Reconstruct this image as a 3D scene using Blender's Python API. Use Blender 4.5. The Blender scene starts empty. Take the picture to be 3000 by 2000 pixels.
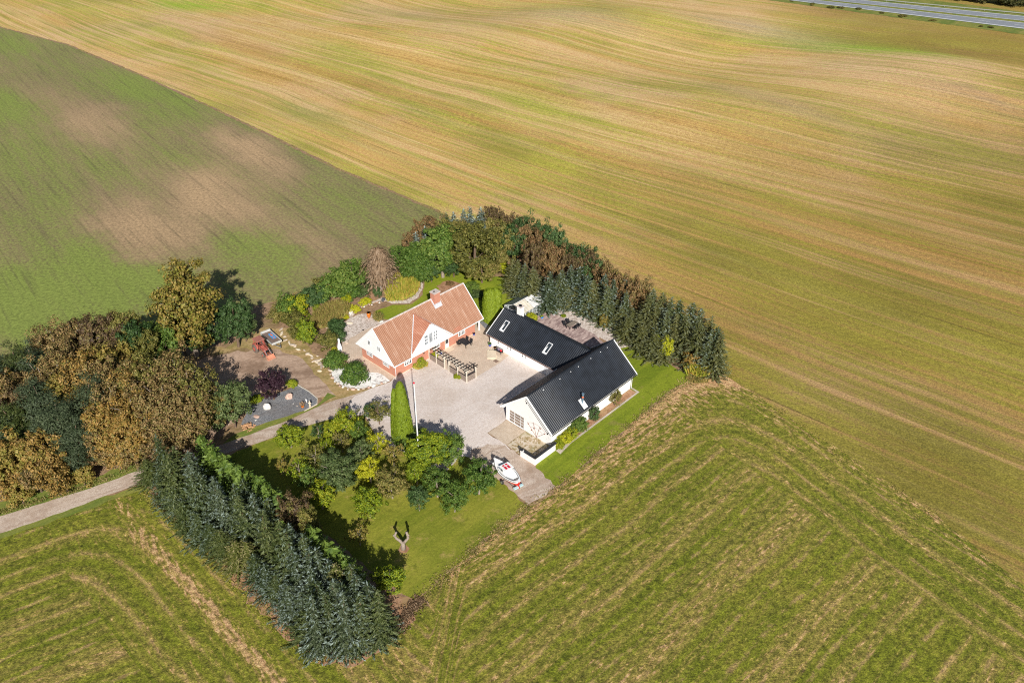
import bpy, bmesh, math, random
import numpy as np
from mathutils import Vector, Matrix
from mathutils.geometry import tessellate_polygon
random.seed(7); rng = np.random.default_rng(11)
sc = bpy.context.scene
COL = sc.collection
# ------------------------------------------------------------------ camera, sky, sun
H = 79.0; FPX, PITCH, ROLL = 2410.5, 0.5916, 0.0131
_f = Vector((0, math.cos(PITCH), -math.sin(PITCH))); _u = Vector((0, math.sin(PITCH), math.cos(PITCH))); _r = Vector((1, 0, 0))
_r2 = math.cos(ROLL)*_r + math.sin(ROLL)*_u; _u2 = -math.sin(ROLL)*_r + math.cos(ROLL)*_u
cd = bpy.data.cameras.new('camera'); cam = bpy.data.objects.new('camera', cd); COL.objects.link(cam)
cd.sensor_width = 36; cd.lens = 36*FPX/3000; cd.clip_end = 12000; cd.clip_start = 0.5
M = Matrix((( _r2.x, _u2.x, -_f.x, 0), (_r2.y, _u2.y, -_f.y, 0), (_r2.z, _u2.z, -_f.z, H), (0, 0, 0, 1)))
cam.matrix_world = M
sc.camera = cam
SUN_EL, SHADOW_AZ = math.radians(32), math.radians(99)
to_sun = Vector((-math.cos(SHADOW_AZ)*math.cos(SUN_EL), -math.sin(SHADOW_AZ)*math.cos(SUN_EL), math.sin(SUN_EL)))
ld = bpy.data.lights.new('sun', 'SUN'); ld.energy = 5.0; ld.angle = math.radians(0.5); ld.color = (1, .955, .88)
sun = bpy.data.objects.new('sun', ld); COL.objects.link(sun); sun.rotation_euler = to_sun.to_track_quat('Z', 'Y').to_euler()
w = bpy.data.worlds.new('World'); sc.world = w; w.use_nodes = True
nt = w.node_tree; bg = nt.nodes['Background']; sky = nt.nodes.new('ShaderNodeTexSky'); sky.sky_type = 'NISHITA'
sky.sun_disc = False; sky.sun_elevation = SUN_EL; sky.sun_rotation = math.atan2(to_sun.x, to_sun.y); sky.altitude = 50
nt.links.new(sky.outputs[0], bg.inputs[0]); bg.inputs[1].default_value = 0.052
sc.view_settings.view_transform = 'Standard'; sc.view_settings.look = 'None'; sc.view_settings.gamma = 1
sc.view_settings.exposure = 0.22
sc.cycles.filter_width = 1.1; sc.cycles.use_denoising = False; sc.cycles.sample_clamp_indirect = 4

def U(px, py, z=0.0):
    """point at height z seen at photo pixel (px,py)"""
    d = (px-1500)/FPX*_r2 - (py-1000)/FPX*_u2 + _f
    t = (z-H)/d.z
    return Vector((t*d.x, t*d.y, z))
# crops used while measuring the photograph
def z4(x, y): return (600+x/4.125, 900+y/4.125)
def z5(x, y): return (1000+x/3.675, 560+y/3.675)
def z6(x, y): return (780+x/2.904, 1180+y/2.904)
def z7(x, y): return (x/2.177, 780+y/2.177)
def z8(x, y): return (400+x/2.273, 1250+y/2.273)
def zb(x, y): return (1500+x/3.136, 700+y/3.136)
def zg(x, y): return (760+x/3.732, 820+y/3.732)
def zc(x, y): return (940+x/9.8, 800+y/9.8)
def zh(x, y): return (1240+x/7.467, 920+y/7.467)
# ------------------------------------------------------------------ materials
class NT:
    def __init__(s, name):
        s.m = bpy.data.materials.new(name); s.m.use_nodes = True; s.t = s.m.node_tree
        s.b = s.t.nodes['Principled BSDF']; s.b.inputs['Specular IOR Level'].default_value = .3
        s.out = s.t.nodes['Material Output']
    def n(s, typ, **kw):
        nd = s.t.nodes.new('ShaderNode'+typ)
        for k, v in kw.items(): setattr(nd, k, v)
        return nd
    def l(s, a, b): s.t.links.new(a, b)
    def put(s, inp, v):
        if isinstance(v, bpy.types.NodeSocket): s.l(v, inp)
        elif v is not None: inp.default_value = v
    def math(s, op, a, b=None, c=None, clamp=False):
        nd = s.n('Math', operation=op); nd.use_clamp = clamp
        s.put(nd.inputs[0], a); s.put(nd.inputs[1], b)
        if c is not None: s.put(nd.inputs[2], c)
        return nd.outputs[0]
    def obj(s): return s.n('TexCoord').outputs['Object']
    def sep(s, v):
        nd = s.n('SeparateXYZ'); s.put(nd.inputs[0], v); return nd.outputs
    def comb(s, x, y, z=0.):
        nd = s.n('CombineXYZ'); s.put(nd.inputs[0], x); s.put(nd.inputs[1], y); s.put(nd.inputs[2], z); return nd.outputs[0]
    def noise(s, v, scale, detail=3, rough=.55, dist=0.):
        nd = s.n('TexNoise'); s.put(nd.inputs['Vector'], v); nd.inputs['Scale'].default_value = scale
        nd.inputs['Detail'].default_value = detail; nd.inputs['Roughness'].default_value = rough; nd.inputs['Distortion'].default_value = dist
        return nd.outputs['Fac']
    def vor(s, v, scale, out='Color', feature='F1'):
        nd = s.n('TexVoronoi', feature=feature); s.put(nd.inputs['Vector'], v); nd.inputs['Scale'].default_value = scale
        return nd.outputs[out]
    def ramp(s, f, stops, interp='LINEAR'):
        nd = s.n('ValToRGB'); s.put(nd.inputs[0], f); r = nd.color_ramp; r.interpolation = interp
        while len(r.elements) > 1: r.elements.remove(r.elements[-1])
        for i, (p, c) in enumerate(stops):
            e = r.elements[0] if i == 0 else r.elements.new(p)
            e.position = p; e.color = (*c, 1) if not isinstance(c, (int, float)) else (c, c, c, 1)
        return nd.outputs[0]
    def rng(s, f, a, b, lo=0., hi=1.):
        nd = s.n('MapRange'); nd.interpolation_type = 'SMOOTHSTEP'
        for i, v in enumerate((f, a, b, lo, hi)): s.put(nd.inputs[i], v)
        return nd.outputs[0]
    def mix(s, f, a, b, mode='MIX'):
        nd = s.n('Mix', data_type='RGBA', blend_type=mode); s.put(nd.inputs[0], f)
        for i, v in ((6, a), (7, b)): s.put(nd.inputs[i], (*v, 1) if isinstance(v, tuple) else v)
        return nd.outputs[2]
    def bump(s, h, strength=.5, dist=.1):
        nd = s.n('Bump'); s.put(nd.inputs['Height'], h); nd.inputs['Strength'].default_value = strength; nd.inputs['Distance'].default_value = dist
        s.l(nd.outputs[0], s.b.inputs['Normal'])
    def fin(s, col, rough=.9):
        s.put(s.b.inputs['Base Color'], (*col, 1) if isinstance(col, tuple) else col); s.put(s.b.inputs['Roughness'], rough); return s.m
    def mapped(s, ang=0., sc_=(1, 1, 1), v=None):
        """rotate so x runs along world direction ang (deg), then scale"""
        x, y, z = s.sep(v if v is not None else s.obj()); a = math.radians(ang)
        u = s.math('ADD', s.math('MULTIPLY', x, math.cos(a)), s.math('MULTIPLY', y, math.sin(a)))
        w_ = s.math('ADD', s.math('MULTIPLY', x, -math.sin(a)), s.math('MULTIPLY', y, math.cos(a)))
        return u, w_
    def warp(s, amp=16., sc_=.022):
        x, y, z = s.sep(s.obj()); nd = s.n('TexNoise'); s.put(nd.inputs['Vector'], s.obj()); nd.inputs['Scale'].default_value = sc_; nd.inputs['Detail'].default_value = 5; nd.inputs['Roughness'].default_value = .62
        r, g, b_ = s.sep(nd.outputs['Color'])
        s.wx = s.math('ADD', x, s.math('MULTIPLY', s.math('SUBTRACT', r, .5), amp*2)); s.wy = s.math('ADD', y, s.math('MULTIPLY', s.math('SUBTRACT', g, .5), amp*2))
    def blob(s, cx, cy, rx, ry, ang, soft=.9):
        """soft patch: 1 in the middle fading out gradually"""
        a = math.radians(ang); dx = s.math('SUBTRACT', s.wx, cx); dy = s.math('SUBTRACT', s.wy, cy)
        u = s.math('MULTIPLY', s.math('ADD', s.math('MULTIPLY', dx, math.cos(a)), s.math('MULTIPLY', dy, math.sin(a))), 1/rx)
        v = s.math('MULTIPLY', s.math('SUBTRACT', s.math('MULTIPLY', dy, math.cos(a)), s.math('MULTIPLY', dx, math.sin(a))), 1/ry)
        d = s.math('ADD', s.math('MULTIPLY', u, u), s.math('MULTIPLY', v, v))
        return s.math('POWER', 2.7183, s.math('MULTIPLY', d, -1.3))

def plain(name, col, rough=.7, var=.12, scale=3., metal=0., spec=.3, bump=0.):
    s = NT(name); n = s.noise(s.obj(), scale, 4)
    lo = tuple(c*(1-var) for c in col); hi = tuple(min(1, c*(1+var)) for c in col)
    s.b.inputs['Metallic'].default_value = metal; s.b.inputs['Specular IOR Level'].default_value = spec
    if bump: s.bump(n, bump, .03)
    return s.fin(s.ramp(n, [(.3, lo), (.7, hi)]), rough)

def grain(s, col, f, amt, lo=.2, hi=.8, a=.3, b=.7):
    return s.mix(amt, col, s.mix(s.rng(f, a, b), (lo, lo, lo*.98), (hi, hi, hi*.98)), 'OVERLAY')
def mat_stubble():
    s = NT('stubble'); P = s.obj(); x, y, z = s.sep(P); s.warp(14., .02)
    u, v0 = s.mapped(-46)
    wl = s.noise(P, .008, 2, .5)
    far_ = s.rng(y, 150, 270, .25, 1)
    v = s.math('ADD', v0, s.math('MULTIPLY', s.math('MULTIPLY', s.math('SUBTRACT', wl, .5), 24), far_))
    v = s.math('ADD', v, s.math('MULTIPLY', s.math('MULTIPLY', u, v0), -.0009))
    def streak(su, sv, off, det=4, ro=.65): return s.noise(s.comb(s.math('MULTIPLY', u, su), s.math('MULTIPLY', v, sv), off), 1, det, ro)
    st = streak(.003, .11, 0., 6, .62); st2 = streak(.008, .38, 7., 5, .62); st3 = streak(.06, 1.7, 3., 4, .7); st4 = streak(.02, .85, 21., 4, .68)
    pat = streak(.009, .022, 2., 4, .6)
    gr = s.noise(P, 1.1, 5, .8); gr2 = s.noise(P, 3.6, 4, .8)
    base = s.ramp(st, [(.30, (.44, .26, .07)), (.44, (.62, .39, .14)), (.5, (.52, .345, .115)), (.57, (.70, .47, .22)), (.70, (.57, .32, .11))])
    rise = s.rng(s.noise(P, .011, 4, .6), .46, .66)
    base = s.mix(s.math('MULTIPLY', rise, .7), base, (.69, .46, .28))
    g = s.math('ADD', s.math('MULTIPLY', pat, .75), s.math('ADD', s.math('MULTIPLY', st2, .85), s.math('MULTIPLY', st4, .45)))
    g = s.math('ADD', g, s.math('MULTIPLY', s.math('SUBTRACT', gr, .5), .5))
    near = s.rng(s.math('SUBTRACT', s.math('MULTIPLY', x, .7), y), -175, -60, 0, .09)
    g = s.math('ADD', g, near)
    gm = s.rng(g, .92, 1.20)
    gcol = s.ramp(s.noise(P, .04, 3), [(.35, (.24, .25, .028)), (.65, (.38, .39, .045))])
    col = s.mix(s.math('MULTIPLY', gm, .82), base, gcol)
    for (bx, by, rx, ry, a, k, c) in BL_STUB:
        col = s.mix(s.math('MULTIPLY', s.math('MULTIPLY', s.blob(bx, by, rx, ry, a), k*1.25), s.rng(st2, .3, .6, .45, 1.)), col, c)
    fr = s.math('FRACT', s.math('MULTIPLY', v, 1/11.)); d = s.math('ABSOLUTE', s.math('SUBTRACT', fr, .5))
    ln = s.math('MULTIPLY', s.rng(d, .035, .0), s.rng(streak(.03, .2, 33.), .45, .6))
    col = s.mix(s.math('MULTIPLY', ln, .6), col, (.13, .11, .025))
    fr = s.math('FRACT', s.math('ADD', s.math('MULTIPLY', v, 1/11.), .16)); d = s.math('ABSOLUTE', s.math('SUBTRACT', fr, .5))
    col = s.mix(s.math('MULTIPLY', s.math('MULTIPLY', s.rng(d, .03, .0), s.rng(streak(.02, .3, 43.), .46, .62)), .55), col, (.58, .40, .20))
    col = s.mix(s.math('MULTIPLY', s.rng(st3, .5, .74), .42), col, (.24, .19, .04))
    col = s.mix(s.math('MULTIPLY', s.rng(st3, .48, .3), .25), col, (.66, .50, .24))
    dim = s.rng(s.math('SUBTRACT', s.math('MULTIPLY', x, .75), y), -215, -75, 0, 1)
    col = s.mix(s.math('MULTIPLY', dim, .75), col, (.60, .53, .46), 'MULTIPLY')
    ux, vy = s.mapped(-29)
    far = s.rng(s.math('ADD', vy, s.math('MULTIPLY', wl, 14)), 340, 352)
    far = s.math('MULTIPLY', far, s.rng(x, 95, 150))
    col = s.mix(s.math('MULTIPLY', far, .75), col, s.ramp(s.noise(P, .03, 4), [(.35, (.24, .145, .03)), (.65, (.30, .25, .035))]))
    col = grain(s, col, gr2, .8, .22, .78); col = grain(s, col, gr, .7, .3, .7)
    s.bump(s.math('ADD', gr2, s.math('MULTIPLY', st3, .6)), .6, .12)
    return s.fin(col, .95)

def mat_green():
    s = NT('young_crop'); P = s.obj(); u, v = s.mapped(-51); s.warp(15., .028)
    def streak(su, sv, off, det=4, ro=.65): return s.noise(s.comb(s.math('MULTIPLY', u, su), s.math('MULTIPLY', v, sv), off), 1, det, ro)
    lo = streak(.014, .03, 0.); st = streak(.012, .22, 4., 6, .7); st2 = streak(.04, 1.1, 9., 4, .7); st3 = streak(.03, .5, 14., 4, .7)
    gr = s.noise(P, 1.6, 5, .85); gr2 = s.noise(P, .55, 4, .75)
    soil = s.ramp(s.math('ADD', s.math('MULTIPLY', lo, .5), s.math('MULTIPLY', st3, .5)), [(.36, (.19, .14, .085)), (.5, (.26, .19, .11)), (.64, (.34, .24, .14))])
    g = s.math('ADD', s.math('ADD', s.math('MULTIPLY', s.noise(P, .016, 4, .6), .7), s.math('MULTIPLY', st, .75)), s.math('MULTIPLY', s.math('SUBTRACT', gr2, .5), .35))
    for (bx, by, rx, ry, a, k) in BL_SOIL: g = s.math('SUBTRACT', g, s.math('MULTIPLY', s.blob(bx, by, rx, ry, a), k*1.1))
    for (bx, by, rx, ry, a, k) in BL_LUSH: g = s.math('ADD', g, s.math('MULTIPLY', s.blob(bx, by, rx, ry, a), k))
    g = s.math('ADD', g, s.math('MULTIPLY', s.math('SUBTRACT', gr, .5), 1.0))
    gm = s.rng(g, .34, .95)
    for (bx, by, rx, ry, a, k) in BL_SOIL: soil = s.mix(s.math('MULTIPLY', s.blob(bx, by, rx, ry, a), min(.9, k*1.7)), soil, (.47, .32, .18))
    col = s.mix(s.math('MULTIPLY', gm, .85), soil, s.ramp(g, [(.5, (.20, .20, .065)), (1.0, (.20, .27, .045))]))
    fr = s.math('FRACT', s.math('MULTIPLY', v, 1/9.)); d = s.math('ABSOLUTE', s.math('SUBTRACT', fr, .5))
    col = s.mix(s.math('MULTIPLY', s.math('MULTIPLY', s.rng(d, .05, .0), s.rng(streak(.03, .2, 30.), .5, .66)), .5), col, (.10, .075, .045))
    col = s.mix(s.math('MULTIPLY', s.rng(st2, .5, .72), .45), col, (.10, .085, .045))
    col = grain(s, col, gr, .8, .24, .76)
    s.bump(gr, .6, .12)
    return s.fin(col, .95)

def mat_meadow():
    s = NT('mown_meadow'); P = s.obj(); x, y, z = s.sep(P)
    # distances to the four field edges (straight lines)
    def dist(p0, ang, sgn):
        a = math.radians(ang); nx, ny = -math.sin(a)*sgn, math.cos(a)*sgn
        return s.math('ADD', s.math('MULTIPLY', s.math('SUBTRACT', x, p0[0]), nx), s.math('MULTIPLY', s.math('SUBTRACT', y, p0[1]), ny))
    d1 = dist((2.6, 78.6), 43.5, -1)       # from lawn edge
    d2 = dist((34.2, 107.9), -55.5, -1)    # from stubble edge
    d3 = dist((-49., 80.9), -43.2, -1)     # from spruce belt
    d4 = dist((-51.2, 81.5), 34.8, -1)     # from drive
    w_ = s.noise(P, .05, 2); wob = s.math('MULTIPLY', s.math('SUBTRACT', w_, .5), 2.4)
    left = s.rng(x, -9, -5, 1, 0)
    def smin(a, b, k):
        nd = s.n('Math', operation='SMOOTH_MIN'); s.put(nd.inputs[0], a); s.put(nd.inputs[1], b); nd.inputs[2].default_value = k; return nd.outputs[0]
    hr = s.math('LESS_THAN', d2, 12.5); hl = s.math('LESS_THAN', d3, 13.5)
    vR = s.math('ADD', s.math('MULTIPLY', hr, smin(d1, d2, 14)), s.math('MULTIPLY', s.math('SUBTRACT', 1, hr), d1))
    vL = s.math('ADD', s.math('MULTIPLY', hl, smin(d3, d4, 12)), s.math('MULTIPLY', s.math('SUBTRACT', 1, hl), d4))
    v = s.math('ADD', s.math('ADD', s.math('MULTIPLY', left, vL), s.math('MULTIPLY', s.math('SUBTRACT', 1, left), vR)), wob)
    stripe = s.noise(s.comb(s.math('MULTIPLY', v, .33), s.math('MULTIPLY', w_, .6), 0), 1, 4, .6)
    fine = s.noise(s.comb(s.math('MULTIPLY', v, 1.3), s.math('MULTIPLY', s.noise(P, .2, 2), 1.5), 5.), 1, 3, .6)
    def strands(ang, off, sc1=.55, sc2=2.1):
        u_, v_ = s.mapped(ang)
        return s.noise(s.comb(s.math('MULTIPLY', u_, sc1), s.math('MULTIPLY', v_, sc2), off), 1, 5, .68)
    sA = strands(43, 0.); sB = strands(-52, 3.); sC = strands(20, 8.)
    selR = s.mix(hr, sA, sB); selL = s.mix(hl, s.mix(.3, sC, sA), sB)
    sel = s.mix(left, selR, selL)
    seld = s.sep(sel)[0]
    gr = s.noise(P, 1.3, 5, .85); gr2 = s.noise(P, 4., 4, .85); lo = s.noise(P, .035, 3); bl = s.noise(P, .3, 5, .7)
    base = s.ramp(s.math('ADD', s.math('MULTIPLY', lo, .5), s.math('MULTIPLY', bl, .5)), [(.36, (.13, .165, .012)), (.5, (.185, .215, .02)), (.64, (.26, .25, .04))])
    base = s.mix(s.math('MULTIPLY', s.rng(s.math('ADD', stripe, s.math('MULTIPLY', fine, .35)), .58, .86), .75), base, (.33, .265, .085))
    q = s.math('ADD', s.math('ADD', s.math('MULTIPLY', stripe, .8), s.math('MULTIPLY', seld, 1.15)), s.math('MULTIPLY', s.math('SUBTRACT', gr, .5), .35))
    # headland edges carry more straw
    e1 = s.rng(d1, 7, 0, 0, .22); e2 = s.rng(s.math('ABSOLUTE', d2), 5, 0, 0, .13); e3 = s.rng(s.math('ABSOLUTE', s.math('SUBTRACT', d3, 4.)), 2.2, 0, 0, .17)
    q = s.math('ADD', q, s.math('ADD', s.math('MULTIPLY', e1, s.math('SUBTRACT', 1, left)), s.math('ADD', s.math('MULTIPLY', s.math('SUBTRACT', 1, left), e2), s.math('MULTIPLY', e3, left))))
    base = s.mix(s.math('MULTIPLY', s.rng(q, 1.0, 1.14), .65), base, (.36, .27, .09))
    base = s.mix(s.math('MULTIPLY', s.rng(q, 1.12, 1.22), .95), base, (.60, .40, .23))
    fr = s.math('ABSOLUTE', s.math('SUBTRACT', s.math('FRACT', s.math('MULTIPLY', v, 1/3.1)), .5))
    lm = s.math('MULTIPLY', s.rng(s.math('ADD', fr, s.math('MULTIPLY', s.math('SUBTRACT', gr, .5), .5)), .13, .0), s.rng(s.math('ADD', bl, s.math('MULTIPLY', seld, .5)), .66, .86))
    base = s.mix(s.math('MULTIPLY', lm, .8), base, (.50, .36, .17))
    fr2 = s.math('ABSOLUTE', s.math('SUBTRACT', s.math('FRACT', s.math('ADD', s.math('MULTIPLY', v, 1/3.1), .3)), .5))
    base = s.mix(s.math('MULTIPLY', s.rng(s.math('ADD', fr2, s.math('MULTIPLY', s.math('SUBTRACT', gr, .5), .4)), .12, .0), .3), base, (.09, .125, .008))
    dk = s.rng(s.noise(s.comb(s.math('MULTIPLY', v, .8), s.math('MULTIPLY', w_, 2.), 11.), 1, 3), .56, .72)
    base = s.mix(s.math('MULTIPLY', dk, .4), base, (.07, .105, .008))
    col = grain(s, base, gr, .9, .16, .8); col = grain(s, col, gr2, .85, .2, .8)
    col = s.mix(1., col, (1., .93, .85), 'MULTIPLY')
    s.bump(s.math('ADD', gr, s.math('ADD', s.math('MULTIPLY', gr2, .5), s.math('MULTIPLY', fine, .5))), .9, .2)
    return s.fin(col, .95)

def mat_lawn(name, a, b, c=(.27, .20, .075)):
    s = NT(name); P = s.obj(); lo = s.noise(P, .12, 4, .6); gr = s.noise(P, 3., 4, .7); gr2 = s.noise(P, 9., 2, .7)
    u, v = s.mapped(47); st = s.noise(s.comb(s.math('MULTIPLY', u, .05), s.math('MULTIPLY', v, 1.1)), 1, 3, .6)
    col = s.ramp(s.math('ADD', s.math('MULTIPLY', lo, .6), s.math('MULTIPLY', st, .4)), [(.40, a), (.58, b)])
    col = s.mix(s.math('MULTIPLY', s.rng(s.noise(P, .28, 5, .7), .54, .70), .65), col, c)
    col = s.mix(s.math('MULTIPLY', s.rng(s.noise(P, .5, 4, .7, 1.), .56, .70), .5), col, tuple(v*.6 for v in a))
    col = s.mix(s.rng(s.vor(P, 1.3, 'Distance'), .06, .03, 0, .6), col, (.5, .4, .12))
    col = s.mix(.6, col, s.mix(s.rng(gr, .3, .7), (.36, .36, .36), (.64, .64, .63)), 'OVERLAY')
    col = s.mix(.4, col, s.mix(s.rng(gr2, .3, .7), (.36, .36, .36), (.64, .64, .63)), 'OVERLAY')
    s.bump(s.math('ADD', gr, gr2), .5, .07)
    return s.fin(col, .9)

def mat_speck(name, cols, scale=5., scale2=.25, rough=.9, tint=None, tf=.5, bump=.4):
    """gravel: cells of several colours, weathered by slow patches"""
    s = NT(name); P = s.obj(); c = s.sep(s.vor(P, scale))[0]
    st = [(i/(len(cols)), cc) for i, cc in enumerate(cols)]
    col = s.ramp(s.math('ADD', s.math('MULTIPLY', c, .7), s.math('MULTIPLY', s.noise(P, scale*.5, 4, .8), .3)), st)
    if tint: col = s.mix(s.math('MULTIPLY', s.rng(s.noise(P, scale2, 5, .6), .45, .68), tf), col, tint)
    s.bump(s.noise(P, scale, 3), bump, .05)
    return s.fin(col, rough)

def wear(mat_name, base_name, tint, ang=47., k=.5):
    """gravel with tyre tracks and washed patches"""
    m = MT[base_name]; s = NT.__new__(NT); s.m = m; s.t = m.node_tree; s.b = s.t.nodes['Principled BSDF']; s.out = s.t.nodes['Material Output']
    col = s.b.inputs['Base Color'].links[0].from_socket; P = s.obj(); s.warp(5., .05)
    u = s.math('ADD', s.math('MULTIPLY', s.wx, math.cos(math.radians(ang))), s.math('MULTIPLY', s.wy, math.sin(math.radians(ang))))
    v = s.math('SUBTRACT', s.math('MULTIPLY', s.wy, math.cos(math.radians(ang))), s.math('MULTIPLY', s.wx, math.sin(math.radians(ang))))
    tr = s.noise(s.comb(s.math('MULTIPLY', u, .05), s.math('MULTIPLY', v, 1.1)), 1, 4, .6); pt = s.noise(P, .16, 5, .65); sm = s.noise(P, 1.8, 5, .85)
    col = s.mix(s.math('MULTIPLY', s.rng(tr, .5, .66), k*.7), col, tint); col = s.mix(s.math('MULTIPLY', s.rng(pt, .5, .68), k), col, tint)
    col = grain(s, col, sm, .35, .34, .66); s.put(s.b.inputs['Base Color'], col)
def mat_tile(name, c1, c2, c3, ang=None):
    s = NT(name); P = s.obj(); x, y, z = s.sep(P)
    n = s.noise(s.comb(s.math('MULTIPLY', x, 2.8), s.math('MULTIPLY', y, .35), s.math('MULTIPLY', z, .35)), 1, 5, .7)
    n2 = s.noise(P, .35, 4); n3 = s.noise(P, 5., 3, .7)
    col = s.ramp(n, [(.3, c1), (.6, c2)]); col = s.mix(s.math('MULTIPLY', s.rng(n2, .45, .65), .35), col, c1)
    col = s.mix(s.math('MULTIPLY', s.rng(s.math('ADD', s.math('MULTIPLY', n, .7), s.math('MULTIPLY', n3, .45)), .58, .78), .5), col, c3)
    # courses
    fr = s.math('FRACT', s.math('MULTIPLY', z, 3.0))
    col = s.mix(s.math('MULTIPLY', s.rng(fr, .12, .0), .35), col, tuple(v*.45 for v in c1))
    s.bump(n3, .2, .02)
    return s.fin(col, .75)

def mat_brick():
    s = NT('red_brick'); x, y, z = s.sep(s.obj())
    b = s.n('TexBrick'); s.put(b.inputs['Vector'], s.comb(s.math('ADD', x, y), z, 0)); b.inputs['Scale'].default_value = 1
    b.inputs['Brick Width'].default_value = .24; b.inputs['Row Height'].default_value = .08; b.inputs['Mortar Size'].default_value = .008
    b.inputs['Color1'].default_value = (.56, .20, .12, 1); b.inputs['Color2'].default_value = (.45, .15, .09, 1); b.inputs['Mortar'].default_value = (.55, .42, .34, 1)
    n = s.noise(s.obj(), 2.2, 5, .8)
    col = s.mix(s.math('MULTIPLY', s.rng(n, .4, .7), .6), b.outputs[0], (.62, .28, .19))
    return s.fin(col, .85)

def mat_paver(name, c1, c2, mortar, bw, bh, off=.5, ang=47.3, rnd=.5):
    s = NT(name); u, v = s.mapped(ang)
    b = s.n('TexBrick'); s.put(b.inputs['Vector'], s.comb(u, v)); b.inputs['Scale'].default_value = 1; b.offset = off
    b.inputs['Brick Width'].default_value = bw; b.inputs['Row Height'].default_value = bh; b.inputs['Mortar Size'].default_value = .012
    b.inputs['Color1'].default_value = (*c1, 1); b.inputs['Color2'].default_value = (*c2, 1); b.inputs['Mortar'].default_value = (*mortar, 1)
    n = s.noise(s.obj(), .7, 5, .65); n2 = s.noise(s.obj(), 6., 3, .7)
    col = s.mix(s.math('MULTIPLY', s.rng(n, .4, .68), .4), b.outputs[0], tuple(v*.72 for v in c1))
    col = s.mix(.4, col, s.mix(s.rng(n2, .3, .7), (.38,)*3, (.62,)*3), 'OVERLAY')
    return s.fin(col, .85)

def mat_leaf(name, cols, trans=.2, tip=None, rough=.6, objvar=.25):
    """leaf colour varies leaf by leaf and tree by tree"""
    s = NT(name); g = s.n('NewGeometry'); oi = s.n('ObjectInfo')
    k = s.math('ADD', s.math('MULTIPLY', g.outputs['Random Per Island'], .62), s.math('MULTIPLY', s.noise(s.obj(), .55, 2, .6), .38))
    k = s.math('ADD', k, s.math('MULTIPLY', s.math('SUBTRACT', oi.outputs['Random'], .5), objvar))
    st = [(.12+.76*i/(len(cols)-1), c) for i, c in enumerate(cols)]
    col = s.ramp(k, st)
    if tip:
        at = s.n('Attribute', attribute_name='tip'); col = s.mix(s.math('MULTIPLY', at.outputs['Fac'], .9), col, tip)
    s.put(s.b.inputs['Base Color'], col); s.b.inputs['Roughness'].default_value = rough; s.b.inputs['Specular IOR Level'].default_value = .35
    tr = s.n('BsdfTranslucent'); s.put(tr.inputs[0], s.mix(.5, col, (.35, .4, .03), 'MULTIPLY') if False else col)
    mx = s.n('MixShader'); mx.inputs[0].default_value = trans; s.l(s.b.outputs[0], mx.inputs[1]); s.l(tr.outputs[0], mx.inputs[2]); s.l(mx.outputs[0], s.out.inputs[0])
    return s.m
def GP(px, py): p = U(px, py); return p.x, p.y
BL_STUB = []
for px, py, rx, ry, a, k, c in [(2480, 130, 40, 12, -40, .8, (.26, .36, .03)), (2580, 145, 30, 9, -35, .8, (.3, .42, .03)), (2350, 130, 18, 7, -45, .5, (.24, .33, .04)),
        (1560, 300, 30, 10, -48, .5, (.33, .38, .03)), (1000, 150, 30, 9, -42, .5, (.31, .34, .04)), (560, 8, 30, 12, -20, .8, (.28, .4, .03)),
        (880, 320, 26, 6, -44, .6, (.22, .26, .04)), (1250, 330, 20, 6, -48, .5, (.26, .3, .04)), (720, 130, 30, 5, -42, .55, (.45, .24, .09)), (2200, 80, 36, 12, -38, .6, (.5, .36, .25)),
        (1700, 60, 40, 14, -40, .5, (.5, .37, .24)), (2850, 290, 24, 7, -50, .6, (.46, .31, .2)), (1200, 30, 40, 14, -40, .4, (.5, .37, .2)), (2300, 320, 30, 7, -52, .5, (.5, .34, .21))]:
    BL_STUB.append((*GP(px, py), rx, ry, a, k, c))
BL_SOIL = [(*GP(px, py), rx, ry, a, k) for px, py, rx, ry, a, k in [(730, 440, 26, 8, -53, .5), (600, 560, 24, 10, -55, .5), (370, 660, 20, 9, -50, .42), (270, 370, 26, 12, -40, .34), (480, 690, 16, 8, -50, .3), (900, 700, 18, 6, -48, .22), (130, 280, 24, 9, -45, .24)]]
BL_LUSH = [(*GP(px, py), rx, ry, a, k) for px, py, rx, ry, a, k in [(40, 310, 26, 12, -45, .4), (420, 260, 30, 9, -45, .28), (560, 500, 14, 6, -50, .2), (250, 760, 12, 6, -48, .3), (100, 900, 16, 8, -45, .34), (30, 850, 12, 8, -45, .3), (460, 800, 12, 6, -48, .34), (780, 720, 16, 6, -44, .26), (330, 880, 14, 7, -46, .3), (30, 130, 20, 10, -45, .2)]]
MT = {}
MT['stubble'] = mat_stubble(); MT['green'] = mat_green(); MT['meadow'] = mat_meadow()
MT['lawn'] = mat_lawn('lawn_grass', (.15, .20, .010), (.23, .275, .018))
MT['lawn2'] = mat_lawn('orchard_grass', (.16, .19, .014), (.26, .26, .03), (.44, .31, .11))
MT['lawn3'] = mat_lawn('back_lawn', (.17, .23, .012), (.25, .29, .02), (.36, .29, .09))
MT['verge'] = mat_lawn('verge_grass', (.13, .18, .03), (.24, .24, .05), (.36, .27, .1))
MT['soil'] = mat_speck('garden_soil', [(.16, .10, .06), (.25, .155, .09), (.31, .20, .12), (.36, .23, .14)], 2.5, .2, tint=(.20, .17, .05), tf=.5)
MT['litter'] = mat_speck('needle_litter', [(.20, .10, .055), (.34, .18, .10), (.42, .25, .15)], 3., .3, tint=(.26, .2, .07), tf=.5)
MT['yard'] = mat_speck('dirt_yard', [(.36, .25, .18), (.44, .31, .225), (.50, .36, .27)], 3., .18, tint=(.25, .165, .115), tf=.6)
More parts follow.
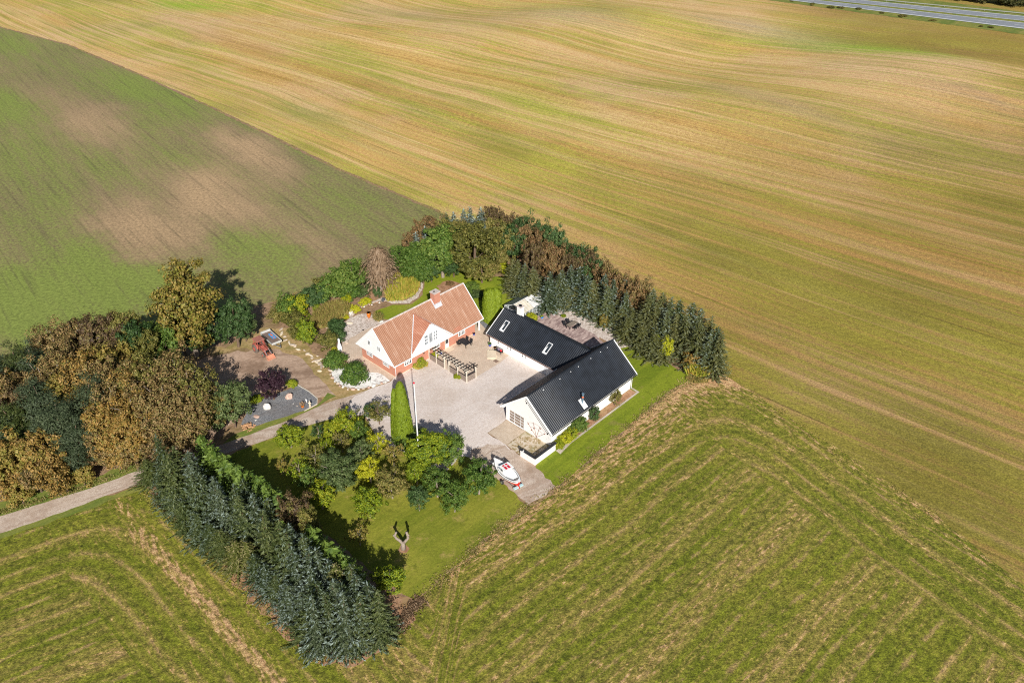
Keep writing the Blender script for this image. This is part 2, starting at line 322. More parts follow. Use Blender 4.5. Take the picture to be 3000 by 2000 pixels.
MT['dry'] = mat_speck('dry_grass', [(.26, .17, .07), (.38, .26, .11), (.46, .32, .16)], 2.6, .3, tint=(.2, .19, .05), tf=.55)
MT['gravel'] = mat_speck('courtyard_gravel', [(.50, .425, .38), (.60, .52, .47), (.67, .59, .545), (.75, .67, .63)], 14, .12, tint=(.46, .36, .28), tf=.4)
MT['gravel2'] = mat_speck('brown_gravel', [(.33, .25, .20), (.45, .35, .28), (.55, .45, .37), (.64, .54, .46)], 14, .15, tint=(.36, .25, .18), tf=.5)
MT['pebble'] = mat_speck('beach_pebbles', [(.25, .2, .17), (.44, .36, .30), (.60, .51, .45), (.74, .66, .6)], 5., .3, tint=(.5, .4, .34), tf=.4, bump=.8)
MT['white_gravel'] = mat_speck('white_gravel', [(.35, .34, .33), (.6, .58, .56), (.78, .76, .73), (.85, .84, .82)], 2.6, .3, bump=.8)
MT['slate'] = mat_speck('slate_chippings', [(.10, .105, .12), (.155, .16, .175), (.20, .205, .22), (.29, .29, .30)], 8, .25, tint=(.15, .13, .12), tf=.5)
MT['patio'] = mat_paver('tan_pavers', (.60, .47, .36), (.66, .53, .42), (.42, .33, .25), .42, .28)
MT['mottled'] = mat_paver('mottled_pavers', (.27, .18, .17), (.62, .48, .43), (.3, .23, .2), .75, .24)
MT['slab'] = plain('pale_concrete', (.68, .58, .44), .85, .08, 2.)
MT['pad'] = mat_speck('concrete_pad', [(.45, .36, .27), (.52, .42, .32), (.58, .48, .38)], 5., .3, tint=(.42, .31, .22), tf=.4)
MT['weedy'] = mat_speck('weedy_cobbles', [(.16, .14, .06), (.32, .24, .12), (.5, .4, .28), (.6, .52, .42)], 3., .4, tint=(.19, .18, .05), tf=.6)
MT['asphalt'] = mat_speck('asphalt', [(.20, .22, .25), (.24, .26, .29), (.27, .29, .32)], 3., .05)
MT['white'] = plain('white_paint', (.88, .875, .87), .6, .04, 1.)
def mat_wall(name, c, st):
    s = NT(name); P = s.obj(); n = s.noise(P, 1.1, 5, .7); x, y, z = s.sep(P)
    col = s.mix(s.math('MULTIPLY', s.rng(n, .55, .72), st), c, tuple(v*.62 for v in c))
    s.bump(s.noise(P, 9, 3), .15, .02)
    return s.fin(col, .8)
MT['limewash'] = mat_wall('limewash', (.84, .83, .82), .45)
MT['trim'] = plain('white_trim', (.9, .9, .9), .5, .03)
MT['marking'] = plain('road_marking', (.75, .76, .76), .6, .05)
MT['tile'] = mat_tile('clay_pantiles', (.31, .15, .09), (.39, .215, .14), (.52, .41, .34))
MT['tile_new'] = mat_tile('clay_pantiles_clean', (.35, .14, .085), (.44, .195, .125), (.55, .38, .30))
MT['ridge'] = plain('mortar_ridge', (.58, .50, .46), .85, .25, 2.5)
MT['lead'] = plain('lead_flashing', (.55, .56, .60), .55, .12)
MT['brick'] = mat_brick()
MT['black_roof'] = plain('black_corrugated', (.014, .018, .026), .5, .35, .8, spec=.4)
MT['glass'] = plain('window_glass', (.03, .04, .05), .06, .3, .5, spec=.8)
MT['curtain_glass'] = plain('curtained_glass', (.30, .33, .36), .12, .45, 1.6, spec=.8)
MT['door_glass'] = plain('dusty_door_glass', (.27, .21, .17), .3, .45, 1.4, spec=.5)
MT['zinc'] = plain('zinc', (.45, .47, .5), .45, .1)
MT['iron'] = plain('black_iron', (.02, .02, .022), .5, .2)
MT['rust'] = plain('rusty_iron', (.22, .07, .03), .8, .3, 6)
MT['wood_grey'] = plain('weathered_boards', (.27, .215, .18), .85, .35, 5)
MT['wood_pale'] = plain('pale_post', (.68, .62, .52), .7, .1)
MT['wood_dark'] = plain('dark_beam', (.035, .028, .024), .7, .2)
MT['black'] = plain('black_wicker', (.025, .026, .03), .6, .3, 8)
MT['taupe'] = plain('taupe_table', (.25, .205, .165), .6, .15)
MT['blue_glaze'] = plain('blue_glaze', (.06, .10, .42), .2, .2, spec=.6)
MT['bright_blue'] = plain('bright_blue_glaze', (.03, .23, .62), .2, .2, spec=.6)
MT['orange_glaze'] = plain('orange_glaze', (.62, .17, .015), .15, .2, 2, spec=.7)
MT['terracotta'] = plain('terracotta', (.50, .24, .10), .7, .2)
MT['grey_pot'] = plain('grey_pot', (.4, .42, .44), .6, .1)
MT['copper'] = plain('brown_gutter', (.16, .07, .05), .5, .1)
MT['gutter'] = plain('pale_gutter', (.70, .71, .73), .45, .06)
MT['tractor'] = plain('faded_red_paint', (.42, .115, .085), .6, .28, 4)
MT['tractor_roof'] = plain('faded_brown_roof', (.36, .15, .115), .75, .15, 3)
MT['rubber'] = plain('rubber', (.05, .047, .045), .9, .25, 10)
MT['dusty_rubber'] = plain('dusty_rubber', (.16, .13, .11), .95, .3, 8)
MT['bucket'] = plain('worn_bucket', (.60, .28, .18), .6, .2, 5)
MT['steel'] = plain('steel', (.45, .46, .47), .4, .1, metal=.6)
MT['alu'] = plain('trailer_alu', (.60, .61, .60), .45, .12, metal=.2)
MT['ply'] = plain('brown_deck', (.20, .145, .12), .8, .2, 6)
MT['boat_white'] = plain('boat_gelcoat', (.88, .88, .87), .25, .03, spec=.6)
MT['boat_red'] = plain('boat_red', (.62, .035, .02), .35, .08, spec=.5)
MT['flag_red'] = plain('flag_red', (.62, .02, .045), .5, .04)
MT['boat_dark'] = plain('rubbing_strake', (.06, .05, .055), .6, .2)
MT['boat_grey'] = plain('grey_hatch', (.32, .35, .40), .4, .1)
MT['pale_blue'] = plain('pale_blue', (.45, .68, .72), .4, .1)
MT['sheet_blue'] = plain('blue_sheet', (.06, .32, .68), .5, .1)
MT['sheet_orange'] = plain('orange_print', (.70, .18, .05), .5, .2, 8)
MT['seat_red'] = plain('red_cushion', (.62, .02, .03), .8, .1)
MT['seat_purple'] = plain('mauve_cushion', (.22, .16, .25), .8, .15)
MT['rock_white'] = plain('white_granite', (.66, .64, .60), .8, .25, 4, bump=.4)
MT['rock_pink'] = plain('pink_granite', (.52, .36, .29), .8, .2, 4, bump=.4)
MT['rock_dark'] = plain('dark_rock', (.08, .085, .10), .7, .3, 4, bump=.4)
MT['stone'] = plain('field_stone', (.52, .43, .35), .85, .3, 3, bump=.4)
MT['firewood'] = plain('split_logs', (.52, .30, .16), .8, .35, 6)
MT['bark'] = plain('bark', (.16, .11, .075), .9, .3, 6, bump=.4)
MT['bark_pale'] = plain('pale_bark', (.30, .245, .20), .9, .3, 7, bump=.5)
MT['poly'] = plain('white_polycarbonate', (.66, .66, .65), .4, .1, .8)
MT['poly_old'] = plain('yellowed_polycarbonate', (.60, .55, .44), .45, .18, 1.2)
MT['poly_green'] = plain('green_grey_panel', (.13, .16, .14), .4, .12)
MT['clear_glass'] = NT('greenhouse_glass'); _s = MT['clear_glass']; _s.b.inputs['Transmission Weight'].default_value = .75; _s.b.inputs['Alpha'].default_value = .75; MT['clear_glass'] = _s.fin((.75, .82, .85), .08)
MT['mat_brown'] = plain('brown_mat', (.24, .16, .12), .9, .2, 6)
MT['pipe_blue'] = plain('flue_steel', (.16, .24, .32), .35, .2, metal=.3)
MT['orange_band'] = plain('orange_band', (.75, .16, .04), .5, .1)
# foliage
wear('', 'gravel', (.52, .43, .37), k=.4); wear('', 'gravel2', (.36, .25, .18), 35, .8); wear('', 'yard', (.24, .155, .105), 20, .9); wear('', 'dry', (.20, .17, .05), 20, .7); wear('', 'slate', (.17, .15, .14), 40, .5)
L = {}
L['spruce'] = mat_leaf('spruce_needles', [(.02, .036, .009), (.05, .072, .018), (.10, .12, .038)], .1, tip=(.18, .235, .18))
L['spruce_grn'] = mat_leaf('dark_spruce_needles', [(.022, .04, .009), (.055, .078, .016), (.115, .13, .035)], .1, tip=(.16, .19, .08))
L['spruce_yel'] = mat_leaf('yellowing_spruce_needles', [(.05, .06, .012), (.10, .12, .02), (.18, .18, .04)], .15, tip=(.34, .29, .14))
L['bluesp'] = mat_leaf('frosty_spruce_needles', [(.02, .036, .012), (.05, .072, .028), (.10, .125, .065)], .1, tip=(.27, .34, .31))
L['belt'] = mat_leaf('belt_spruce_needles', [(.035, .05, .016), (.08, .10, .032), (.15, .165, .065)], .12, tip=(.25, .31, .27))
L['belt_olive'] = mat_leaf('olive_spruce_needles', [(.04, .05, .014), (.095, .105, .028), (.17, .16, .05)], .12, tip=(.22, .24, .14))
L['frost'] = mat_leaf('pale_frosty_needles', [(.03, .055, .03), (.09, .12, .09), (.17, .21, .17)], .1, tip=(.45, .55, .52))
L['cypress'] = mat_leaf('cypress_sprays', [(.05, .095, .012), (.09, .15, .02), (.16, .22, .035)], .15, tip=(.17, .25, .04))
L['pine'] = mat_leaf('pine_needles', [(.025, .042, .018), (.055, .078, .034), (.11, .14, .07)], .12)
L['thuja'] = mat_leaf('thuja_sprays', [(.13, .19, .008), (.19, .26, .012), (.26, .33, .02)], .2)
L['brown'] = mat_leaf('brown_leaves', [(.045, .045, .013), (.12, .085, .028), (.24, .15, .055), (.36, .245, .105), (.15, .15, .035), (.28, .20, .07)], .2)
L['orange'] = mat_leaf('orange_leaves', [(.055, .055, .012), (.18, .115, .025), (.33, .19, .045), (.42, .27, .085), (.17, .165, .03), (.38, .22, .05)], .2)
L['gold'] = mat_leaf('yellow_brown_leaves', [(.07, .075, .012), (.19, .16, .025), (.34, .23, .06), (.20, .21, .03), (.40, .28, .08)], .2)
L['olive'] = mat_leaf('olive_leaves', [(.06, .07, .012), (.13, .13, .025), (.20, .19, .04), (.32, .24, .08)], .18)
L['green'] = mat_leaf('green_leaves', [(.035, .08, .010), (.07, .135, .016), (.12, .19, .03), (.22, .27, .05)], .18)
L['dkgreen'] = mat_leaf('dark_green_leaves', [(.018, .045, .010), (.035, .08, .018), (.065, .12, .03), (.13, .19, .07)], .2)
L['bluegreen'] = mat_leaf('blue_green_leaves', [(.03, .06, .015), (.07, .11, .03), (.12, .165, .05), (.20, .24, .09)], .25)
L['yelgreen'] = mat_leaf('yellow_green_leaves', [(.07, .12, .006), (.15, .22, .010), (.28, .33, .015), (.44, .40, .02)], .22)
L['bright'] = mat_leaf('bright_yellow_leaves', [(.20, .24, .008), (.40, .42, .012), (.58, .52, .03)], .22)
L['rustred'] = mat_leaf('rust_leaves', [(.06, .045, .018), (.19, .10, .04), (.32, .19, .085), (.14, .125, .04), (.26, .15, .06)], .2)
L['maroon'] = mat_leaf('dark_russet_leaves', [(.05, .035, .02), (.12, .07, .04), (.16, .13, .04), (.23, .15, .08)], .25)
L['purple'] = mat_leaf('purple_leaves', [(.02, .008, .014), (.045, .018, .03), (.09, .04, .06)], .2)
L['twig'] = mat_leaf('brown_twigs', [(.13, .085, .05), (.26, .17, .10), (.36, .26, .17)], .15)
L['reed'] = mat_leaf('tawny_grass', [(.09, .12, .02), (.22, .20, .05), (.38, .26, .09), (.30, .30, .06)], .2)
L['reedy'] = mat_leaf('yellow_green_grass', [(.12, .19, .02), (.28, .32, .03), (.45, .38, .06), (.46, .25, .07)], .2)
L['weeds'] = mat_leaf('rough_weeds', [(.11, .14, .02), (.24, .23, .05), (.40, .30, .14), (.28, .20, .10)], .25)
L['far'] = mat_leaf('far_scrub', [(.03, .04, .012), (.075, .08, .02), (.15, .12, .035)], .15)

# ------------------------------------------------------------------ object helpers
def tag(o, label=None, cat=None, group=None, kind=None):
    if label: o['label'] = label
    if cat: o['category'] = cat
    if group: o['group'] = group
    if kind: o['kind'] = kind
    return o
def empty(name, loc, rz=0., label=None, cat=None, group=None):
    o = bpy.data.objects.new(name, None); COL.objects.link(o); o.location = loc; o.rotation_euler = (0, 0, rz); o.empty_display_size = .3
    return tag(o, label, cat, group)
def link_mesh(name, me, mat, parent=None):
    o = bpy.data.objects.new(name, me); COL.objects.link(o)
    if mat is not None: me.materials.append(mat)
    if parent is not None: o.parent = parent
    return o
class MB:
    def __init__(s): s.v = []; s.f = []
    def add(s, vs, fs):
        k = len(s.v); s.v += [tuple(p) for p in vs]; s.f += [tuple(i+k for i in f) for f in fs]; return s
    def box(s, x0, x1, y0, y1, z0, z1):
        return s.add([(x0, y0, z0), (x1, y0, z0), (x1, y1, z0), (x0, y1, z0), (x0, y0, z1), (x1, y0, z1), (x1, y1, z1), (x0, y1, z1)],
                     [(0, 3, 2, 1), (4, 5, 6, 7), (0, 1, 5, 4), (1, 2, 6, 5), (2, 3, 7, 6), (3, 0, 4, 7)])
    def cbox(s, c, size, rz=0.):
        x, y, z = size; ca, sa = math.cos(rz), math.sin(rz); P = []
        for dz in (-z/2, z/2):
            for dx, dy in ((-x/2, -y/2), (x/2, -y/2), (x/2, y/2), (-x/2, y/2)):
                P.append((c[0]+dx*ca-dy*sa, c[1]+dx*sa+dy*ca, c[2]+dz))
        return s.add(P, [(0, 3, 2, 1), (4, 5, 6, 7), (0, 1, 5, 4), (1, 2, 6, 5), (2, 3, 7, 6), (3, 0, 4, 7)])
    def bar(s, p, q, w_, h, up=(0, 0, 1)):
        p, q = Vector(p), Vector(q); d = (q-p).normalized(); upv = Vector(up)
        if abs(d.dot(upv)) > .98: upv = Vector((1, 0, 0))
        a = d.cross(upv).normalized()*w_/2; b = a.cross(d).normalized()*h/2
        P = [p-a-b, p+a-b, p+a+b, p-a+b, q-a-b, q+a-b, q+a+b, q-a+b]
        return s.add(P, [(0, 1, 2, 3), (7, 6, 5, 4), (0, 4, 5, 1), (1, 5, 6, 2), (2, 6, 7, 3), (3, 7, 4, 0)])
    def tube(s, pts, rs, n=8, cap=True):
        pts = [Vector(p) for p in pts]
        if not hasattr(rs, '__len__'): rs = [rs]*len(pts)
        k0 = len(s.v); prev = None
        for i, p in enumerate(pts):
            d = (pts[min(i+1, len(pts)-1)]-pts[max(i-1, 0)]).normalized()
            ref = Vector((0, 0, 1)) if abs(d.z) < .95 else Vector((1, 0, 0))
            a = d.cross(ref).normalized() if prev is None else (prev-d*prev.dot(d)).normalized(); prev = a; b = d.cross(a)
            for j in range(n):
                t = 2*math.pi*j/n; s.v.append(tuple(p+(a*math.cos(t)+b*math.sin(t))*rs[i]))
        for i in range(len(pts)-1):
            for j in range(n):
                s.f.append((k0+i*n+j, k0+i*n+(j+1) % n, k0+(i+1)*n+(j+1) % n, k0+(i+1)*n+j))
        if cap:
            s.f.append(tuple(k0+j for j in range(n))[::-1]); s.f.append(tuple(k0+(len(pts)-1)*n+j for j in range(n)))
        return s
    def lathe(s, prof, c=(0, 0, 0), n=14):
        return s.tube([(c[0], c[1], c[2]+z) for r, z in prof], [r for r, z in prof], n)
    def prism(s, poly, fn, t0, t1):
        """poly in 2-D, fn(u,v,t)->xyz"""
        n = len(poly); P = [fn(u, v, t0) for u, v in poly]+[fn(u, v, t1) for u, v in poly]
        return s.add(P, [tuple(range(n))[::-1], tuple(range(n, 2*n))]+[(i, (i+1) % n, n+(i+1) % n, n+i) for i in range(n)])
    def build(s, name, mat, parent=None, smooth=False, bevel=0.):
        me = bpy.data.meshes.new(name); me.from_pydata(s.v, [], s.f); me.update()
        bm = bmesh.new(); bm.from_mesh(me); bmesh.ops.recalc_face_normals(bm, faces=bm.faces)
        if bevel: bmesh.ops.bevel(bm, geom=bm.edges[:], offset=bevel, segments=1, affect='EDGES', clamp_overlap=True)
        bm.to_mesh(me); bm.free()
        if smooth: me.polygons.foreach_set('use_smooth', [True]*len(me.polygons))
        return link_mesh(name, me, mat, parent)
def copy_tree(o, parent=None):
    c = o.copy(); COL.objects.link(c); c.parent = parent
    for ch in [x for x in o.children]: copy_tree(ch, c)
    return c
def sheet(name, pts, z, mat, jit=.25, step=1.2, label=None):
    """flat ground sheet with a slightly ragged outline"""
    P = []; n = len(pts); r = random.Random(name)
    for i in range(n):
        a, b = Vector(pts[i][:2]), Vector(pts[(i+1) % n][:2]); k = max(1, int((b-a).length/step)) if jit else 1
        nn = Vector((-(b-a).y, (b-a).x)).normalized()
        for j in range(k):
            q = a+(b-a)*j/k
            if j: q = q+nn*r.uniform(-jit, jit)
            P.append(Vector((q.x, q.y, z)))
    me = bpy.data.meshes.new(name); me.from_pydata([tuple(p) for p in P], [], [tuple(t) for t in tessellate_polygon([P])]); me.update()
    bm = bmesh.new(); bm.from_mesh(me)
    for f in bm.faces:
        f.normal_update()
        if f.normal.z < 0: f.normal_flip()
    bm.to_mesh(me); bm.free()
    o = link_mesh(name, me, mat); tag(o, kind='structure', label=label); return o
def psheet(name, px, z, mat, **k): return sheet(name, [U(*p) for p in px], z, mat, **k)
# ------------------------------------------------------------------ terrain and ground sheets
def sst(x, a, b):
    t = np.clip((x-a)/(b-a), 0, 1); return t*t*(3-2*t)
def hgt(x, y):
    a = math.radians(-43.5); d = (x+124)*-math.sin(a)+(y-272)*math.cos(a)
    b = math.radians(-29); vy = -math.sin(b)*x+math.cos(b)*y
    k = sst(d, 20, 90)*sst(y, 170, 260)*(1-sst(vy, 330, 375))
    return k*(2.0*np.sin(x*.045+1.1+y*.012)*np.cos(y*.033-.4)+1.2*np.sin(x*.021-y*.05))
gx = np.concatenate([np.linspace(-4000, -520, 10), np.arange(-500, 501, 10), np.linspace(520, 4000, 10)])
gy = np.concatenate([np.linspace(-3000, -140, 8), np.arange(-120, 721, 10), np.linspace(760, 6000, 12)])
X, Y = np.meshgrid(gx, gy); Z = hgt(X, Y); nx, ny = len(gx), len(gy)
me = bpy.data.meshes.new('ground')
idx = np.arange(nx*ny).reshape(ny, nx)
F = np.stack([idx[:-1, :-1], idx[:-1, 1:], idx[1:, 1:], idx[1:, :-1]], -1).reshape(-1, 4)
me.from_pydata(np.stack([X, Y, Z], -1).reshape(-1, 3).tolist(), [], F.tolist()); me.polygons.foreach_set('use_smooth', [True]*len(me.polygons))
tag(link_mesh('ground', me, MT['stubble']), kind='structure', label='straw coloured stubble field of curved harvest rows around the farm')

BND = [(0, 80), (200, 132), (400, 215), (600, 306), (800, 401), (1000, 500), (1150, 562), (1290, 622)]
bp = [U(*p) for p in BND]; dirb = (bp[0]-bp[1]).normalized()
green = [bp[0]+dirb*260]+bp+[U(1340, 660), U(1200, 780), U(560, 1040), U(0, 1170), Vector((-160, 90, 0)), Vector((-460, 90, 0)), Vector((-520, 560, 0))]
sheet('green_field', green, .012, MT['green'], jit=.3, step=3)
mg = []; mg2 = []
for i, p in enumerate([bp[0]+dirb*200]+bp):
    mg.append(p+Vector((.30, .34, 0))); mg2.append(p-Vector((.34, .36, 0)))
sheet('field_margin', mg+mg2[::-1], .02, MT['soil'], jit=.25, step=1.5)
meadow = [U(-260, 1672), U(0, 1570), U(415, 1421), U(1200, 1500), U(1990, 1110), U(2115, 1092), U(2330, 1235), U(2700, 1478), U(3000, 1715), Vector((80, 30, 0)), Vector((120, -90, 0)), Vector((-160, -90, 0)), Vector((-160, 6, 0))]
sheet('meadow', meadow, .008, MT['meadow'], jit=.5, step=2)
PROP = [(-160, 1180), (0, 1130), (300, 1045), (560, 990), (700, 905), (790, 885), (900, 850), (1060, 785), (1200, 735), (1330, 700), (1480, 705), (1640, 790), (1800, 880), (1950, 960), (2060, 1020), (2118, 1085), (2050, 1104), (2034, 1110),
        (1960, 1150), (1800, 1285), (1630, 1432), (1545, 1484), (1400, 1600), (1240, 1742), (1190, 1775), (1165, 1860), (1050, 1940), (955, 1944), (870, 1880), (700, 1705), (560, 1565), (470, 1470), (430, 1435), (415, 1421), (0, 1570), (-260, 1672), (-300, 1400)]
psheet('garden_soil', PROP, .014, MT['soil'], jit=.5)
psheet('needle_litter', [(430, 1440), (560, 1420), (800, 1560), (1000, 1640), (1150, 1730), (1215, 1745), (1235, 1762), (1190, 1835), (1120, 1905), (1050, 1948), (950, 1950), (860, 1885), (700, 1725), (640, 1655), (555, 1570)], .018, MT['litter'], jit=.6)
psheet('leaf_litter', [(1480, 790), (1600, 835), (1780, 940), (1960, 1040), (2060, 1105), (2120, 1090), (2060, 1020), (1800, 880), (1640, 790), (1500, 740)], .018, MT['litter'], jit=.5)
# verge strips along the drive
psheet('grass_verge', [(-260, 1655), (0, 1558), (415, 1418), (440, 1436), (400, 1440), (200, 1512), (0, 1578), (-260, 1685)], .018, MT['verge'], jit=.3)
psheet('wood_verge', [(-260, 1560), (0, 1470), (220, 1415), (410, 1350), (430, 1385), (230, 1445), (0, 1520), (-260, 1620)], .018, MT['verge'], jit=.35)
# lawns
psheet('orchard_lawn', [(640, 1345), (780, 1290), (866, 1258), (973, 1227), (1066, 1216), (1110, 1290), (1200, 1330), (1300, 1388), (1345, 1337), (1372, 1330), (1443, 1388), (1485, 1424), (1545, 1481), (1400, 1597), (1240, 1738), (1215, 1755), (1180, 1740), (1120, 1700), (1000, 1600), (860, 1500), (730, 1420)], .022, MT['lawn2'], jit=.3)
psheet('east_lawn', [(1567, 1372), (1629, 1428), (1800, 1282), (1955, 1150), (2034, 1108), (1985, 1082), (1925, 1040), (1860, 1006), (1815, 996), (1790, 1030), (1700, 1150), (1600, 1300)], .022, MT['lawn'], jit=.22)
psheet('back_lawn', [(1100, 930), (1098, 912), (1150, 893), (1205, 891), (1238, 864), (1243, 820), (1262, 790), (1350, 775), (1440, 812), (1500, 810), (1560, 830), (1590, 852), (1560, 885), (1500, 900), (1440, 965), (1400, 965), (1300, 960)], .022, MT['lawn3'], jit=.2)
psheet('bare_patch', [(1278, 838), (1310, 822), (1360, 830), (1380, 850), (1330, 868), (1290, 862)], .027, MT['litter'], jit=.3, step=.8)
psheet('dry_grass_bank', [(560, 1010), (660, 1020), (760, 960), (850, 960), (900, 1010), (960, 1080), (990, 1130), (1060, 1142), (1140, 1122), (1060, 1170), (960, 1196), (925, 1150), (880, 1110), (780, 1030), (700, 1020), (620, 1040)], .022, MT['dry'], jit=.4)
psheet('dirt_yard', [(560, 1060), (672, 1035), (743, 1024), (818, 1022), (867, 1041), (898, 1065), (915, 1084), (965, 1140), (985, 1160), (930, 1165), (880, 1128), (800, 1140), (735, 1170), (640, 1290), (560, 1290), (520, 1180)], .026, MT['yard'], jit=.5)
psheet('drive_grass', [(640, 1312), (707, 1283), (842, 1234), (925, 1197), (985, 1160), (960, 1150), (928, 1188), (880, 1204), (740, 1252), (690, 1270)], .03, MT['verge'], jit=.25)
psheet('slate_bed', [(731, 1184), (787, 1162), (869, 1130), (879, 1128), (905, 1148), (930, 1169), (927, 1186), (891, 1203), (741, 1251), (705, 1247)], .034, MT['slate'], jit=.12)
# drive, yard, paving
psheet('gravel_drive', [(-300, 1620), (-160, 1567), (0, 1512), (230, 1441), (404, 1379), (560, 1330), (707, 1281), (842, 1232), (920, 1196), (964, 1178), (1060, 1148), (1143, 1119), (1160, 1150), (1066, 1215), (973, 1226), (866, 1257), (780, 1288), (600, 1350), (409, 1417), (276, 1464), (184, 1500), (0, 1562), (-160, 1622), (-300, 1680)], .034, MT['gravel2'], jit=.12)
psheet('gravel_courtyard', [(1100, 1133), (1143, 1119), (1157, 1104), (1200, 1078), (1257, 1046), (1368, 1110), (1461, 1050), (1490, 1035), (1601, 1095), (1620, 1110), (1490, 1222), (1480, 1231), (1428, 1268), (1530, 1338), (1567, 1363), (1570, 1371), (1530, 1400), (1440, 1380), (1372, 1338), (1345, 1337), (1300, 1388), (1200, 1330), (1110, 1290), (1066, 1214), (1000, 1222), (1040, 1160)], .038, MT['gravel'], jit=.2)
psheet('lower_drive', [(1480, 1305), (1530, 1336), (1567, 1363), (1570, 1371), (1629, 1427), (1600, 1450), (1545, 1481), (1485, 1422), (1443, 1387), (1372, 1338), (1380, 1318), (1428, 1300)], .042, MT['gravel2'], jit=.3, step=.7)
psheet('house_terrace', [(1089, 955), (1060, 970), (1026, 990), (1018, 1002), (1002, 1008), (1000, 1026), (1012, 1052), (1030, 1075), (1073, 1090), (1107, 1092), (1139, 1116), (1159, 1105), (1110, 1060), (1120, 1000), (1120, 950)], .042, MT['patio'], jit=0)
psheet('courtyard_patio', [(1250, 1030), (1255, 1044), (1300, 1078), (1366, 1120), (1392, 1106), (1463, 1064), (1492, 1040), (1440, 1000), (1440, 960), (1418, 942), (1392, 950), (1340, 960)], .046, MT['patio'], jit=0)
psheet('step_slab', [(1304, 1022), (1312, 1005), (1330, 996), (1338, 1002)], .052, MT['slab'], jit=0)
psheet('grey_path', [(1404, 944), (1416, 940), (1432, 954), (1422, 963)], .052, MT['slate'], jit=0)
psheet('pebble_bed', [(1003, 948), (1025, 931), (1050, 921), (1078, 917), (1102, 927), (1130, 942), (1089, 958), (1058, 972), (1026, 990), (1016, 1003), (1003, 1006), (998, 985)], .046, MT['pebble'], jit=.15, step=.8)
psheet('white_gravel_bed', [(967, 1080), (973, 1100), (985, 1118), (1005, 1131), (1030, 1138), (1052, 1139), (1100, 1130), (1143, 1116), (1128, 1103), (1107, 1092), (1073, 1090), (1030, 1075), (1005, 1078)], .05, MT['white_gravel'], jit=.1, step=.8)
psheet('pond_path', [(1062, 842), (1072, 838), (1088, 856), (1096, 845), (1104, 848), (1100, 874), (1112, 884), (1096, 892), (1080, 880)], .03, MT['litter'], jit=.12, step=.8)
psheet('stony_bank', [(1050, 905), (1080, 892), (1120, 880), (1150, 890), (1200, 888), (1226, 870), (1238, 845), (1242, 812), (1232, 815), (1228, 845), (1214, 866), (1190, 880), (1140, 880), (1118, 872), (1090, 884), (1060, 895), (1040, 912), (1020, 926), (1030, 930)], .034, MT['pebble'], jit=.12, step=.8)
TH = .8259; A = Vector((math.cos(TH), math.sin(TH), 0)); B = Vector((math.sin(TH), -math.cos(TH), 0))
HO = Vector((-18.655, 105.921, 0)); BO = Vector((5.825, 89.62, 0)); SO = Vector((-4.368, 116.294, 0))
def hp(a, y, z=0.): return HO+A*a-B*y+Vector((0, 0, z))       # house frame
def bpnt(a, y, z=0.): return BO+A*a-B*y+Vector((0, 0, z))     # big barn frame
def sp(b, a, z=0.): return SO+B*b+A*a+Vector((0, 0, z))       # low barn frame
sheet('gravel_strip', [sp(-2.2, 17.2), sp(-1, 18.9), sp(5, 19.6), sp(12, 20.4), sp(18.5, 20.9), sp(19.5, 18.9), sp(17, 15.), sp(12.5, 15.4), sp(12, 12), sp(-.8, 15.8)], .03, MT['pebble'], jit=.3)
sheet('mottled_patio', [sp(-.7, 8.3), sp(-.7, 15.8), sp(11.1, 15.6), sp(14.6, 14.3), sp(15.5, 12.), sp(15.5, 8.3)], .038, MT['mottled'], jit=0)
sheet('concrete_pad', [bpnt(.55, 9.35), bpnt(-3.5, 9.25), bpnt(-3.65, 5.4), bpnt(.55, 5.55)], .046, MT['pad'], jit=.06)
sheet('weedy_patch', [bpnt(.6, 5.5), bpnt(-3.65, 5.35), bpnt(-3.85, 2.4), bpnt(-3.85, -.35), bpnt(.6, -.35)], .05, MT['weedy'], jit=.1)
sheet('flower_bed', [bpnt(3.0, .5), bpnt(19.7, .5), bpnt(19.75, -.75), bpnt(3.0, -.75)], .034, MT['litter'], jit=.05)
sheet('bed_edging', [bpnt(.4, -.55), bpnt(3.2, -.78), bpnt(19.8, -.78), bpnt(20.0, .5), bpnt(20.25, .4), bpnt(20.15, -1.08), bpnt(3.2, -1.1), bpnt(.3, -1.5)], .04, mat_paver('edging_pavers', (.55, .47, .40), (.62, .54, .47), (.25, .2, .15), .3, .3), jit=0)

# the motorway
def ext(p, q, k0, k1): d = q-p; return p-d*k0, q+d*k1
def band(name, n0, n1, f0, f1, z, mat, k0=1.6, k1=1.2, jit=0):
    a, b = ext(U(*n0), U(*n1), k0, k1); c, d = ext(U(*f0), U(*f1), k0, k1); return sheet(name, [a, b, d, c], z, mat, jit=jit, step=2)
band('road_verge', (2240, 0), (3000, 103), (2560, -20), (3000, 36), .06, MT['verge'], jit=.6)
band('motorway_near_lanes', (2296, 0), (3000, 86), (2376, 0), (3000, 68.5), .12, MT['asphalt'])
band('motorway_far_lanes', (2411, 0), (3000, 62.5), (2512, 0), (3000, 48.5), .12, MT['asphalt'])
band('edge_line', (2300, 0), (3000, 85), (2307, 0), (3000, 83.6), .13, MT['marking'])
band('edge_line', (2372, 0), (3000, 69.6), (2376, 0), (3000, 68.9), .13, MT['marking'])
band('edge_line', (2414, 0), (3000, 62.3), (2418, 0), (3000, 61.6), .13, MT['marking'])
band('edge_line', (2500, 0), (3000, 50), (2506, 0), (3000, 49.2), .13, MT['marking'])
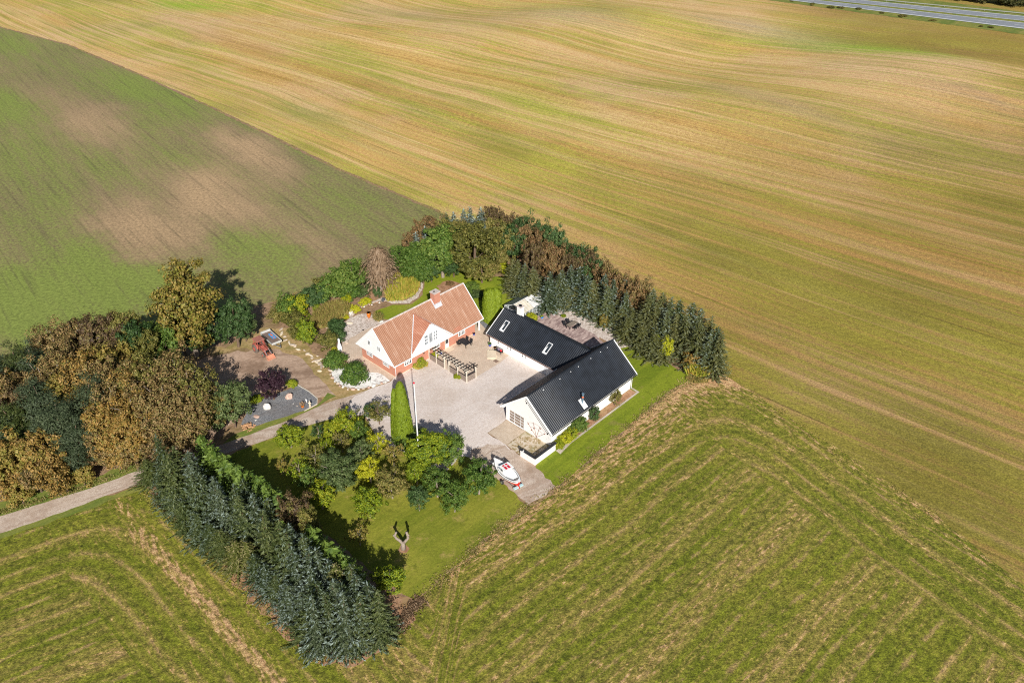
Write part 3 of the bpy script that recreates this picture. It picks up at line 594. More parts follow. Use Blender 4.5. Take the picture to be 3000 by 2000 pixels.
def dashes(p, q, n0, n1, step, ln, wd, name):
    a, b = U(*p), U(*q); d = (b-a).normalized(); nn = Vector((-d.y, d.x, 0)); m = MB()
    for i in range(n0, n1):
        s0 = a+d*(i*step); e = s0+d*ln
        P = [s0-nn*wd/2, e-nn*wd/2, e+nn*wd/2, s0+nn*wd/2]; m.add([(v.x, v.y, .135) for v in P], [(0, 1, 2, 3)])
    tag(m.build(name, MT['marking']), kind='structure')
dashes((2350, 0), (3000, 76.5), -9, 14, 14.5, 5.5, .28, 'lane_marking'); dashes((2470, 0), (3000, 56), -9, 14, 14.5, 5.5, .28, 'lane_marking')
# guard rail on the far side
a, b = ext(U(2540, 0), U(3000, 44), 1.5, 1.2); d = (b-a); n_ = int(d.length/4); gr = empty('guard_rail', a, 0, 'long grey steel guard rail along the far edge of the motorway', 'guard rail')
m = MB(); m.bar((0, 0, .62), tuple(Vector(d)+Vector((0, 0, .62))), .06, .32); m.build('rail', MT['steel'], gr)
for i in range(0, n_, 2):
    if i % 2 == 0 and i < 200: q = d*(i/n_); MB().box(q.x-.06, q.x+.06, q.y-.06, q.y+.06, 0, .7).build('rail_post', MT['steel'], gr)

# ------------------------------------------------------------------ foliage builders
def leaf_arrays(C, N, S, asp, tip=None, T=None):
    n = len(C); N = N/np.maximum(np.linalg.norm(N, axis=1, keepdims=True), 1e-6)
    if T is None: T = rng.normal(size=(n, 3))
    T = T-N*(T*N).sum(1, keepdims=True); T /= np.maximum(np.linalg.norm(T, axis=1, keepdims=True), 1e-6); Bn = np.cross(N, T)
    S = np.broadcast_to(S, (n,))[:, None]; W = S*(np.asarray(asp).reshape(-1, 1) if np.ndim(asp) else asp)
    V = np.stack([C-T*S, C+Bn*W, C+T*S, C-Bn*W], 1)
    return V, (np.zeros(n) if tip is None else tip)
def leaf_mesh(name, parts):
    V = np.concatenate([p[0] for p in parts]); tp = np.concatenate([p[1] for p in parts]); n = len(V)
    me = bpy.data.meshes.new(name); me.vertices.add(n*4); me.vertices.foreach_set('co', V.reshape(-1).astype(np.float32))
    me.loops.add(n*4); me.loops.foreach_set('vertex_index', np.arange(n*4, dtype=np.int32))
    me.polygons.add(n); me.polygons.foreach_set('loop_start', np.arange(0, n*4, 4, dtype=np.int32)); me.polygons.foreach_set('loop_total', np.full(n, 4, dtype=np.int32))
    at = me.attributes.new('tip', 'FLOAT', 'POINT'); at.data.foreach_set('value', np.repeat(tp, 4).astype(np.float32))
    me.update(calc_edges=True); me.materials.append(None); return me
def sph(n):
    v = rng.normal(size=(n, 3)); return v/np.linalg.norm(v, axis=1, keepdims=True)
def broad_crown(name, w0, h0, low, ncl, per, leaf, cl=(.16, .30), asp=.62, flat=.0, ragged=.18):
    """crown of leafy clumps; width w0, top h0, lowest leaves at low"""
    rz = (h0-low)/2; cz = (h0+low)/2; parts = []
    d = sph(ncl*3); d = d[d[:, 2] > -.75][:ncl]
    rr = rng.uniform(.55, 1., len(d))**.6
    off = 1+rng.normal(0, ragged, len(d))
    for i, v in enumerate(d):
        r = w0*rng.uniform(*cl)*.62
        c = v*rr[i]*off[i]*np.array([w0/2-r*.6, w0/2-r*.6, rz-r*.5])+np.array([0, 0, cz])
        c[2] = max(c[2], low+r*.5)
        u = sph(per); k = rng.uniform(.35, 1.08, per)[:, None]
        P = c+u*k*r*np.array([1, 1, .8]); P[:, 2] = np.maximum(P[:, 2], .08)
        N = u+rng.normal(0, .55, (per, 3))+np.array([0, 0, .45])+v*.4
        parts.append(leaf_arrays(P, N, leaf*rng.uniform(.7, 1.25, per), asp))
    return leaf_mesh(name, parts)
def conifer_crown(name, R, h, z0=.25, dz=.38, nb=8, twig=.36, tw=.28, pw=.8, droop=-.12, tipk=.45, wild=.2, up=.8):
    C, T, N, S, TP = [], [], [], [], []
    z = z0
    while z < h-.15:
        Lw = R*(1-z/h)**pw+.12
        ph = random.random()*6.28; n = max(4, int(nb*(0.55+.45*(1-z/h))))
        for k in range(n):
            a = ph+2*math.pi*k/n+random.uniform(-.25, .25); Lb = Lw*random.uniform(1-wild*1.4, 1+wild); dx, dy = math.cos(a), math.sin(a)
            r = .12; bz = z+random.uniform(-.15, .15)
            while r < Lb:
                f = r/Lb; zz = bz+droop*r+.10*r*f*f*2
                for sgn in (-1, 0, 1):
                    l = twig*random.uniform(.7, 1.2)*(1 if sgn == 0 else (1.1-.55*f)); aa = a+sgn*random.uniform(.6, 1.1)
                    t = np.array([math.cos(aa), math.sin(aa), random.uniform(-.25, .3)+ (.25 if f > .8 else 0)])
                    C.append(np.array([dx*r, dy*r, max(zz, .08)])+t*l*.6+rng.normal(0, .03, 3)); T.append(t)
                    N.append(np.array([dx*.5+random.gauss(0, .45), dy*.5+random.gauss(0, .45), up])); S.append(l)
                    TP.append(random.uniform(.4, 1.) if (f > 1-tipk and random.random() < .5) else 0.)
                r += twig*random.uniform(.6, .9)
        z += dz*random.uniform(.8, 1.2)
    for k in range(10):  # leader
        t = np.array([random.gauss(0, .25), random.gauss(0, .25), 1.]); C.append(np.array([0, 0, h-.35+random.random()*.3])); T.append(t); N.append(sph(1)[0]); S.append(.28); TP.append(random.uniform(.4, 1))
    return leaf_mesh(name, [leaf_arrays(np.array(C), np.array(N), np.array(S), tw, np.array(TP), np.array(T))])
def column_crown(name, R, h, n, leaf, twin=None, taper=.62):
    parts = []
    for (ox, oy, Rr, hh, nn) in ([(0, 0, R, h, n)]+([twin] if twin else [])):
        z = rng.uniform(0, 1, nn)**.9*hh; a = rng.uniform(0, 6.283, nn); f = z/hh
        rad = Rr*np.clip(1.0-.12*(1-f)**3-taper*f**1.25, .1, 1)*np.sqrt(np.clip(1-((f-.9)/.1).clip(0, 1)**2, .0, 1))*(1+.05*np.sin(a*5+f*9)+rng.normal(0, .035, nn))
        P = np.stack([ox+rad*np.cos(a), oy+rad*np.sin(a), z+.02], 1); N = np.stack([np.cos(a), np.sin(a), np.full(nn, .25)], 1)+rng.normal(0, .35, (nn, 3))
        T = np.tile([0, 0, 1.], (nn, 1))+rng.normal(0, .25, (nn, 3)); parts.append(leaf_arrays(P, N, leaf*rng.uniform(.7, 1.3, nn), .45, None, T))
    return leaf_mesh(name, parts)
def weeping_crown(name, R, h, n):
    C, T, N, S = [], [], [], []
    for i in range(n):
        a = random.uniform(0, 6.283); L_ = R*random.uniform(.35, 1.05); z0 = h*random.uniform(.45, .92)
        for k in range(9):
            f = (k+.5)/9; r = L_*f; z = z0+h*.12*math.sin(f*2.2)-h*.42*f*f*random.uniform(.8, 1.1)
            t = np.array([math.cos(a), math.sin(a), .5-1.5*f]); C.append(np.array([math.cos(a)*r, math.sin(a)*r, max(z, .2)])+rng.normal(0, .1, 3)); T.append(t+rng.normal(0, .2, 3)); N.append(np.array([math.cos(a), math.sin(a), .8])+rng.normal(0, .5, 3)); S.append(random.uniform(.3, .5))
    return leaf_mesh(name, [leaf_arrays(np.array(C), np.array(N), np.array(S), .17, None, np.array(T))])
def grass_blades(name, pts, hmin, hmax, wd=.05, lean=.35):
    n = len(pts); P = np.array(pts, float); P = np.concatenate([P[:, :2], np.zeros((n, 1))], 1) if P.shape[1] == 2 else P
    hh = rng.uniform(hmin, hmax, n); T = np.concatenate([rng.normal(0, lean, (n, 2)), np.ones((n, 1))], 1); N = np.concatenate([rng.normal(0, 1, (n, 2)), np.full((n, 1), .3)], 1)
    return leaf_mesh(name, [leaf_arrays(P+T/np.linalg.norm(T, axis=1, keepdims=True)*hh[:, None]*.5, N, hh*.5, wd/np.maximum(hh, .1)*2, None, T)])
def trunk_mesh(h, r, limbs=5, spread=.5):
    m = MB(); pts = [(random.uniform(-.05, .05)*i, random.uniform(-.05, .05)*i, h*i/4) for i in range(5)]; pts[0] = (0, 0, -.05)
    m.tube(pts, [r*1.25, r, r*.8, r*.55, r*.18], 7)
    for k in range(limbs):
        z = h*random.uniform(.3, .7); a = k*2.4+random.random(); L_ = h*spread*random.uniform(.5, .8)
        m.tube([(0, 0, z), (math.cos(a)*L_*.5, math.sin(a)*L_*.5, z+L_*.45), (math.cos(a)*L_, math.sin(a)*L_, z+L_*.8)], [r*.45, r*.28, r*.08], 5)
    me = bpy.data.meshes.new('trunk'); me.from_pydata(m.v, [], m.f); me.update(); me.materials.append(None); return me
PR = {}
def proto(k, w, h, crown, trunk): PR.setdefault(k, []).append((w, h, crown, trunk))
for i in range(3): proto('big', 8, 11, broad_crown('crown', 8, 11, 1.4, 150, 95, .185, cl=(.09, .22), ragged=.2), trunk_mesh(9, .26))
for i in range(3): proto('mid', 4.6, 5, broad_crown('crown', 4.6, 5, .8, 95, 62, .14, cl=(.10, .22), asp=.5, ragged=.24), trunk_mesh(4.2, .12))
for i in range(3): proto('thin', 4.4, 5, broad_crown('crown', 4.4, 5, .9, 52, 32, .135, cl=(.10, .22), ragged=.26), trunk_mesh(4.4, .10, 8, .6))
for i in range(2): proto('bare', 8, 11, broad_crown('crown', 8, 11, 2., 120, 58, .165, cl=(.09, .22), ragged=.22), trunk_mesh(10, .24, 12, .5))
for i in range(3): proto('bush', 3, 2.4, broad_crown('crown', 3, 2.4, .0, 45, 70, .11, cl=(.2, .34), ragged=.07), trunk_mesh(1.4, .08, 4))
for i in range(3): proto('shrub', 3.2, 3.6, broad_crown('crown', 3.2, 3.6, .1, 60, 60, .115, ragged=.18), trunk_mesh(2.6, .09, 5))
for i in range(4): proto('spruce', 4.8, 9, conifer_crown('crown', 2.45, 9, wild=.3, pw=.8, twig=.23, tw=.27, dz=.29, nb=10, tipk=.3), trunk_mesh(8.4, .17, 0))
for i in range(2): proto('cypress', 3.6, 8, conifer_crown('crown', 1.75, 8, dz=.30, twig=.42, tw=.42, pw=.55, droop=-.05, wild=.3, up=.5, tipk=.6), trunk_mesh(7.4, .14, 0))
for i in range(2): proto('pine', 4.6, 11, broad_crown('crown', 4.6, 11, 2., 85, 95, .16, cl=(.2, .34), asp=.28, ragged=.14), trunk_mesh(10, .2, 6, .2))
proto('juniper', 4, 1.6, conifer_crown('crown', 2.1, 1.7, z0=.1, dz=.2, nb=14, twig=.3, pw=.5, droop=.1, up=1.), trunk_mesh(1., .08, 0))
NTR = [0]
CAT = dict(spruce='spruce', cypress='cypress', pine='pine', bush='bush', shrub='shrub', juniper='bush')
NAME = dict(spruce='spruce_tree', cypress='cypress_tree', pine='pine_tree', bush='round_bush', shrub='garden_shrub', juniper='juniper_bush')
def plant(kind, pos, h, w_, mat, label, group=None, name=None, cat=None, pi=None, bark='bark'):
    """one tree or bush: Empty at its foot > trunk, crown"""
    P = PR[kind]; NTR[0] += 1; w0, h0, cr, trk = P[(NTR[0] if pi is None else pi) % len(P)]
    cat = cat or CAT.get(kind, 'tree'); name = name or NAME.get(kind, 'broadleaf_tree')
    e = empty(name, (pos[0], pos[1], 0), random.uniform(0, 6.28), label, cat, group)
    if kind in ('spruce', 'big', 'mid', 'bare', 'pine', 'cypress', 'thin'): e.rotation_euler.x = random.gauss(0, .035); e.rotation_euler.y = random.gauss(0, .035)
    for nm, me_, mt in (('trunk', trk, MT[bark]), ('crown', cr, L[mat])):
        o = bpy.data.objects.new(nm, me_); COL.objects.link(o); o.parent = e; k_ = random.uniform(.88, 1.14); o.scale = (w_/w0*k_, w_/w0/k_, h/h0)
        o.material_slots[0].link = 'OBJECT'; o.material_slots[0].material = mt
    return e
def top(px, h): q = U(px[0], px[1], h*.97); return (q.x, q.y)
ORD = 'first second third fourth fifth sixth seventh eighth ninth tenth eleventh twelfth thirteenth fourteenth fifteenth sixteenth seventeenth eighteenth nineteenth twentieth'.split()
def ordn(i): return ORD[i] if i < 20 else ('twenty-'+ORD[i-20] if i < 29 else 'thirtieth')
# ------------------------------------------------------------------ building helpers
V3 = Vector
def wall_grid(m, o, du, length, z0, z1, th, nin, ops=()):
    """wall starting at o, running along du, thickness th towards nin, with rectangular openings (u0,u1,z0,z1)"""
    us = sorted({0, length, *[v for q in ops for v in q[:2]]}); zs = sorted({z0, z1, *[v for q in ops for v in q[2:]]})
    du, nin = V3(du), V3(nin); o = V3(o)
    def solid(i, j):
        if i < 0 or j < 0 or i >= len(us)-1 or j >= len(zs)-1: return False
        uc, zc_ = (us[i]+us[i+1])/2, (zs[j]+zs[j+1])/2
        return not any(q[0] < uc < q[1] and q[2] < zc_ < q[3] for q in ops)
    def pt(u, z, t): p = o+du*u+nin*t; return (p.x, p.y, z)
    for i in range(len(us)-1):
        for j in range(len(zs)-1):
            if not solid(i, j): continue
            a, b, c, d = us[i], us[i+1], zs[j], zs[j+1]
            for t in (0, th): m.add([pt(a, c, t), pt(b, c, t), pt(b, d, t), pt(a, d, t)], [(0, 1, 2, 3)])
            if not solid(i-1, j): m.add([pt(a, c, 0), pt(a, d, 0), pt(a, d, th), pt(a, c, th)], [(0, 1, 2, 3)])
            if not solid(i+1, j): m.add([pt(b, c, 0), pt(b, d, 0), pt(b, d, th), pt(b, c, th)], [(0, 1, 2, 3)])
            if not solid(i, j-1): m.add([pt(a, c, 0), pt(b, c, 0), pt(b, c, th), pt(a, c, th)], [(0, 1, 2, 3)])
            if not solid(i, j+1): m.add([pt(a, d, 0), pt(b, d, 0), pt(b, d, th), pt(a, d, th)], [(0, 1, 2, 3)])
def window(par, o, du, w_, h, nx_, nz_, nrm, fr=.09, mu=.05, out=.02, dep=.10, pane='glass', name='window', frame='trim'):
    """window with its lower left corner at o: frame and glazing bars in one part, its pane a sub-part"""
    o, du, nrm = V3(o), V3(du), V3(nrm); m = MB()
    def bx(u0, u1, z0, z1, t0, t1):
        P = [o+du*u+V3((0, 0, z))+nrm*t for t in (t0, t1) for u, z in ((u0, z0), (u1, z0), (u1, z1), (u0, z1))]
        m.add(P, [(0, 3, 2, 1), (4, 5, 6, 7), (0, 1, 5, 4), (1, 2, 6, 5), (2, 3, 7, 6), (3, 0, 4, 7)])
    bx(0, w_, 0, fr, -dep, out); bx(0, w_, h-fr, h, -dep, out); bx(0, fr, fr, h-fr, -dep, out); bx(w_-fr, w_, fr, h-fr, -dep, out)
    for i in range(1, nx_):
        u = fr+(w_-2*fr)*i/nx_; k = mu*(1.6 if (nx_ % 2 == 0 and i == nx_//2) else 1); bx(u-k/2, u+k/2, fr, h-fr, -dep+.02, out-.012)
    for j in range(1, nz_):
        z = fr+(h-2*fr)*j/nz_; bx(fr, w_-fr, z-mu/2, z+mu/2, -dep+.022, out-.016)
    f = m.build(name, MT[frame], par)
    p = MB(); P = [o+du*u+V3((0, 0, z))+nrm*t for t in (-dep+.03, -dep+.045) for u, z in ((fr*.5, fr*.5), (w_-fr*.5, fr*.5), (w_-fr*.5, h-fr*.5), (fr*.5, h-fr*.5))]
    p.add(P, [(0, 3, 2, 1), (4, 5, 6, 7), (0, 1, 5, 4), (1, 2, 6, 5), (2, 3, 7, 6), (3, 0, 4, 7)]); p.build('pane', MT[pane], f)
    return f
def corr_slope(m, x0, x1, y0, z0, y1, z1, pitch=.3, amp=.035, th=.07, square=False):
    """ribbed sheet from eave line (y0,z0) to ridge line (y1,z1) between x0 and x1, ribs run down the slope"""
    L_ = math.hypot(y1-y0, z1-z0); ny_, nz_ = -(z1-z0)/L_, (y1-y0)/L_
    if nz_ < 0: ny_, nz_ = -ny_, -nz_
    n = int((x1-x0)/pitch*6); top_, bot = [], []
    for i in range(n+1):
        x = x0+(x1-x0)*i/n; ph = (x-x0)/pitch*2*math.pi; a = math.sin(ph); a = (max(-.6, min(1, a*2.2))) if square else a
        a = amp*a
        for (y, z) in ((y0, z0), (y1, z1)): top_.append((x, y+ny_*a, z+nz_*a))
        for (y, z) in ((y0, z0), (y1, z1)): bot.append((x, y-ny_*th, z-nz_*th))
    k = len(top_); F_ = []
    for i in range(n):
        a = 2*i; F_.append((a, a+2, a+3, a+1)); F_.append((k+a, k+a+1, k+a+3, k+a+2)); F_.append((a, k+a, k+a+2, a+2)); F_.append((a+1, a+3, k+a+3, k+a+1))
    F_.append((0, 1, k+1, k)); F_.append((2*n, k+2*n, k+2*n+1, 2*n+1))
    m.add(top_+bot, F_)
def rake(m, x0, x1, y0, z0, y1, z1, h=.24, up=.09):
    """barge board lying under the roof edge between (y0,z0) and (y1,z1)"""
    P = [(y0, z0+up), (y1, z1+up), (y1, z1-h), (y0, z0-h)]
    m.prism(P, lambda u, v, t: (t, u, v), x0, x1)

# ------------------------------------------------------------------ the brick farmhouse
hs = empty('brick_farmhouse', HO, TH, 'red brick farmhouse with orange clay tiled roof and white gables', 'house')
L_, W_, he, hr, ov, og = 20.07, 9.65, 2.70, 7.74, .63, .573; XE = 18.65
fo = [(2.6-og, 4.2-og, 1.08, 2.2), (8.85-og, 10.45-og, 1.2, 2.28), (14.68-og, 16.28-og, 1.08, 2.12), (11.66-og, 12.56-og, .12, 2.12)]
m = MB(); wall_grid(m, (og, ov, 0), (1, 0, 0), XE-og, .12, 2.62, .3, (0, 1, 0), fo)
wall_grid(m, (og, ov+.3, 0), (0, 1, 0), W_-2*ov-.6, .12, 2.40, .3, (1, 0, 0), [(2.0-ov-.3, 3.6-ov-.3, 1.1, 2.36), (6.15-ov-.3, 7.75-ov-.3, 1.1, 2.36)])
wall_grid(m, (og, W_-ov-.3, 0), (1, 0, 0), XE-og, .12, 2.62, .3, (0, 1, 0), [(2.5, 4.1, 1.1, 2.2), (8, 9.6, 1.1, 2.2), (13.5, 15.1, 1.1, 2.2)])
wall_grid(m, (XE-.3, ov+.3, 0), (0, 1, 0), W_-2*ov-.6, .12, 2.62, .3, (1, 0, 0))
wb = m.build('wall', MT['brick'], hs)
m = MB(); m.box(og-.06, XE+.06, ov-.06, W_-ov+.06, -.05, .12); m.build('plinth', MT['slab'], hs)
for (x, y, w_, h, n1, n2) in ((2.6, ov, 1.6, 1.12, 4, 2), (8.85, ov, 1.6, 1.08, 4, 2), (14.68, ov, 1.6, 1.04, 4, 2)):
    window(hs, (x, y, 1.08 if x != 8.85 else 1.2), (1, 0, 0), w_, h, n1, n2, (0, -1, 0), fr=.13, mu=.075, dep=.06)
for y in (3.6, 7.75): window(hs, (og, y, 1.1), (0, -1, 0), 1.6, 1.26, 4, 3, (-1, 0, 0), fr=.13, mu=.085, dep=.05)
for x in (2.5+og, 8+og, 13.5+og): window(hs, (x+1.6, W_-ov, 1.1), (-1, 0, 0), 1.6, 1.1, 4, 2, (0, 1, 0), dep=.06)
# gable boards: a white boarded triangle at each end
tri = [(.06, 2.66), (W_/2, hr-.12), (W_-.06, 2.66), (W_-.06, 2.40), (.06, 2.40)]
m = MB(); m.prism(tri, lambda u, v, t: (t, u, v), .12, .62); gb = m.build('gable_boarding', MT['trim'], hs)
m = MB(); m.prism(tri, lambda u, v, t: (t, u, v), L_-.2, L_-.1); m.build('gable_boarding', MT['trim'], hs)
m = MB(); m.box(XE-.1, L_-.12, .1, W_-.1, 2.42, 2.52); m.build('carport_ceiling', MT['trim'], hs)
m = MB(); m.box(.1, .64, .58, W_-.58, 2.355, 2.398); m.build('gable_flashing', MT['lead'], hs)
window(hs, (.12, 6.5, 3.9), (0, -1, 0), .78, .95, 2, 3, (-1, 0, 0), fr=.12, mu=.10, dep=.0, out=.06)
window(hs, (.12, 4.1, 3.85), (0, -1, 0), .78, .95, 2, 3, (-1, 0, 0), fr=.12, mu=.10, dep=.0, out=.06)
# carport posts
for y in (ov+.1, W_-ov-.2):
    m = MB(); m.box(19.66, 19.9, y-.1, y+.12, 0, 2.42); m.build('post', MT['trim'], hs)
# roof
m = MB(); corr_slope(m, 0, L_, 0, he, W_/2, hr, .30, .055); corr_slope(m, 0, L_, W_, he, W_/2, hr, .30, .055); rf = m.build('roof', MT['tile'], hs)
m = MB(); m.tube([(-.02, W_/2, hr+.0), (L_+.02, W_/2, hr+.0)], .15, 8); m.build('ridge', MT['ridge'], rf)
for x0, x1 in ((-.07, .03), (L_-.03, L_+.07)):
    m = MB(); rake(m, x0, x1, -.05, he-.04, W_/2, hr+.01, .2, .07); rake(m, x0, x1, W_+.05, he-.04, W_/2, hr+.01, .2, .07); m.build('barge_board', MT['trim'], rf)
m = MB(); m.tube([(-.02, -.09, he-.08), (L_+.02, -.09, he-.08)], .075, 8); m.box(.0, L_, -.01, .03, he-.24, he-.08); m.build('gutter', MT['trim'], rf)
m = MB(); m.tube([(-.02, W_+.09, he-.08), (L_+.02, W_+.09, he-.08)], .075, 8); m.box(.0, L_, W_-.03, W_+.01, he-.24, he-.08); m.build('gutter', MT['trim'], rf)
m = MB(); m.tube([(.64, .05, he-.1), (.66, ov-.09, he-.35), (.66, ov-.09, .15)], .05, 8); m.build('downpipe', MT['gutter'], hs)
# soffit
m = MB(); m.box(.64, L_-.22, .02, ov+.02, 2.47, 2.50); m.box(.64, L_-.22, W_-ov-.02, W_-.02, 2.47, 2.50); m.build('soffit', MT['trim'], hs)
# repaired bright tiles by the dormer
sl = (hr-he)/(W_/2)
m = MB(); corr_slope(m, 13.5, 15.0, .02, he+.02*sl+.05, .55, he+.55*sl+.05, .30, .035, .03); m.build('replaced_tiles', MT['tile_new'], rf)
# cross gable (dormer)
DX0, DX1, DXM, DZ0, DZ1 = 3.65, 12.85, 8.12, 2.78, 7.08
dm_y = (DZ1-he)/sl
m = MB()
def half_gable(m, xe, xr, yf=.0, sgn=1):
    n = int((dm_y-yf)/.30*6); tp, bt = [], []
    for i in range(n+1):
        y = yf+(dm_y-yf)*i/n; zlow = max(DZ0, he+sl*y-.12); f = (zlow-DZ0)/(DZ1-DZ0); a = .035*math.sin(2*math.pi*i/6)
        xl = xe+(xr-xe)*f; nrmx = -(DZ1-DZ0)*sgn; nl = math.hypot(DZ1-DZ0, xr-xe); nxx, nzz = nrmx/nl, abs(xr-xe)/nl
        tp += [(xl+nxx*a, y, zlow+nzz*a), (xr+nxx*a, y, DZ1+nzz*a)]; bt += [(xl-nxx*.07, y, zlow-nzz*.07), (xr-nxx*.07, y, DZ1-nzz*.07)]
    k = len(tp); F_ = []
    for i in range(n):
        a = 2*i; F_ += [(a, a+2, a+3, a+1), (k+a, k+a+1, k+a+3, k+a+2), (a, k+a, k+a+2, a+2)]
    F_ += [(0, 1, k+1, k)]; m.add(tp+bt, F_)
half_gable(m, DX0, DXM, sgn=1); half_gable(m, DX1, DXM, sgn=-1); dr_ = m.build('dormer_roof', MT['tile_new'], hs)
m = MB(); m.tube([(DXM, -.04, DZ1+.02), (DXM, dm_y+.1, DZ1+.02)], .13, 8); m.build('ridge', MT['tile_new'], dr_)
for xe in (DX0, DX1):
    m = MB(); y0 = .25
    zc0 = (xe, y0-.25, DZ0+.03); m.tube([(xe+(.05 if xe < 8 else -.05), .05, he+.05*sl+.05), (DXM, dm_y, DZ1+.03)], .10, 6); m.build('valley_flashing', MT['lead'], dr_)
    sg = 1 if xe < 8 else -1
# white dormer gable wall with its big window opening
gp = [(DX0+.32, DZ0+.02), (DX1-.32, DZ0+.02), (DXM, DZ1-.14)]
OPX0, OPX1, OPZ0, OPZ1 = 6.52, 9.62, 3.36, 5.42
m = MB()
def gz(x): return DZ0+.02+(DZ1-DZ0-.16)*((x-DX0-.32)/(DXM-DX0-.32) if x < DXM else (DX1-.32-x)/(DX1-.32-DXM))
pf = lambda u, v, t: (u, t, v)
m.prism([(DX0+.32, DZ0+.02), (OPX0, DZ0+.02), (OPX0, gz(OPX0))], pf, .10, .36)
m.prism([(OPX1, DZ0+.02), (DX1-.32, DZ0+.02), (OPX1, gz(OPX1))], pf, .10, .36)
m.prism([(OPX0, OPZ1), (OPX1, OPZ1), (OPX1, gz(OPX1)), (DXM, gz(DXM)), (OPX0, gz(OPX0))], pf, .10, .36)
m.prism([(OPX0, DZ0+.02), (OPX1, DZ0+.02), (OPX1, OPZ0), (OPX0, OPZ0)], pf, .10, .36)
m.box(DX0+.1, DX1-.1, -.03, .098, DZ0-.16, DZ0+.1)
m.build('dormer_gable', MT['trim'], hs)
m = MB()
for xe, xr in ((DX0, DXM), (DX1, DXM)):
    P = [(xe, DZ0+.06), (xr, DZ1+.06), (xr, DZ1-.18), (xe, DZ0-.12)]; m.prism(P, pf, -.04, .095)
m.build('barge_board', MT['trim'], dr_)
window(hs, (OPX0+.02, .10, OPZ0), (1, 0, 0), 1.0, 2.0, 1, 3, (0, -1, 0), fr=.13, mu=.13, dep=.06, pane='curtain_glass')
window(hs, (OPX0+1.05, .10, OPZ0), (1, 0, 0), .98, 2.0, 1, 1, (0, -1, 0), fr=.12, mu=.1, dep=.06, pane='curtain_glass')
window(hs, (OPX0+2.06, .10, OPZ0), (1, 0, 0), 1.02, 2.0, 2, 3, (0, -1, 0), fr=.13, mu=.1, dep=.06, pane='curtain_glass')
m = MB(); m.prism([(-.34, 2.92), (.095, 3.34), (.095, 3.26), (-.34, 2.85)], lambda u, v, t: (t, u, v), 6.6, 10.1); m.build('balcony_ledge', MT['lead'], hs)
# door with an orange side panel and step
m = MB(); m.box(11.68, 12.54, ov+.16, ov+.22, .12, 2.1); dr = m.build('door', MT['trim'], hs)
m = MB(); m.box(11.80, 12.42, ov+.135, ov+.157, .9, 2.0); m.build('pane', MT['glass'], dr); MB().tube([(12.46, ov+.14, 1.05), (12.46, ov+.08, 1.05), (12.38, ov+.08, 1.05)], .015, 6).build('handle', MT['steel'], dr)
m = MB(); m.box(11.50, 11.66, ov-.035, ov+.0, .12, 2.12); m.build('door_post', MT['wood_pale'], hs)
m = MB(); m.box(11.4, 12.75, ov-.95, ov-.07, -.02, .1); m.build('door_step', MT['slab'], hs)
# chimney
m = MB(); cxx, cyy = 13.15, W_/2-.42
m.box(cxx-.62, cxx+.62, cyy-.52, cyy+.52, hr-1.2, hr+1.32); ch = m.build('chimney', MT['brick'], hs)
m = MB(); m.box(cxx-.72, cxx+.72, cyy-.62, cyy+.62, hr+1.32, hr+1.46); m.build('chimney_cap', MT['ridge'], ch); MB().tube([(cxx-.2, cyy, hr+1.44), (cxx-.2, cyy, hr+1.56)], [.15, .14], 10).build('flue', MT['iron'], ch)
m = MB(); zf = he+sl*(cyy-.52); m.prism([(cyy-.85, he+sl*(cyy-.85)+.06), (cyy-.50, zf+.09), (cyy-.50, zf+.40), (cyy-.54, zf+.40), (cyy-.56, zf+.14), (cyy-.87, he+sl*(cyy-.87)+.10)], lambda u, v, t: (t, u, v), cxx-.82, cxx+.82)
for x in (cxx-.82, cxx+.64): m.prism([(cyy-.6, he+sl*(cyy-.6)+.05), (W_/2-.1, hr+.0), (W_/2-.1, hr+.2), (cyy-.6, he+sl*(cyy-.6)+.24)], lambda u, v, t: (t, u, v), x, x+.18)
m.build('chimney_flashing', MT['lead'], ch)
# ------------------------------------------------------------------ the large black roofed barn
bn = empty('white_barn', BO, TH, 'large whitewashed barn with black corrugated roof, garage door in its gable', 'barn')
L_, W_, he, heb, hr, ov, og = 20.45, 10.04, 2.86, 2.67, 7.04, .53, .63
m = MB(); wall_grid(m, (og, ov, 0), (1, 0, 0), L_-2*og, -.05, 2.95, .3, (0, 1, 0))
wall_grid(m, (og, W_-ov-.3, 0), (1, 0, 0), L_-2*og, -.05, 2.75, .3, (0, 1, 0), [(1.6, 2.5, 1.1, 1.9), (4.2, 5.1, 0.05, 2.05)])
wall_grid(m, (og, ov+.3, 0), (0, 1, 0), W_-2*ov-.6, -.05, 2.75, .3, (1, 0, 0), [(5.95-ov-.3, 9.02-ov-.3, .02, 2.25)])
wall_grid(m, (L_-og-.3, ov+.3, 0), (0, 1, 0), W_-2*ov-.6, -.05, 2.75, .3, (1, 0, 0), [(3, 4.2, 1, 2)])
tri = [(ov+.02, 2.75), (ov+.02, 2.98), (W_/2, hr-.16), (W_-ov-.02, 2.86), (W_-ov-.02, 2.75)]
for x in (og, L_-og-.3): m.prism(tri, lambda u, v, t: (t, u, v), x+.002, x+.298)
m.build('wall', MT['limewash'], bn)
m = MB(); corr_slope(m, 0, L_, 0, he, W_/2, hr, .34, .05, square=True); corr_slope(m, 0, L_, W_, heb, W_/2, hr, .34, .05, square=True); rf = m.build('roof', MT['black_roof'], bn)
m = MB(); m.tube([(-.02, W_/2, hr+.01), (L_+.02, W_/2, hr+.01)], .12, 8); m.build('ridge', MT['black_roof'], rf)
for x0, x1 in ((-.06, .06), (L_-.06, L_+.06)):
    m = MB(); rake(m, x0, x1, -.08, he-.06, W_/2, hr, .26, .09); rake(m, x0, x1, W_+.08, heb-.06, W_/2, hr, .26, .09); m.build('barge_board', MT['trim'], rf)
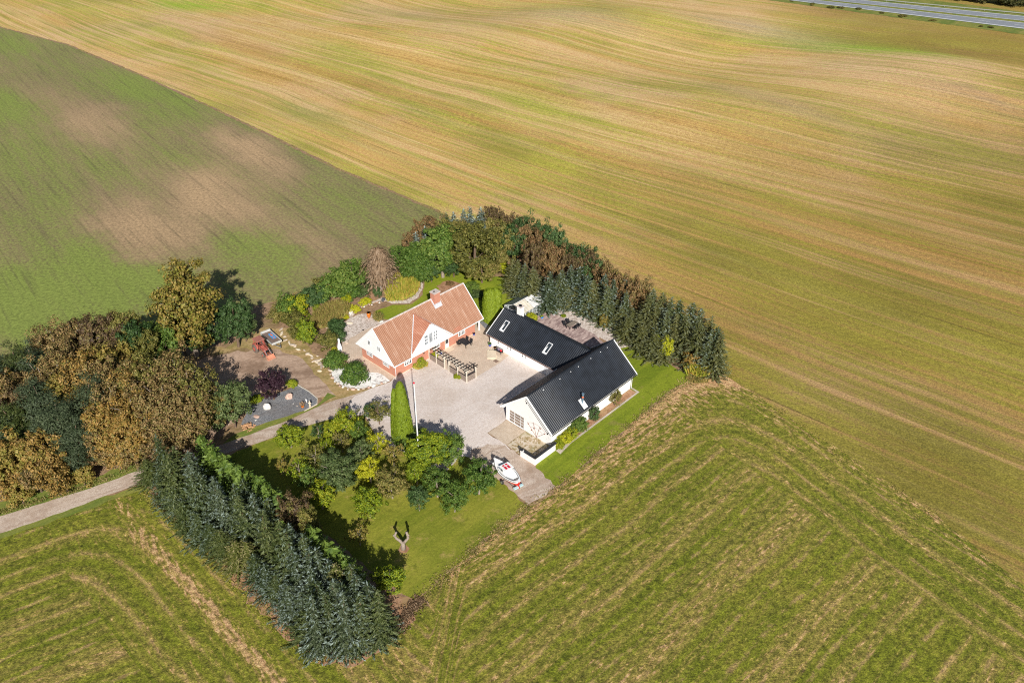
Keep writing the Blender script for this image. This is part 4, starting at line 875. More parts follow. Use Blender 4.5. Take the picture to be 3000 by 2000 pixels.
m = MB(); m.box(.06, .62, .06, W_-.06, 2.60, 2.66) if False else None
m.box(.05, L_-.05, .1, ov, 2.70, 2.74); m.box(.05, L_-.05, W_-ov, W_-.1, 2.55, 2.59); m.build('soffit', MT['trim'], bn)
m = MB(); m.tube([(-.02, -.09, he-.08), (L_+.02, -.09, he-.08)], .07, 8); m.build('gutter', MT['iron'], rf)
m = MB(); m.tube([(-.05, W_+.09, heb-.08), (L_+.02, W_+.09, heb-.08)], .07, 8); m.build('gutter', MT['trim'], rf)
m = MB(); m.tube([(L_-.5, -.05, he-.12), (L_-.5, .2, he-.35), (L_-.5, .44, he-.5), (L_-.5, .44, .05)], .055, 8); m.build('downpipe', MT['gutter'], bn)
# garage door: 3 x 4 glazed panels in a pale frame
gd = MB(); gd.box(og+.16, og+.19, 5.96, 9.01, .03, 2.24); gdo = gd.build('garage_door', MT['door_glass'], bn)
m = MB()
for y in (5.96, 6.62, 7.86, 8.94): m.box(og+.11, og+.158, y, y+.07, .03, 2.24)
for k in range(5): m.box(og+.115, og+.155, 5.96, 9.01, .03+k*.535, .09+k*.535)
m.build('glazing_bars', MT['gutter'], gdo)
window(bn, (og+2.5, W_-ov, 1.1), (-1, 0, 0), .9, .8, 2, 2, (0, 1, 0)); MB().box(og+4.22, og+5.08, W_-ov-.2, W_-ov-.1, .02, 2.04).build('door', MT['wood_pale'], bn)
window(bn, (L_-og, ov+.3+3, 1.0), (0, 1, 0), 1.2, 1.0, 2, 2, (1, 0, 0))
# roof screws line
for x in (3.2, 6.9, 9.4, 11.2, 14.2, 16.6, 18.3): MB().lathe([(.07, 0), (.09, .05), (.02, .14)], (x, W_/2-.45, hr-.32), 6).build('roof_vent', MT['gutter'], rf)
# flue pipe on the front slope
sl2 = (hr-he)/(W_/2); px_, py_ = 7.98, .95; pz = he+sl2*py_
m = MB(); m.prism([(py_-.75, pz-.75*sl2+.05), (py_+.45, pz+.45*sl2+.05), (py_+.45, pz+.45*sl2+.10), (py_-.75, pz-.75*sl2+.10)], lambda u, v, t: (t, u, v), px_-.45, px_+.45); fl = m.build('flue_flashing', MT['trim'], bn)
m = MB(); m.tube([(px_, py_, pz-.1), (px_, py_, pz+1.55)], .15, 12); pp = m.build('flue_pipe', MT['pipe_blue'], bn)
m = MB(); m.tube([(px_, py_, pz+1.0), (px_, py_, pz+1.22)], .163, 12); m.build('warning_band', MT['orange_band'], pp)
m = MB(); m.tube([(px_, py_, pz+1.55), (px_, py_, pz+1.62), (px_, py_, pz+1.75)], [.13, .22, .2], 12); m.build('flue_cap', MT['pipe_blue'], pp)
# iron fan and bar mounted on the gable
gx_ = og-.05
fn = empty('iron_fan_ornament', bpnt(gx_, 3.34, 0), TH, 'rusty iron fan of spokes hung on the white barn gable', 'wall ornament')
m = MB(); c0 = V3((0, 0, .15))
sp_ = [(1.85, 1.95), (.72, 2.55), (-.6, 2.5), (-1.62, 1.75)]
for (yy, zz) in sp_: m.bar(c0, (0, yy, zz), .03, .03)
m.build('spoke', MT['rust'], fn)
m = MB()
for k in (1., .68):
    pts = []
    for i in range(13):
        a = math.radians(46+(133-46)*i/12); r = 2.55*k; pts.append((-.01, math.cos(a)*r, .15+math.sin(a)*r*.92))
    m.tube(pts, .012, 5)
m.build('hoop', MT['rust'], fn)
for (yy, zz) in ((1.62, 1.75), (.55, 1.5), (1.0, .95), (-.75, 2.2), (-1.5, 1.62)):
    m = MB(); m.box(-.06, .02, yy-.06, yy+.06, zz-.06, zz+.06); m.build('hub', MT['rust'], fn)
lb = empty('iron_bar_ornament', bpnt(gx_, 1.2, 1.93), TH, 'long thin iron bar fixed along the slope of the white barn gable', 'wall ornament')
m = MB(); m.tube([(0, 0, 0), (0, 3.9, 3.28)], .03, 6); m.box(-.05, .03, -.05, .15, -.05, .2); m.build('bar', MT['iron'], lb)
lb = empty('iron_hook_ornament', bpnt(gx_, 5.4, 5.35), TH, 'short iron hook below the peak of the white barn gable', 'wall ornament')
m = MB(); m.tube([(0, 0, 0), (0, .3, .3)], .03, 6); m.box(-.05, .03, -.1, .1, -.12, .08); m.build('hook', MT['iron'], lb)
# ------------------------------------------------------------------ the low barn
lb_ = empty('low_white_barn', SO, TH-math.pi/2, 'low white wing with black corrugated roof, two skylights and a chimney', 'barn')
he, hr, W_, ov = 2.43, 5.57, 8.83, .51; s3 = (hr-he)/(W_/2)
m = MB(); wins = [(2.05, 2.5, 1.1, 1.95), (4.33, 4.75, 1.05, 1.95), (4.88, 5.3, 1.05, 1.95), (7.65, 8.05, 1.05, 1.95), (8.25, 8.65, 1.05, 1.95)]
wall_grid(m, (.41, ov, 0), (1, 0, 0), 15.4, -.05, 2.45, .3, (0, 1, 0), [(a-.41, b-.41, c, d) for a, b, c, d in wins]+[(12.35-.41, 13.25-.41, .02, 2.0)])
wall_grid(m, (.41, W_-ov-.3, 0), (1, 0, 0), 15.0, -.05, 2.45, .3, (0, 1, 0), [(4, 5.8, .05, 2.05), (8, 9.8, .05, 2.05)])
wall_grid(m, (.41, ov+.3, 0), (0, 1, 0), W_-2*ov-.6, -.05, 2.45, .3, (1, 0, 0), [(3, 4, 1., 2.0)])
m.prism([(ov+.02, 2.45), (ov+.02, he+.3), (W_/2, hr-.15), (W_-ov-.02, he+.3), (W_-ov-.02, 2.45)], lambda u, v, t: (t, u, v), .412, .70)
m.build('wall', MT['white'], lb_)
for a, b, c, d in wins: window(lb_, (a, ov, c), (1, 0, 0), b-a, d-c, 1, 2, (0, -1, 0), fr=.06, mu=.04, dep=.1)
window(lb_, (.41, ov+.3+4, 1.), (0, -1, 0), 1., 1., 2, 2, (-1, 0, 0), dep=.1)
for x in (4.41, 8.41): window(lb_, (x+1.8, W_-ov, .05), (-1, 0, 0), 1.8, 2., 2, 1, (0, 1, 0), dep=.1, name='glazed_door')
MB().box(12.37, 13.23, ov+.1, ov+.16, .02, 1.98).build('door', MT['gutter'], lb_)
m = MB(); corr_slope(m, 0, 19.2, 0, he, W_/2, hr, .34, .05, square=True); corr_slope(m, 0, 19.2, 7.7, he+(W_-7.7)*s3, W_/2, hr, .34, .05, square=True); corr_slope(m, 0, 15.5, W_, he, 7.7, he+(W_-7.7)*s3, .34, .05, square=True)
rf = m.build('roof', MT['black_roof'], lb_)
m = MB(); m.tube([(-.02, W_/2, hr+.01), (19, W_/2, hr+.01)], .12, 8); m.build('ridge', MT['black_roof'], rf)
m = MB(); rake(m, -.06, .06, -.06, he-.04, W_/2, hr, .24, .09); rake(m, -.06, .06, W_+.06, he-.04, W_/2, hr, .24, .09); m.build('barge_board', MT['trim'], rf)
m = MB(); m.tube([(.0, -.08, he-.08), (15.2, -.08, he-.08)], .065, 8); m.box(0, 15.4, .0, .03, he-.22, he-.08); m.build('gutter', MT['copper'], rf)
m = MB(); m.box(.05, 15.5, .03, ov, 2.28, 2.31); m.build('soffit', MT['trim'], lb_)
for x0, x1 in ((1.85, 2.75), (11.42, 12.32)):
    y0, y1 = 1.5, 2.95; m = MB()
    def q(u, v, t): L__ = math.hypot(1, s3); return (u, v-s3/L__*t, he+s3*v+t/L__)
    for (a, b, c, d) in ((x0, x1, y0-.25, y0), (x0, x1, y1-.1, y1), (x0, x0+.1, y0, y1-.1), (x1-.1, x1, y0, y1-.1)):
        m.prism([(a, c), (b, c), (b, d), (a, d)], q, -.02, .14)
    sk = m.build('skylight', MT['gutter'], rf); sk['label'] = 'roof window in a grey frame'
    m = MB(); m.prism([(x0+.1, y0), (x1-.1, y0), (x1-.1, y1-.1), (x0+.1, y1-.1)], q, .03, .09); m.build('pane', MT['glass'], sk)
    m = MB(); m.prism([(x0+.13, y0+.02), (x0+.33, y0+.02), (x0+.33, y1-.5), (x0+.13, y1-.9)], q, .092, .097); m.build('blind', MT['trim'], sk)
m = MB(); m.box(2.95, 3.85, 4.35, 5.15, 4.9, 7.15); chm = m.build('chimney', MT['limewash'], lb_)
m = MB(); m.box(2.9, 3.9, 4.3, 5.2, 7.15, 7.25); m.build('chimney_cap', MT['ridge'], chm); MB().tube([(3.4, 4.75, 7.2), (3.4, 4.75, 7.42)], [.26, .24], 12).build('flue', MT['iron'], chm)
# ------------------------------------------------------------------ greenhouse
gh = empty('greenhouse', sp(-4.95, 9.7), TH-math.pi/2, 'white framed greenhouse with milky roof panels behind the low white barn', 'greenhouse')
GL, GW, ge, grr = 6.7, 4.3, 1.62, 2.62   # local x across (B), y along (A)
m = MB(); f_ = .07
for x in (0, GW-f_):
    for i in range(8): y = i*(GL-f_)/7; m.box(x, x+f_, y, y+f_, 0, ge)
    m.box(x, x+f_, 0, GL, ge, ge+f_); m.box(x, x+f_, 0, GL, 0, .12)
for y in (0, GL-f_):
    m.box(f_, GW-f_, y, y+f_, 0, .12); m.box(f_, GW-f_, y, y+f_, ge, ge+f_)
    for xx in (GW*.2, GW*.36, GW*.62, GW*.8): m.box(xx, xx+.05, y+.005, y+f_-.005, .12, ge); m.box(xx, xx+.045, y+.01, y+f_-.01, ge+f_, grr-abs(xx-GW/2)/(GW/2)*(grr-ge))
    m.bar((0, y+f_/2, ge+.08), (GW/2, y+f_/2, grr+.04), .08, .09); m.bar((GW, y+f_/2, ge+.08), (GW/2, y+f_/2, grr+.04), .08, .09)
m.box(GW/2-.05, GW/2+.05, 0, GL, grr, grr+.1); m.build('frame', MT['trim'], gh)
m = MB()
for x in (.03, GW-.04): m.box(x, x+.01, .05, GL-.05, .12, ge)
for y in (.03, GL-.04): m.prism([(.05, .12), (GW-.05, .12), (GW-.05, ge), (GW/2, grr-.05), (.05, ge)], lambda u, v, t: (u, t, v), y, y+.01)
m.build('glazing', MT['clear_glass'], gh)
def gpan(mt, x0, z0, x1, z1, y0, y1, nm, lab=None):
    m = MB(); m.prism([(x0, z0), (x1, z1), (x1, z1+.04), (x0, z0+.04)], lambda u, v, t: (u, t, v), y0, y1); o = m.build(nm, MT[mt], gh)
    if lab: o['label'] = lab
    for i in range(1, 7):
        pass
    return o
gpan('poly', GW+.14, ge+.07, GW/2+.05, grr+.06, GL*.44+.01, GL+.06, 'roof_panel', 'clean white roof half'); gpan('poly_old', GW+.14, ge+.07, GW/2+.05, grr+.06, -.06, GL*.44-.01, 'roof_panel', 'yellowed roof half')
gpan('poly_green', -.14, ge+.07, GW/2-.05, grr+.06, -.06, GL+.06, 'roof_panel', 'dark green grey back roof slope')
m = MB()
for i in range(11):
    y = -.04+i*(GL+.06)/10; m.bar((GW+.14, y, ge+.12), (GW/2+.05, y, grr+.115), .035, .02)
for k in (.2, .4, .6, .8):
    xx = GW+.14-(GW/2+.09)*k; zz = ge+.125+(grr-ge-.01)*k; m.bar((xx, -.05, zz), (xx, GL+.05, zz), .02, .02)
m.build('roof_bars', MT['gutter'], gh)
m = MB(); m.box(GW-.75, GW-.15, .4, GL-.4, .75, .8); m.box(.2, .75, .4, GL-.4, .75, .8)
for y in (.5, 2.3, 4.2, GL-.6):
    for x in (GW-.7, GW-.2, .25, .7): m.box(x-.02, x+.02, y, y+.04, 0, .75)
m.build('staging', MT['wood_pale'], gh)
# ------------------------------------------------------------------ garden wall with black tile coping
gw = empty('garden_wall', bpnt(-4, -.45), TH, 'low L-shaped white garden wall with black tile coping at the barn corner', 'wall')
m = MB(); m.box(0, 4.45, 0, .28, -.05, 1.22); m.box(0, .28, .28, 2.8, -.05, 1.22); m.build('wall', MT['limewash'], gw)
m = MB()
for i in range(17):
    if i == 99: continue
    x = .32+i*.252; m.prism([(-.10, 1.24), (.14, 1.40), (.38, 1.24), (.38, 1.28), (.14, 1.45), (-.10, 1.28)], lambda u, v, t: (t, u, v), x, x+.225)
for i in range(10):
    if i == 7: continue
    y = .35+i*.252; m.prism([(-.10, 1.24), (.14, 1.40), (.38, 1.24), (.38, 1.28), (.14, 1.45), (-.10, 1.28)], lambda u, v, t: (u, t, v), y, y+.225)
m.prism([(-.08, -.08), (.34, -.08), (.34, .34), (-.08, .34)], lambda u, v, t: (u, v, t), 1.23, 1.42)
m.box(.36, 4.4, .11, .17, 1.43, 1.47); m.build('coping', MT['black'], gw)
# ------------------------------------------------------------------ pergola fence on the patio edge
P0, PC, PE = U(1257.4, 1051), U(1367.4, 1121), U(1392.7, 1104)
dB = (PC-P0); LB = dB.length; aB = math.atan2(dB.y, dB.x)
pg = empty('pergola_fence', P0, aB, 'pergola fence of weathered boards with pale posts and dark slats between gravel and patio', 'pergola')
px3 = [.05, 1.9*LB/9.2, 3.9*LB/9.2, 5.0*LB/9.2, 7.1*LB/9.2, LB]
EL = (PE-PC).length
for i, x in enumerate(px3): MB().box(x-.08, x+.08, -.08, .08, 0, 2.3).build('post', MT['wood_pale'], pg)
MB().box(LB-.08, LB+.08, EL-.16, EL, 0, 2.3).build('post', MT['wood_pale'], pg)
def panel(x0, x1, y0=None):
    m = MB(); n = 8
    for k in range(n):
        z0 = .08+k*.14
        if y0 is None: m.box(x0, x1, -.025, .025, z0, z0+.125)
        else: m.box(LB-.025, LB+.025, x0, x1, z0, z0+.125)
    p = m.build('panel', MT['wood_grey'], pg)
    m = MB()
    if y0 is None: m.box(x0, x1, -.05, .05, 1.20, 1.26)
    else: m.box(LB-.05, LB+.05, x0, x1, 1.20, 1.26)
    m.build('rail', MT['wood_dark'], p)
panel(px3[0]+.08, px3[1]-.08); panel(px3[1]+.08, px3[2]-.08); panel(px3[3]+.08, px3[4]-.08); panel(px3[4]+.08, px3[5]-.08); panel(.08, EL-.16, 1)
m = MB(); m.bar((-.1, .07, 2.36), (LB+.4, .07, 2.36), .08, .14); m.bar((-.1, .62, 2.36), (LB+.4, .62, 2.36), .07, .12); m.build('beam', MT['wood_pale'], pg)
m = MB(); m.bar((LB, -.35, 2.37), (LB, EL+.4, 2.37), .08, .14); m.build('beam', MT['wood_dark'], pg)
for i in range(13):
    x = .25+i*(LB-.6)/12; MB().bar((x, -.4, 2.48), (x, .98, 2.48), .09, .12).build('slat', MT['wood_dark'], pg)
for i in range(3): y = .55+i*.62; MB().bar((LB-.75, y, 2.50), (LB+.6, y, 2.50), .09, .12).build('slat', MT['wood_dark'], pg)
m = MB()
for x, s in ((px3[2], -1), (px3[2], 1), (px3[4], -1), (px3[5], -1), (px3[1], 1)):
    pts = [(x, 0, 1.5), (x+s*.18, 0, 1.95), (x+s*.6, 0, 2.28)]; MB().tube(pts, .05, 5).build('brace', MT['wood_pale'], pg)
# ------------------------------------------------------------------ flagpole
fp = empty('flagpole', U(1230, 1376), 0, 'tall white flagpole with red top beside the clipped thuja', 'flagpole')
m = MB(); m.tube([(0, 0, 0), (0, 0, 15.0)], [.10, .05], 10); m.build('pole', MT['trim'], fp)
m = MB(); m.lathe([(.05, 0), (.11, .03), (.14, .12), (.10, .22), (.03, .26)], (0, 0, 15.0), 10); m.build('finial', MT['flag_red'], fp)
m = MB(); m.box(-.25, .25, -.25, .25, 0, .2); m.build('base', MT['slab'], fp)
MB().tube([(.11, 0, 1.3), (.09, 0, 14.7)], .012, 4).build('halyard', MT['gutter'], fp)
# ------------------------------------------------------------------ furniture
def pot(px, r, h, mat, label, plant_=None, leaf='green', name='flower_pot', ph=.5, cat='flower pot', grp=None):
    e = empty(name, U(*px), 0, label, cat, grp)
    m = MB(); m.lathe([(r*.62, 0), (r*.9, h*.35), (r, h*.75), (r*.92, h*.93), (r*1.05, h), (r*.88, h), (r*.8, h*.85)], (0, 0, 0), 14); m.build('pot', MT[mat], e, smooth=True)
    if plant_:
        pts = rng.normal(0, r*.35, (26, 2)); me = grass_blades('plant', [(x, y, h*.8) for x, y in pts], ph*.6, ph*1.2, .1, .5); o = bpy.data.objects.new('plant', me); COL.objects.link(o); me.materials[0] = L[leaf]; o.parent = e
    return e
def chair(pos, rz, label, mat='black', grp=None, arm=True):
    e = empty('garden_chair', pos, rz, label, 'chair', grp)
    m = MB(); m.box(-.27, .27, -.27, .27, .36, .46); m.build('seat', MT[mat], e, bevel=.02)
    m = MB(); m.prism([(.22, .46), (.30, .46), (.40, 1.02), (.33, 1.02)], lambda u, v, t: (t, u, v), -.27, .27); m.build('backrest', MT[mat], e)
    for x in (-.24, .24):
        for y in (-.24, .24): MB().box(x-.025, x+.025, y-.025, y+.025, 0, .36).build('leg', MT[mat], e)
    if arm:
        for x in (-.29, .29): m = MB(); m.box(x-.03, x+.03, -.27, .27, .62, .66); m.box(x-.025, x+.025, -.26, -.21, .36, .62); m.build('armrest', MT[mat], e)
    return e
def table(pos, rz, lx, ly, top_m, leg_m, label, h=.75):
    e = empty('garden_table', pos, rz, label, 'table'); m = MB(); m.box(-lx/2, lx/2, -ly/2, ly/2, h-.05, h); m.build('table_top', MT[top_m], e, bevel=.01)
    for x in (-lx/2+.08, lx/2-.08):
        for y in (-ly/2+.08, ly/2-.08): MB().box(x-.04, x+.04, y-.04, y+.04, 0, h-.05).build('leg', MT[leg_m], e)
    m = MB(); m.box(-lx/2+.1, lx/2-.1, -ly/2+.1, -ly/2+.13, h-.12, h-.05); m.box(-lx/2+.1, lx/2-.1, ly/2-.13, ly/2-.1, h-.12, h-.05); m.build('apron', MT[leg_m], e); return e
q = U(1361, 1000, .75); tz = TH-math.pi/2
table((q.x, q.y, 0), tz, 2.1, 1.4, 'black', 'black', 'black table on the tan patio in front of the brick house')
for (dx, dy, rz, lb) in ((-.5, .85, 0, 'black chair tucked at the back of the patio table, nearer the chimney side'), (.5, .85, 0, 'black chair behind the patio table, nearer the low barn'), (-.55, -.78, math.pi, 'black chair in front of the patio table, nearer the house door'), (-1.15, .1, math.pi/2, 'black chair at the house end of the patio table')):
    p = V3((q.x, q.y, 0))+B*dx+A*dy; chair(p, tz+rz, lb, grp='chairs round the patio table')
q = U(1676, 947, .74)
table((q.x, q.y, 0), TH, 2.15, .95, 'taupe', 'black', 'long brown topped table on the mottled paving behind the low barn')
for (dx, dy, rz, lb) in ((-.62, .95, 0, 'black wicker armchair at the left of the far side of the brown table'), (.35, .95, 0, 'black wicker armchair on the far side of the brown table, nearer the hedge'), (-.3, -.95, math.pi, 'black wicker armchair on the near side of the brown table, lower left'), (.65, -.92, math.pi, 'black wicker armchair on the near side of the brown table, nearer the hedge')):
    p = V3((q.x, q.y, 0))+A*dx-B*dy; chair(p, TH+rz, lb, grp='wicker armchairs round the brown table')
# bench with cushions
q = sp(3.05, -.12); bq = empty('garden_bench', q, tz, 'black slatted garden bench against the low barn wall', 'bench')
m = MB(); m.box(-.78, .78, -.3, .25, .38, .44); m.build('seat', MT['black'], bq)
m = MB(); m.box(-.78, .78, .22, .27, .84, .9)
for i in range(7): x = -.72+i*.24; m.box(x-.02, x+.02, .23, .26, .44, .84)
m.build('backrest', MT['black'], bq)
for x in (-.76, .76):
    m = MB(); m.box(x-.03, x+.03, -.3, .27, .62, .67); m.box(x-.03, x+.03, -.3, -.24, .0, .62); m.box(x-.03, x+.03, .2, .26, 0, .84); m.build('side_frame', MT['black'], bq)
def cushion(mt, off, lab):
    p = q+B*off[0]+A*off[1]; m = MB(); m.prism([(-.2, 0), (.2, 0), (.24, .3), (-.18, .34)], lambda u, v, t: (u, t+v*.3, v), -.06, .06); o = m.build('cushion', MT[mt], None, bevel=.04); o.location = (p.x, p.y, .46); o.rotation_euler = (0, 0, tz); tag(o, lab, 'cushion')
cushion('seat_red', (.5, -.02), 'red cushion at the right end of the black bench'); cushion('seat_purple', (-.1, 0), 'mauve grey cushion in the middle of the black bench')
# arched stone feature with rings, flat slab and mat
fx = empty('arched_stone_base', U(1440, 1034), tz, 'pale arched stone platform with iron rings set in the patio', 'stone platform')
r_ = .74; arc = [(r_*math.cos(t), .35+r_*math.sin(t)) for t in [math.pi*i/14 for i in range(15)]]+[(-r_, -1.75), (r_, -1.75)]
m = MB(); m.prism(arc, lambda u, v, t: (u, v, t), 0, .22); o = m.build('platform', MT['slab'], fx)
fx.rotation_euler = (0, 0, math.radians(2))
for x in (-.2, .22): m = MB(); m.tube([(x+.18*math.cos(t), .65+.13*math.sin(t), .24) for t in [2*math.pi*i/12 for i in range(13)]], .025, 5); m.build('ring', MT['iron'], o)
sheet('patio_slab', [U(1431.5, 1050.5), U(1453, 1040), U(1472, 1051.5), U(1462, 1058), U(1452.5, 1053), U(1444, 1057.5)], .06, MT['slab'], jit=0)
dm = [U(1444, 1057.5), U(1452.5, 1053), U(1462, 1058.5), U(1453.5, 1063.3)]
m = MB(); m.prism([(p.x, p.y) for p in dm], lambda u, v, t: (u, v, t), .05, .075); o = m.build('door_mat', MT['mat_brown'], None); tag(o, 'square brown mat at the corner of the pale slab on the patio', 'mat')
pot((1435.5, 1014), .27, .42, 'blue_glaze', 'blue glazed pot with a dark plant at the corner of the low barn', True, 'dkgreen')
pot((1450.5, 1022), .26, .4, 'terracotta', 'round tan clay pot beside the black bench')
pot((1388.5, 981.5), .2, .3, 'blue_glaze', 'small blue glazed pot at the end of the brick house wall', True, 'purple', ph=.3)
pot((1318.8, 1009), .24, .34, 'grey_pot', 'dark pot with a green plant beside the house door', True, 'green')
pot((1291, 1037), .26, .42, 'blue_glaze', 'blue pot with a dark plant behind the pergola', True, 'purple')
pot((1588, 932), .28, .4, 'bright_blue', 'bright blue pot with a green plant on the mottled paving', True, 'yelgreen', ph=.4)
pot((1622.5, 923.5), .25, .4, 'grey_pot', 'grey pot with a yellow-green plant on the edge of the mottled paving', True, 'yelgreen', ph=.5)
pot((1573, 926), .22, .5, 'grey_pot', 'grey metal pail beside the greenhouse', None)
pot((1081, 930), .38, 1.05, 'orange_glaze', 'tall glossy orange jar standing on the pebbles', None, name='glazed_jar', cat='jar')
pot((887, 1193), .26, .42, 'orange_glaze', 'small orange clay pot on the slate bed', True, 'twig', ph=.7)
# statues and small garden things
def statue(px, h, label, mat='white', rz=0.):
    e = empty('garden_statue', U(*px), rz, label, 'statue'); m = MB(); m.lathe([(h*.16, 0), (h*.16, h*.1), (h*.12, h*.12)], (0, 0, 0), 10); m.build('base', MT['stone'], e)
    m = MB(); m.lathe([(h*.11, h*.12), (h*.13, h*.3), (h*.10, h*.52), (h*.14, h*.68), (h*.13, h*.76), (h*.05, h*.82), (h*.045, h*.85), (h*.085, h*.92), (h*.07, h*.98), (h*.01, h)], (0, 0, 0), 12)
    for s in (-1, 1): m.tube([(s*h*.13, 0, h*.74), (s*h*.17, .02, h*.6), (s*h*.1, .1*h, h*.5)], [h*.04, h*.035, h*.025], 6)
    m.build('figure', MT[mat], e, smooth=True); return e
statue((909, 1193), 1.25, 'tall cream garden statue on the slate bed near its corner', 'slab'); statue((898, 1178), .7, 'small white garden statue behind the orange pot on the slate bed')
gl = empty('garden_lamp', U(1085, 1122), 0, 'small black bollard lamp in the white gravel by the house corner', 'lamp')
MB().tube([(0, 0, 0), (0, 0, .75)], .035, 8).build('post', MT['steel'], gl); MB().lathe([(.05, 0), (.13, .03), (.13, .1), (.02, .18)], (0, 0, .75), 10).build('lamp_head', MT['iron'], gl)
# white masonry barbecue
bb = empty('garden_barbecue', U(996, 1026), math.radians(-75), 'white masonry garden barbecue with tall tapering chimney at the terrace edge', 'barbecue')
m = MB(); m.box(-.45, .5, -.35, .35, 0, .85); m.build('hearth', MT['white'], bb, bevel=.02)
m = MB(); P0_ = [(-.45, -.35), (.45, -.35), (.45, .35), (-.45, .35)]
m.add([(x, y, .85) for x, y in P0_]+[(-.45+.1+(x+.45)*.35, y*.45, 1.35) for x, y in P0_]+[(-.45+.12+(x+.45)*.3, y*.4, 2.2) for x, y in P0_], [(0, 1, 5, 4), (1, 2, 6, 5), (2, 3, 7, 6), (3, 0, 4, 7), (4, 5, 9, 8), (5, 6, 10, 9), (6, 7, 11, 10), (7, 4, 8, 11), (8, 9, 10, 11)]); m.build('hood', MT['white'], bb)
MB().tube([(.62, -.1, .3), (.62, -.1, .42)], .28, 14).build('grill_bowl', MT['steel'], bb)
# rocks
def rock(px, s, mat, label, name='boulder', cat='boulder', flat=.7, grp=None, seed=None):
    bm = bmesh.new(); bmesh.ops.create_icosphere(bm, subdivisions=2, radius=1); rr_ = random.Random(seed or str(px))
    dirs = [V3((rr_.gauss(0, 1), rr_.gauss(0, 1), rr_.gauss(0, 1))).normalized() for _ in range(9)]
    for v in bm.verts:
        k = 1
        for d in dirs:
            t = v.co.dot(d)
            if t > .72: k -= (t-.72)*.9
        v.co = V3((v.co.x*s[0], v.co.y*s[1], max(v.co.z*flat*min(s), -flat*min(s)*.55)))*k
    zmin = min(v.co.z for v in bm.verts)
    for v in bm.verts: v.co.z -= zmin+.03
    me = bpy.data.meshes.new(name); bm.to_mesh(me); bm.free(); o = link_mesh(name, me, MT[mat]); p = U(*px); o.location = (p.x, p.y, 0); o.rotation_euler = (0, 0, rr_.uniform(0, 6.28)); tag(o, label, cat, grp); return o
rock((782, 1195), (.85, .62), 'rock_white', 'large white granite boulder on the slate bed', flat=1.0); rock((848, 1166), (.66, .6), 'rock_pink', 'large pink granite boulder on the slate bed', flat=1.05)
rock((753, 1220), (.62, .42), 'rock_pink', 'flat pink pointed stone at the lower left of the slate bed', flat=.35); rock((749, 1231), (.2, .2), 'rock_white', 'small white stone beside the log pile', flat=.7)
rock((741, 1201), (.42, .2), 'rock_white', 'thin pale slab stone at the left edge of the slate bed', flat=.25); rock((803, 1192), (.4, .22), 'slate', 'flat greenish stone right of the white boulder', flat=.25)
rock((859, 1183), (.35, .2), 'rock_white', 'flat pale stone in the middle of the slate bed', flat=.25); rock((870, 1190), (.3, .2), 'stone', 'low tan stone left of the orange pot on the slate bed', flat=.3)
rock((1016, 1005), (.36, .36), 'stone', 'round tan boulder where the pebbles meet the terrace', flat=.95); rock((1027, 918), (.6, .42), 'rock_white', 'upright pale grey boulder beside the tawny reeds', flat=1.3)
rock((1123, 882), (.5, .45), 'rock_dark', 'dark rock by the stony bank', flat=1.2); rock((1117, 943), (.5, .3), 'rock_white', 'pointed white stone at the edge of the back lawn', flat=.8)
rock((1400, 853), (.6, .4), 'rock_pink', 'flat pink stone among the shrubs right of the farmhouse', flat=.3); rock((939, 920), (.4, .35), 'rock_pink', 'pinkish stone at the left of the tawny reeds', flat=.9)
rock((1011, 946), (1.5, .35), 'slab', 'long flat stone slab at the pebble edge', name='stone_slab', cat='stone slab', flat=.5); rock((962, 958), (1.4, .5), 'stone', 'pale flat stones left of the dark bush', name='stone_slab', cat='stone slab', flat=.35)
SC_ = 'rounded stone in the edging row of the white gravel bed'
for i, p in enumerate([(969, 1096), (973, 1107), (981, 1118), (990, 1124), (996, 1131), (1006, 1134), (1020, 1139), (1035, 1141), (1050, 1141), (1065, 1139), (1080, 1135), (1095, 1131), (1104, 1128), (1118, 1123), (1130, 1120), (968, 1086)]):
    rock(p, (random.uniform(.22, .5), random.uniform(.18, .32)), ['stone', 'rock_pink', 'rock_white'][i % 3], SC_, flat=.8, name='edging_stone', cat='stone', grp='stones edging the white gravel bed')
TR_ = [(822, 965), (828, 975), (833, 986), (840, 995), (848, 1003), (856, 1010), (864, 1016), (872, 1023), (888, 1028), (896, 1036), (905, 1043), (914, 1050), (921, 1058), (930, 1063), (938, 1068), (945, 1074), (936, 1087), (948, 1071), (926, 1046), (938, 1055)]
for i, p in enumerate(TR_):
    p = (p[0]+random.uniform(-4, 4), p[1]+random.uniform(-3, 3))
    rock(p, (random.uniform(.25, .85), random.uniform(.18, .35)), ['stone', 'slab', 'stone'][i % 3], 'rough stone in the broken row across the dry bank', flat=.55, name='field_stone', cat='stone', grp='stones in a row across the dry bank')
for i in range(26):
    t = i/25; px = 1045+t*185; py = 905-28*math.sin(t*1.9)-8*t+random.uniform(-4, 4)
    if t > .85: py = 875-(t-.85)*350
    rock((px, py), (random.uniform(.16, .34), random.uniform(.14, .26)), ['rock_white', 'stone', 'rock_pink'][i % 3], 'small pale stone on the bank behind the pebble bed', flat=.8, name='bank_stone', cat='stone', grp='stones along the bank')
lp = empty('log_pile', U(727, 1252), 0, 'heap of orange split logs at the corner of the slate bed', 'log pile')
for i in range(46):
    a, rr_ = random.uniform(0, 6.28), random.uniform(0, 1)**.7*.95; z = random.uniform(.08, .62*(1-rr_)+.14); dx, dy = random.gauss(0, 1), random.gauss(0, 1); n_ = math.hypot(dx, dy)
    c = V3((math.cos(a)*rr_, math.sin(a)*rr_, z)); d = V3((dx/n_, dy/n_, random.uniform(-.3, .3)))*.2
    MB().tube([c-d, c+d], random.uniform(.06, .1), 5).build('log', MT['firewood'], lp)
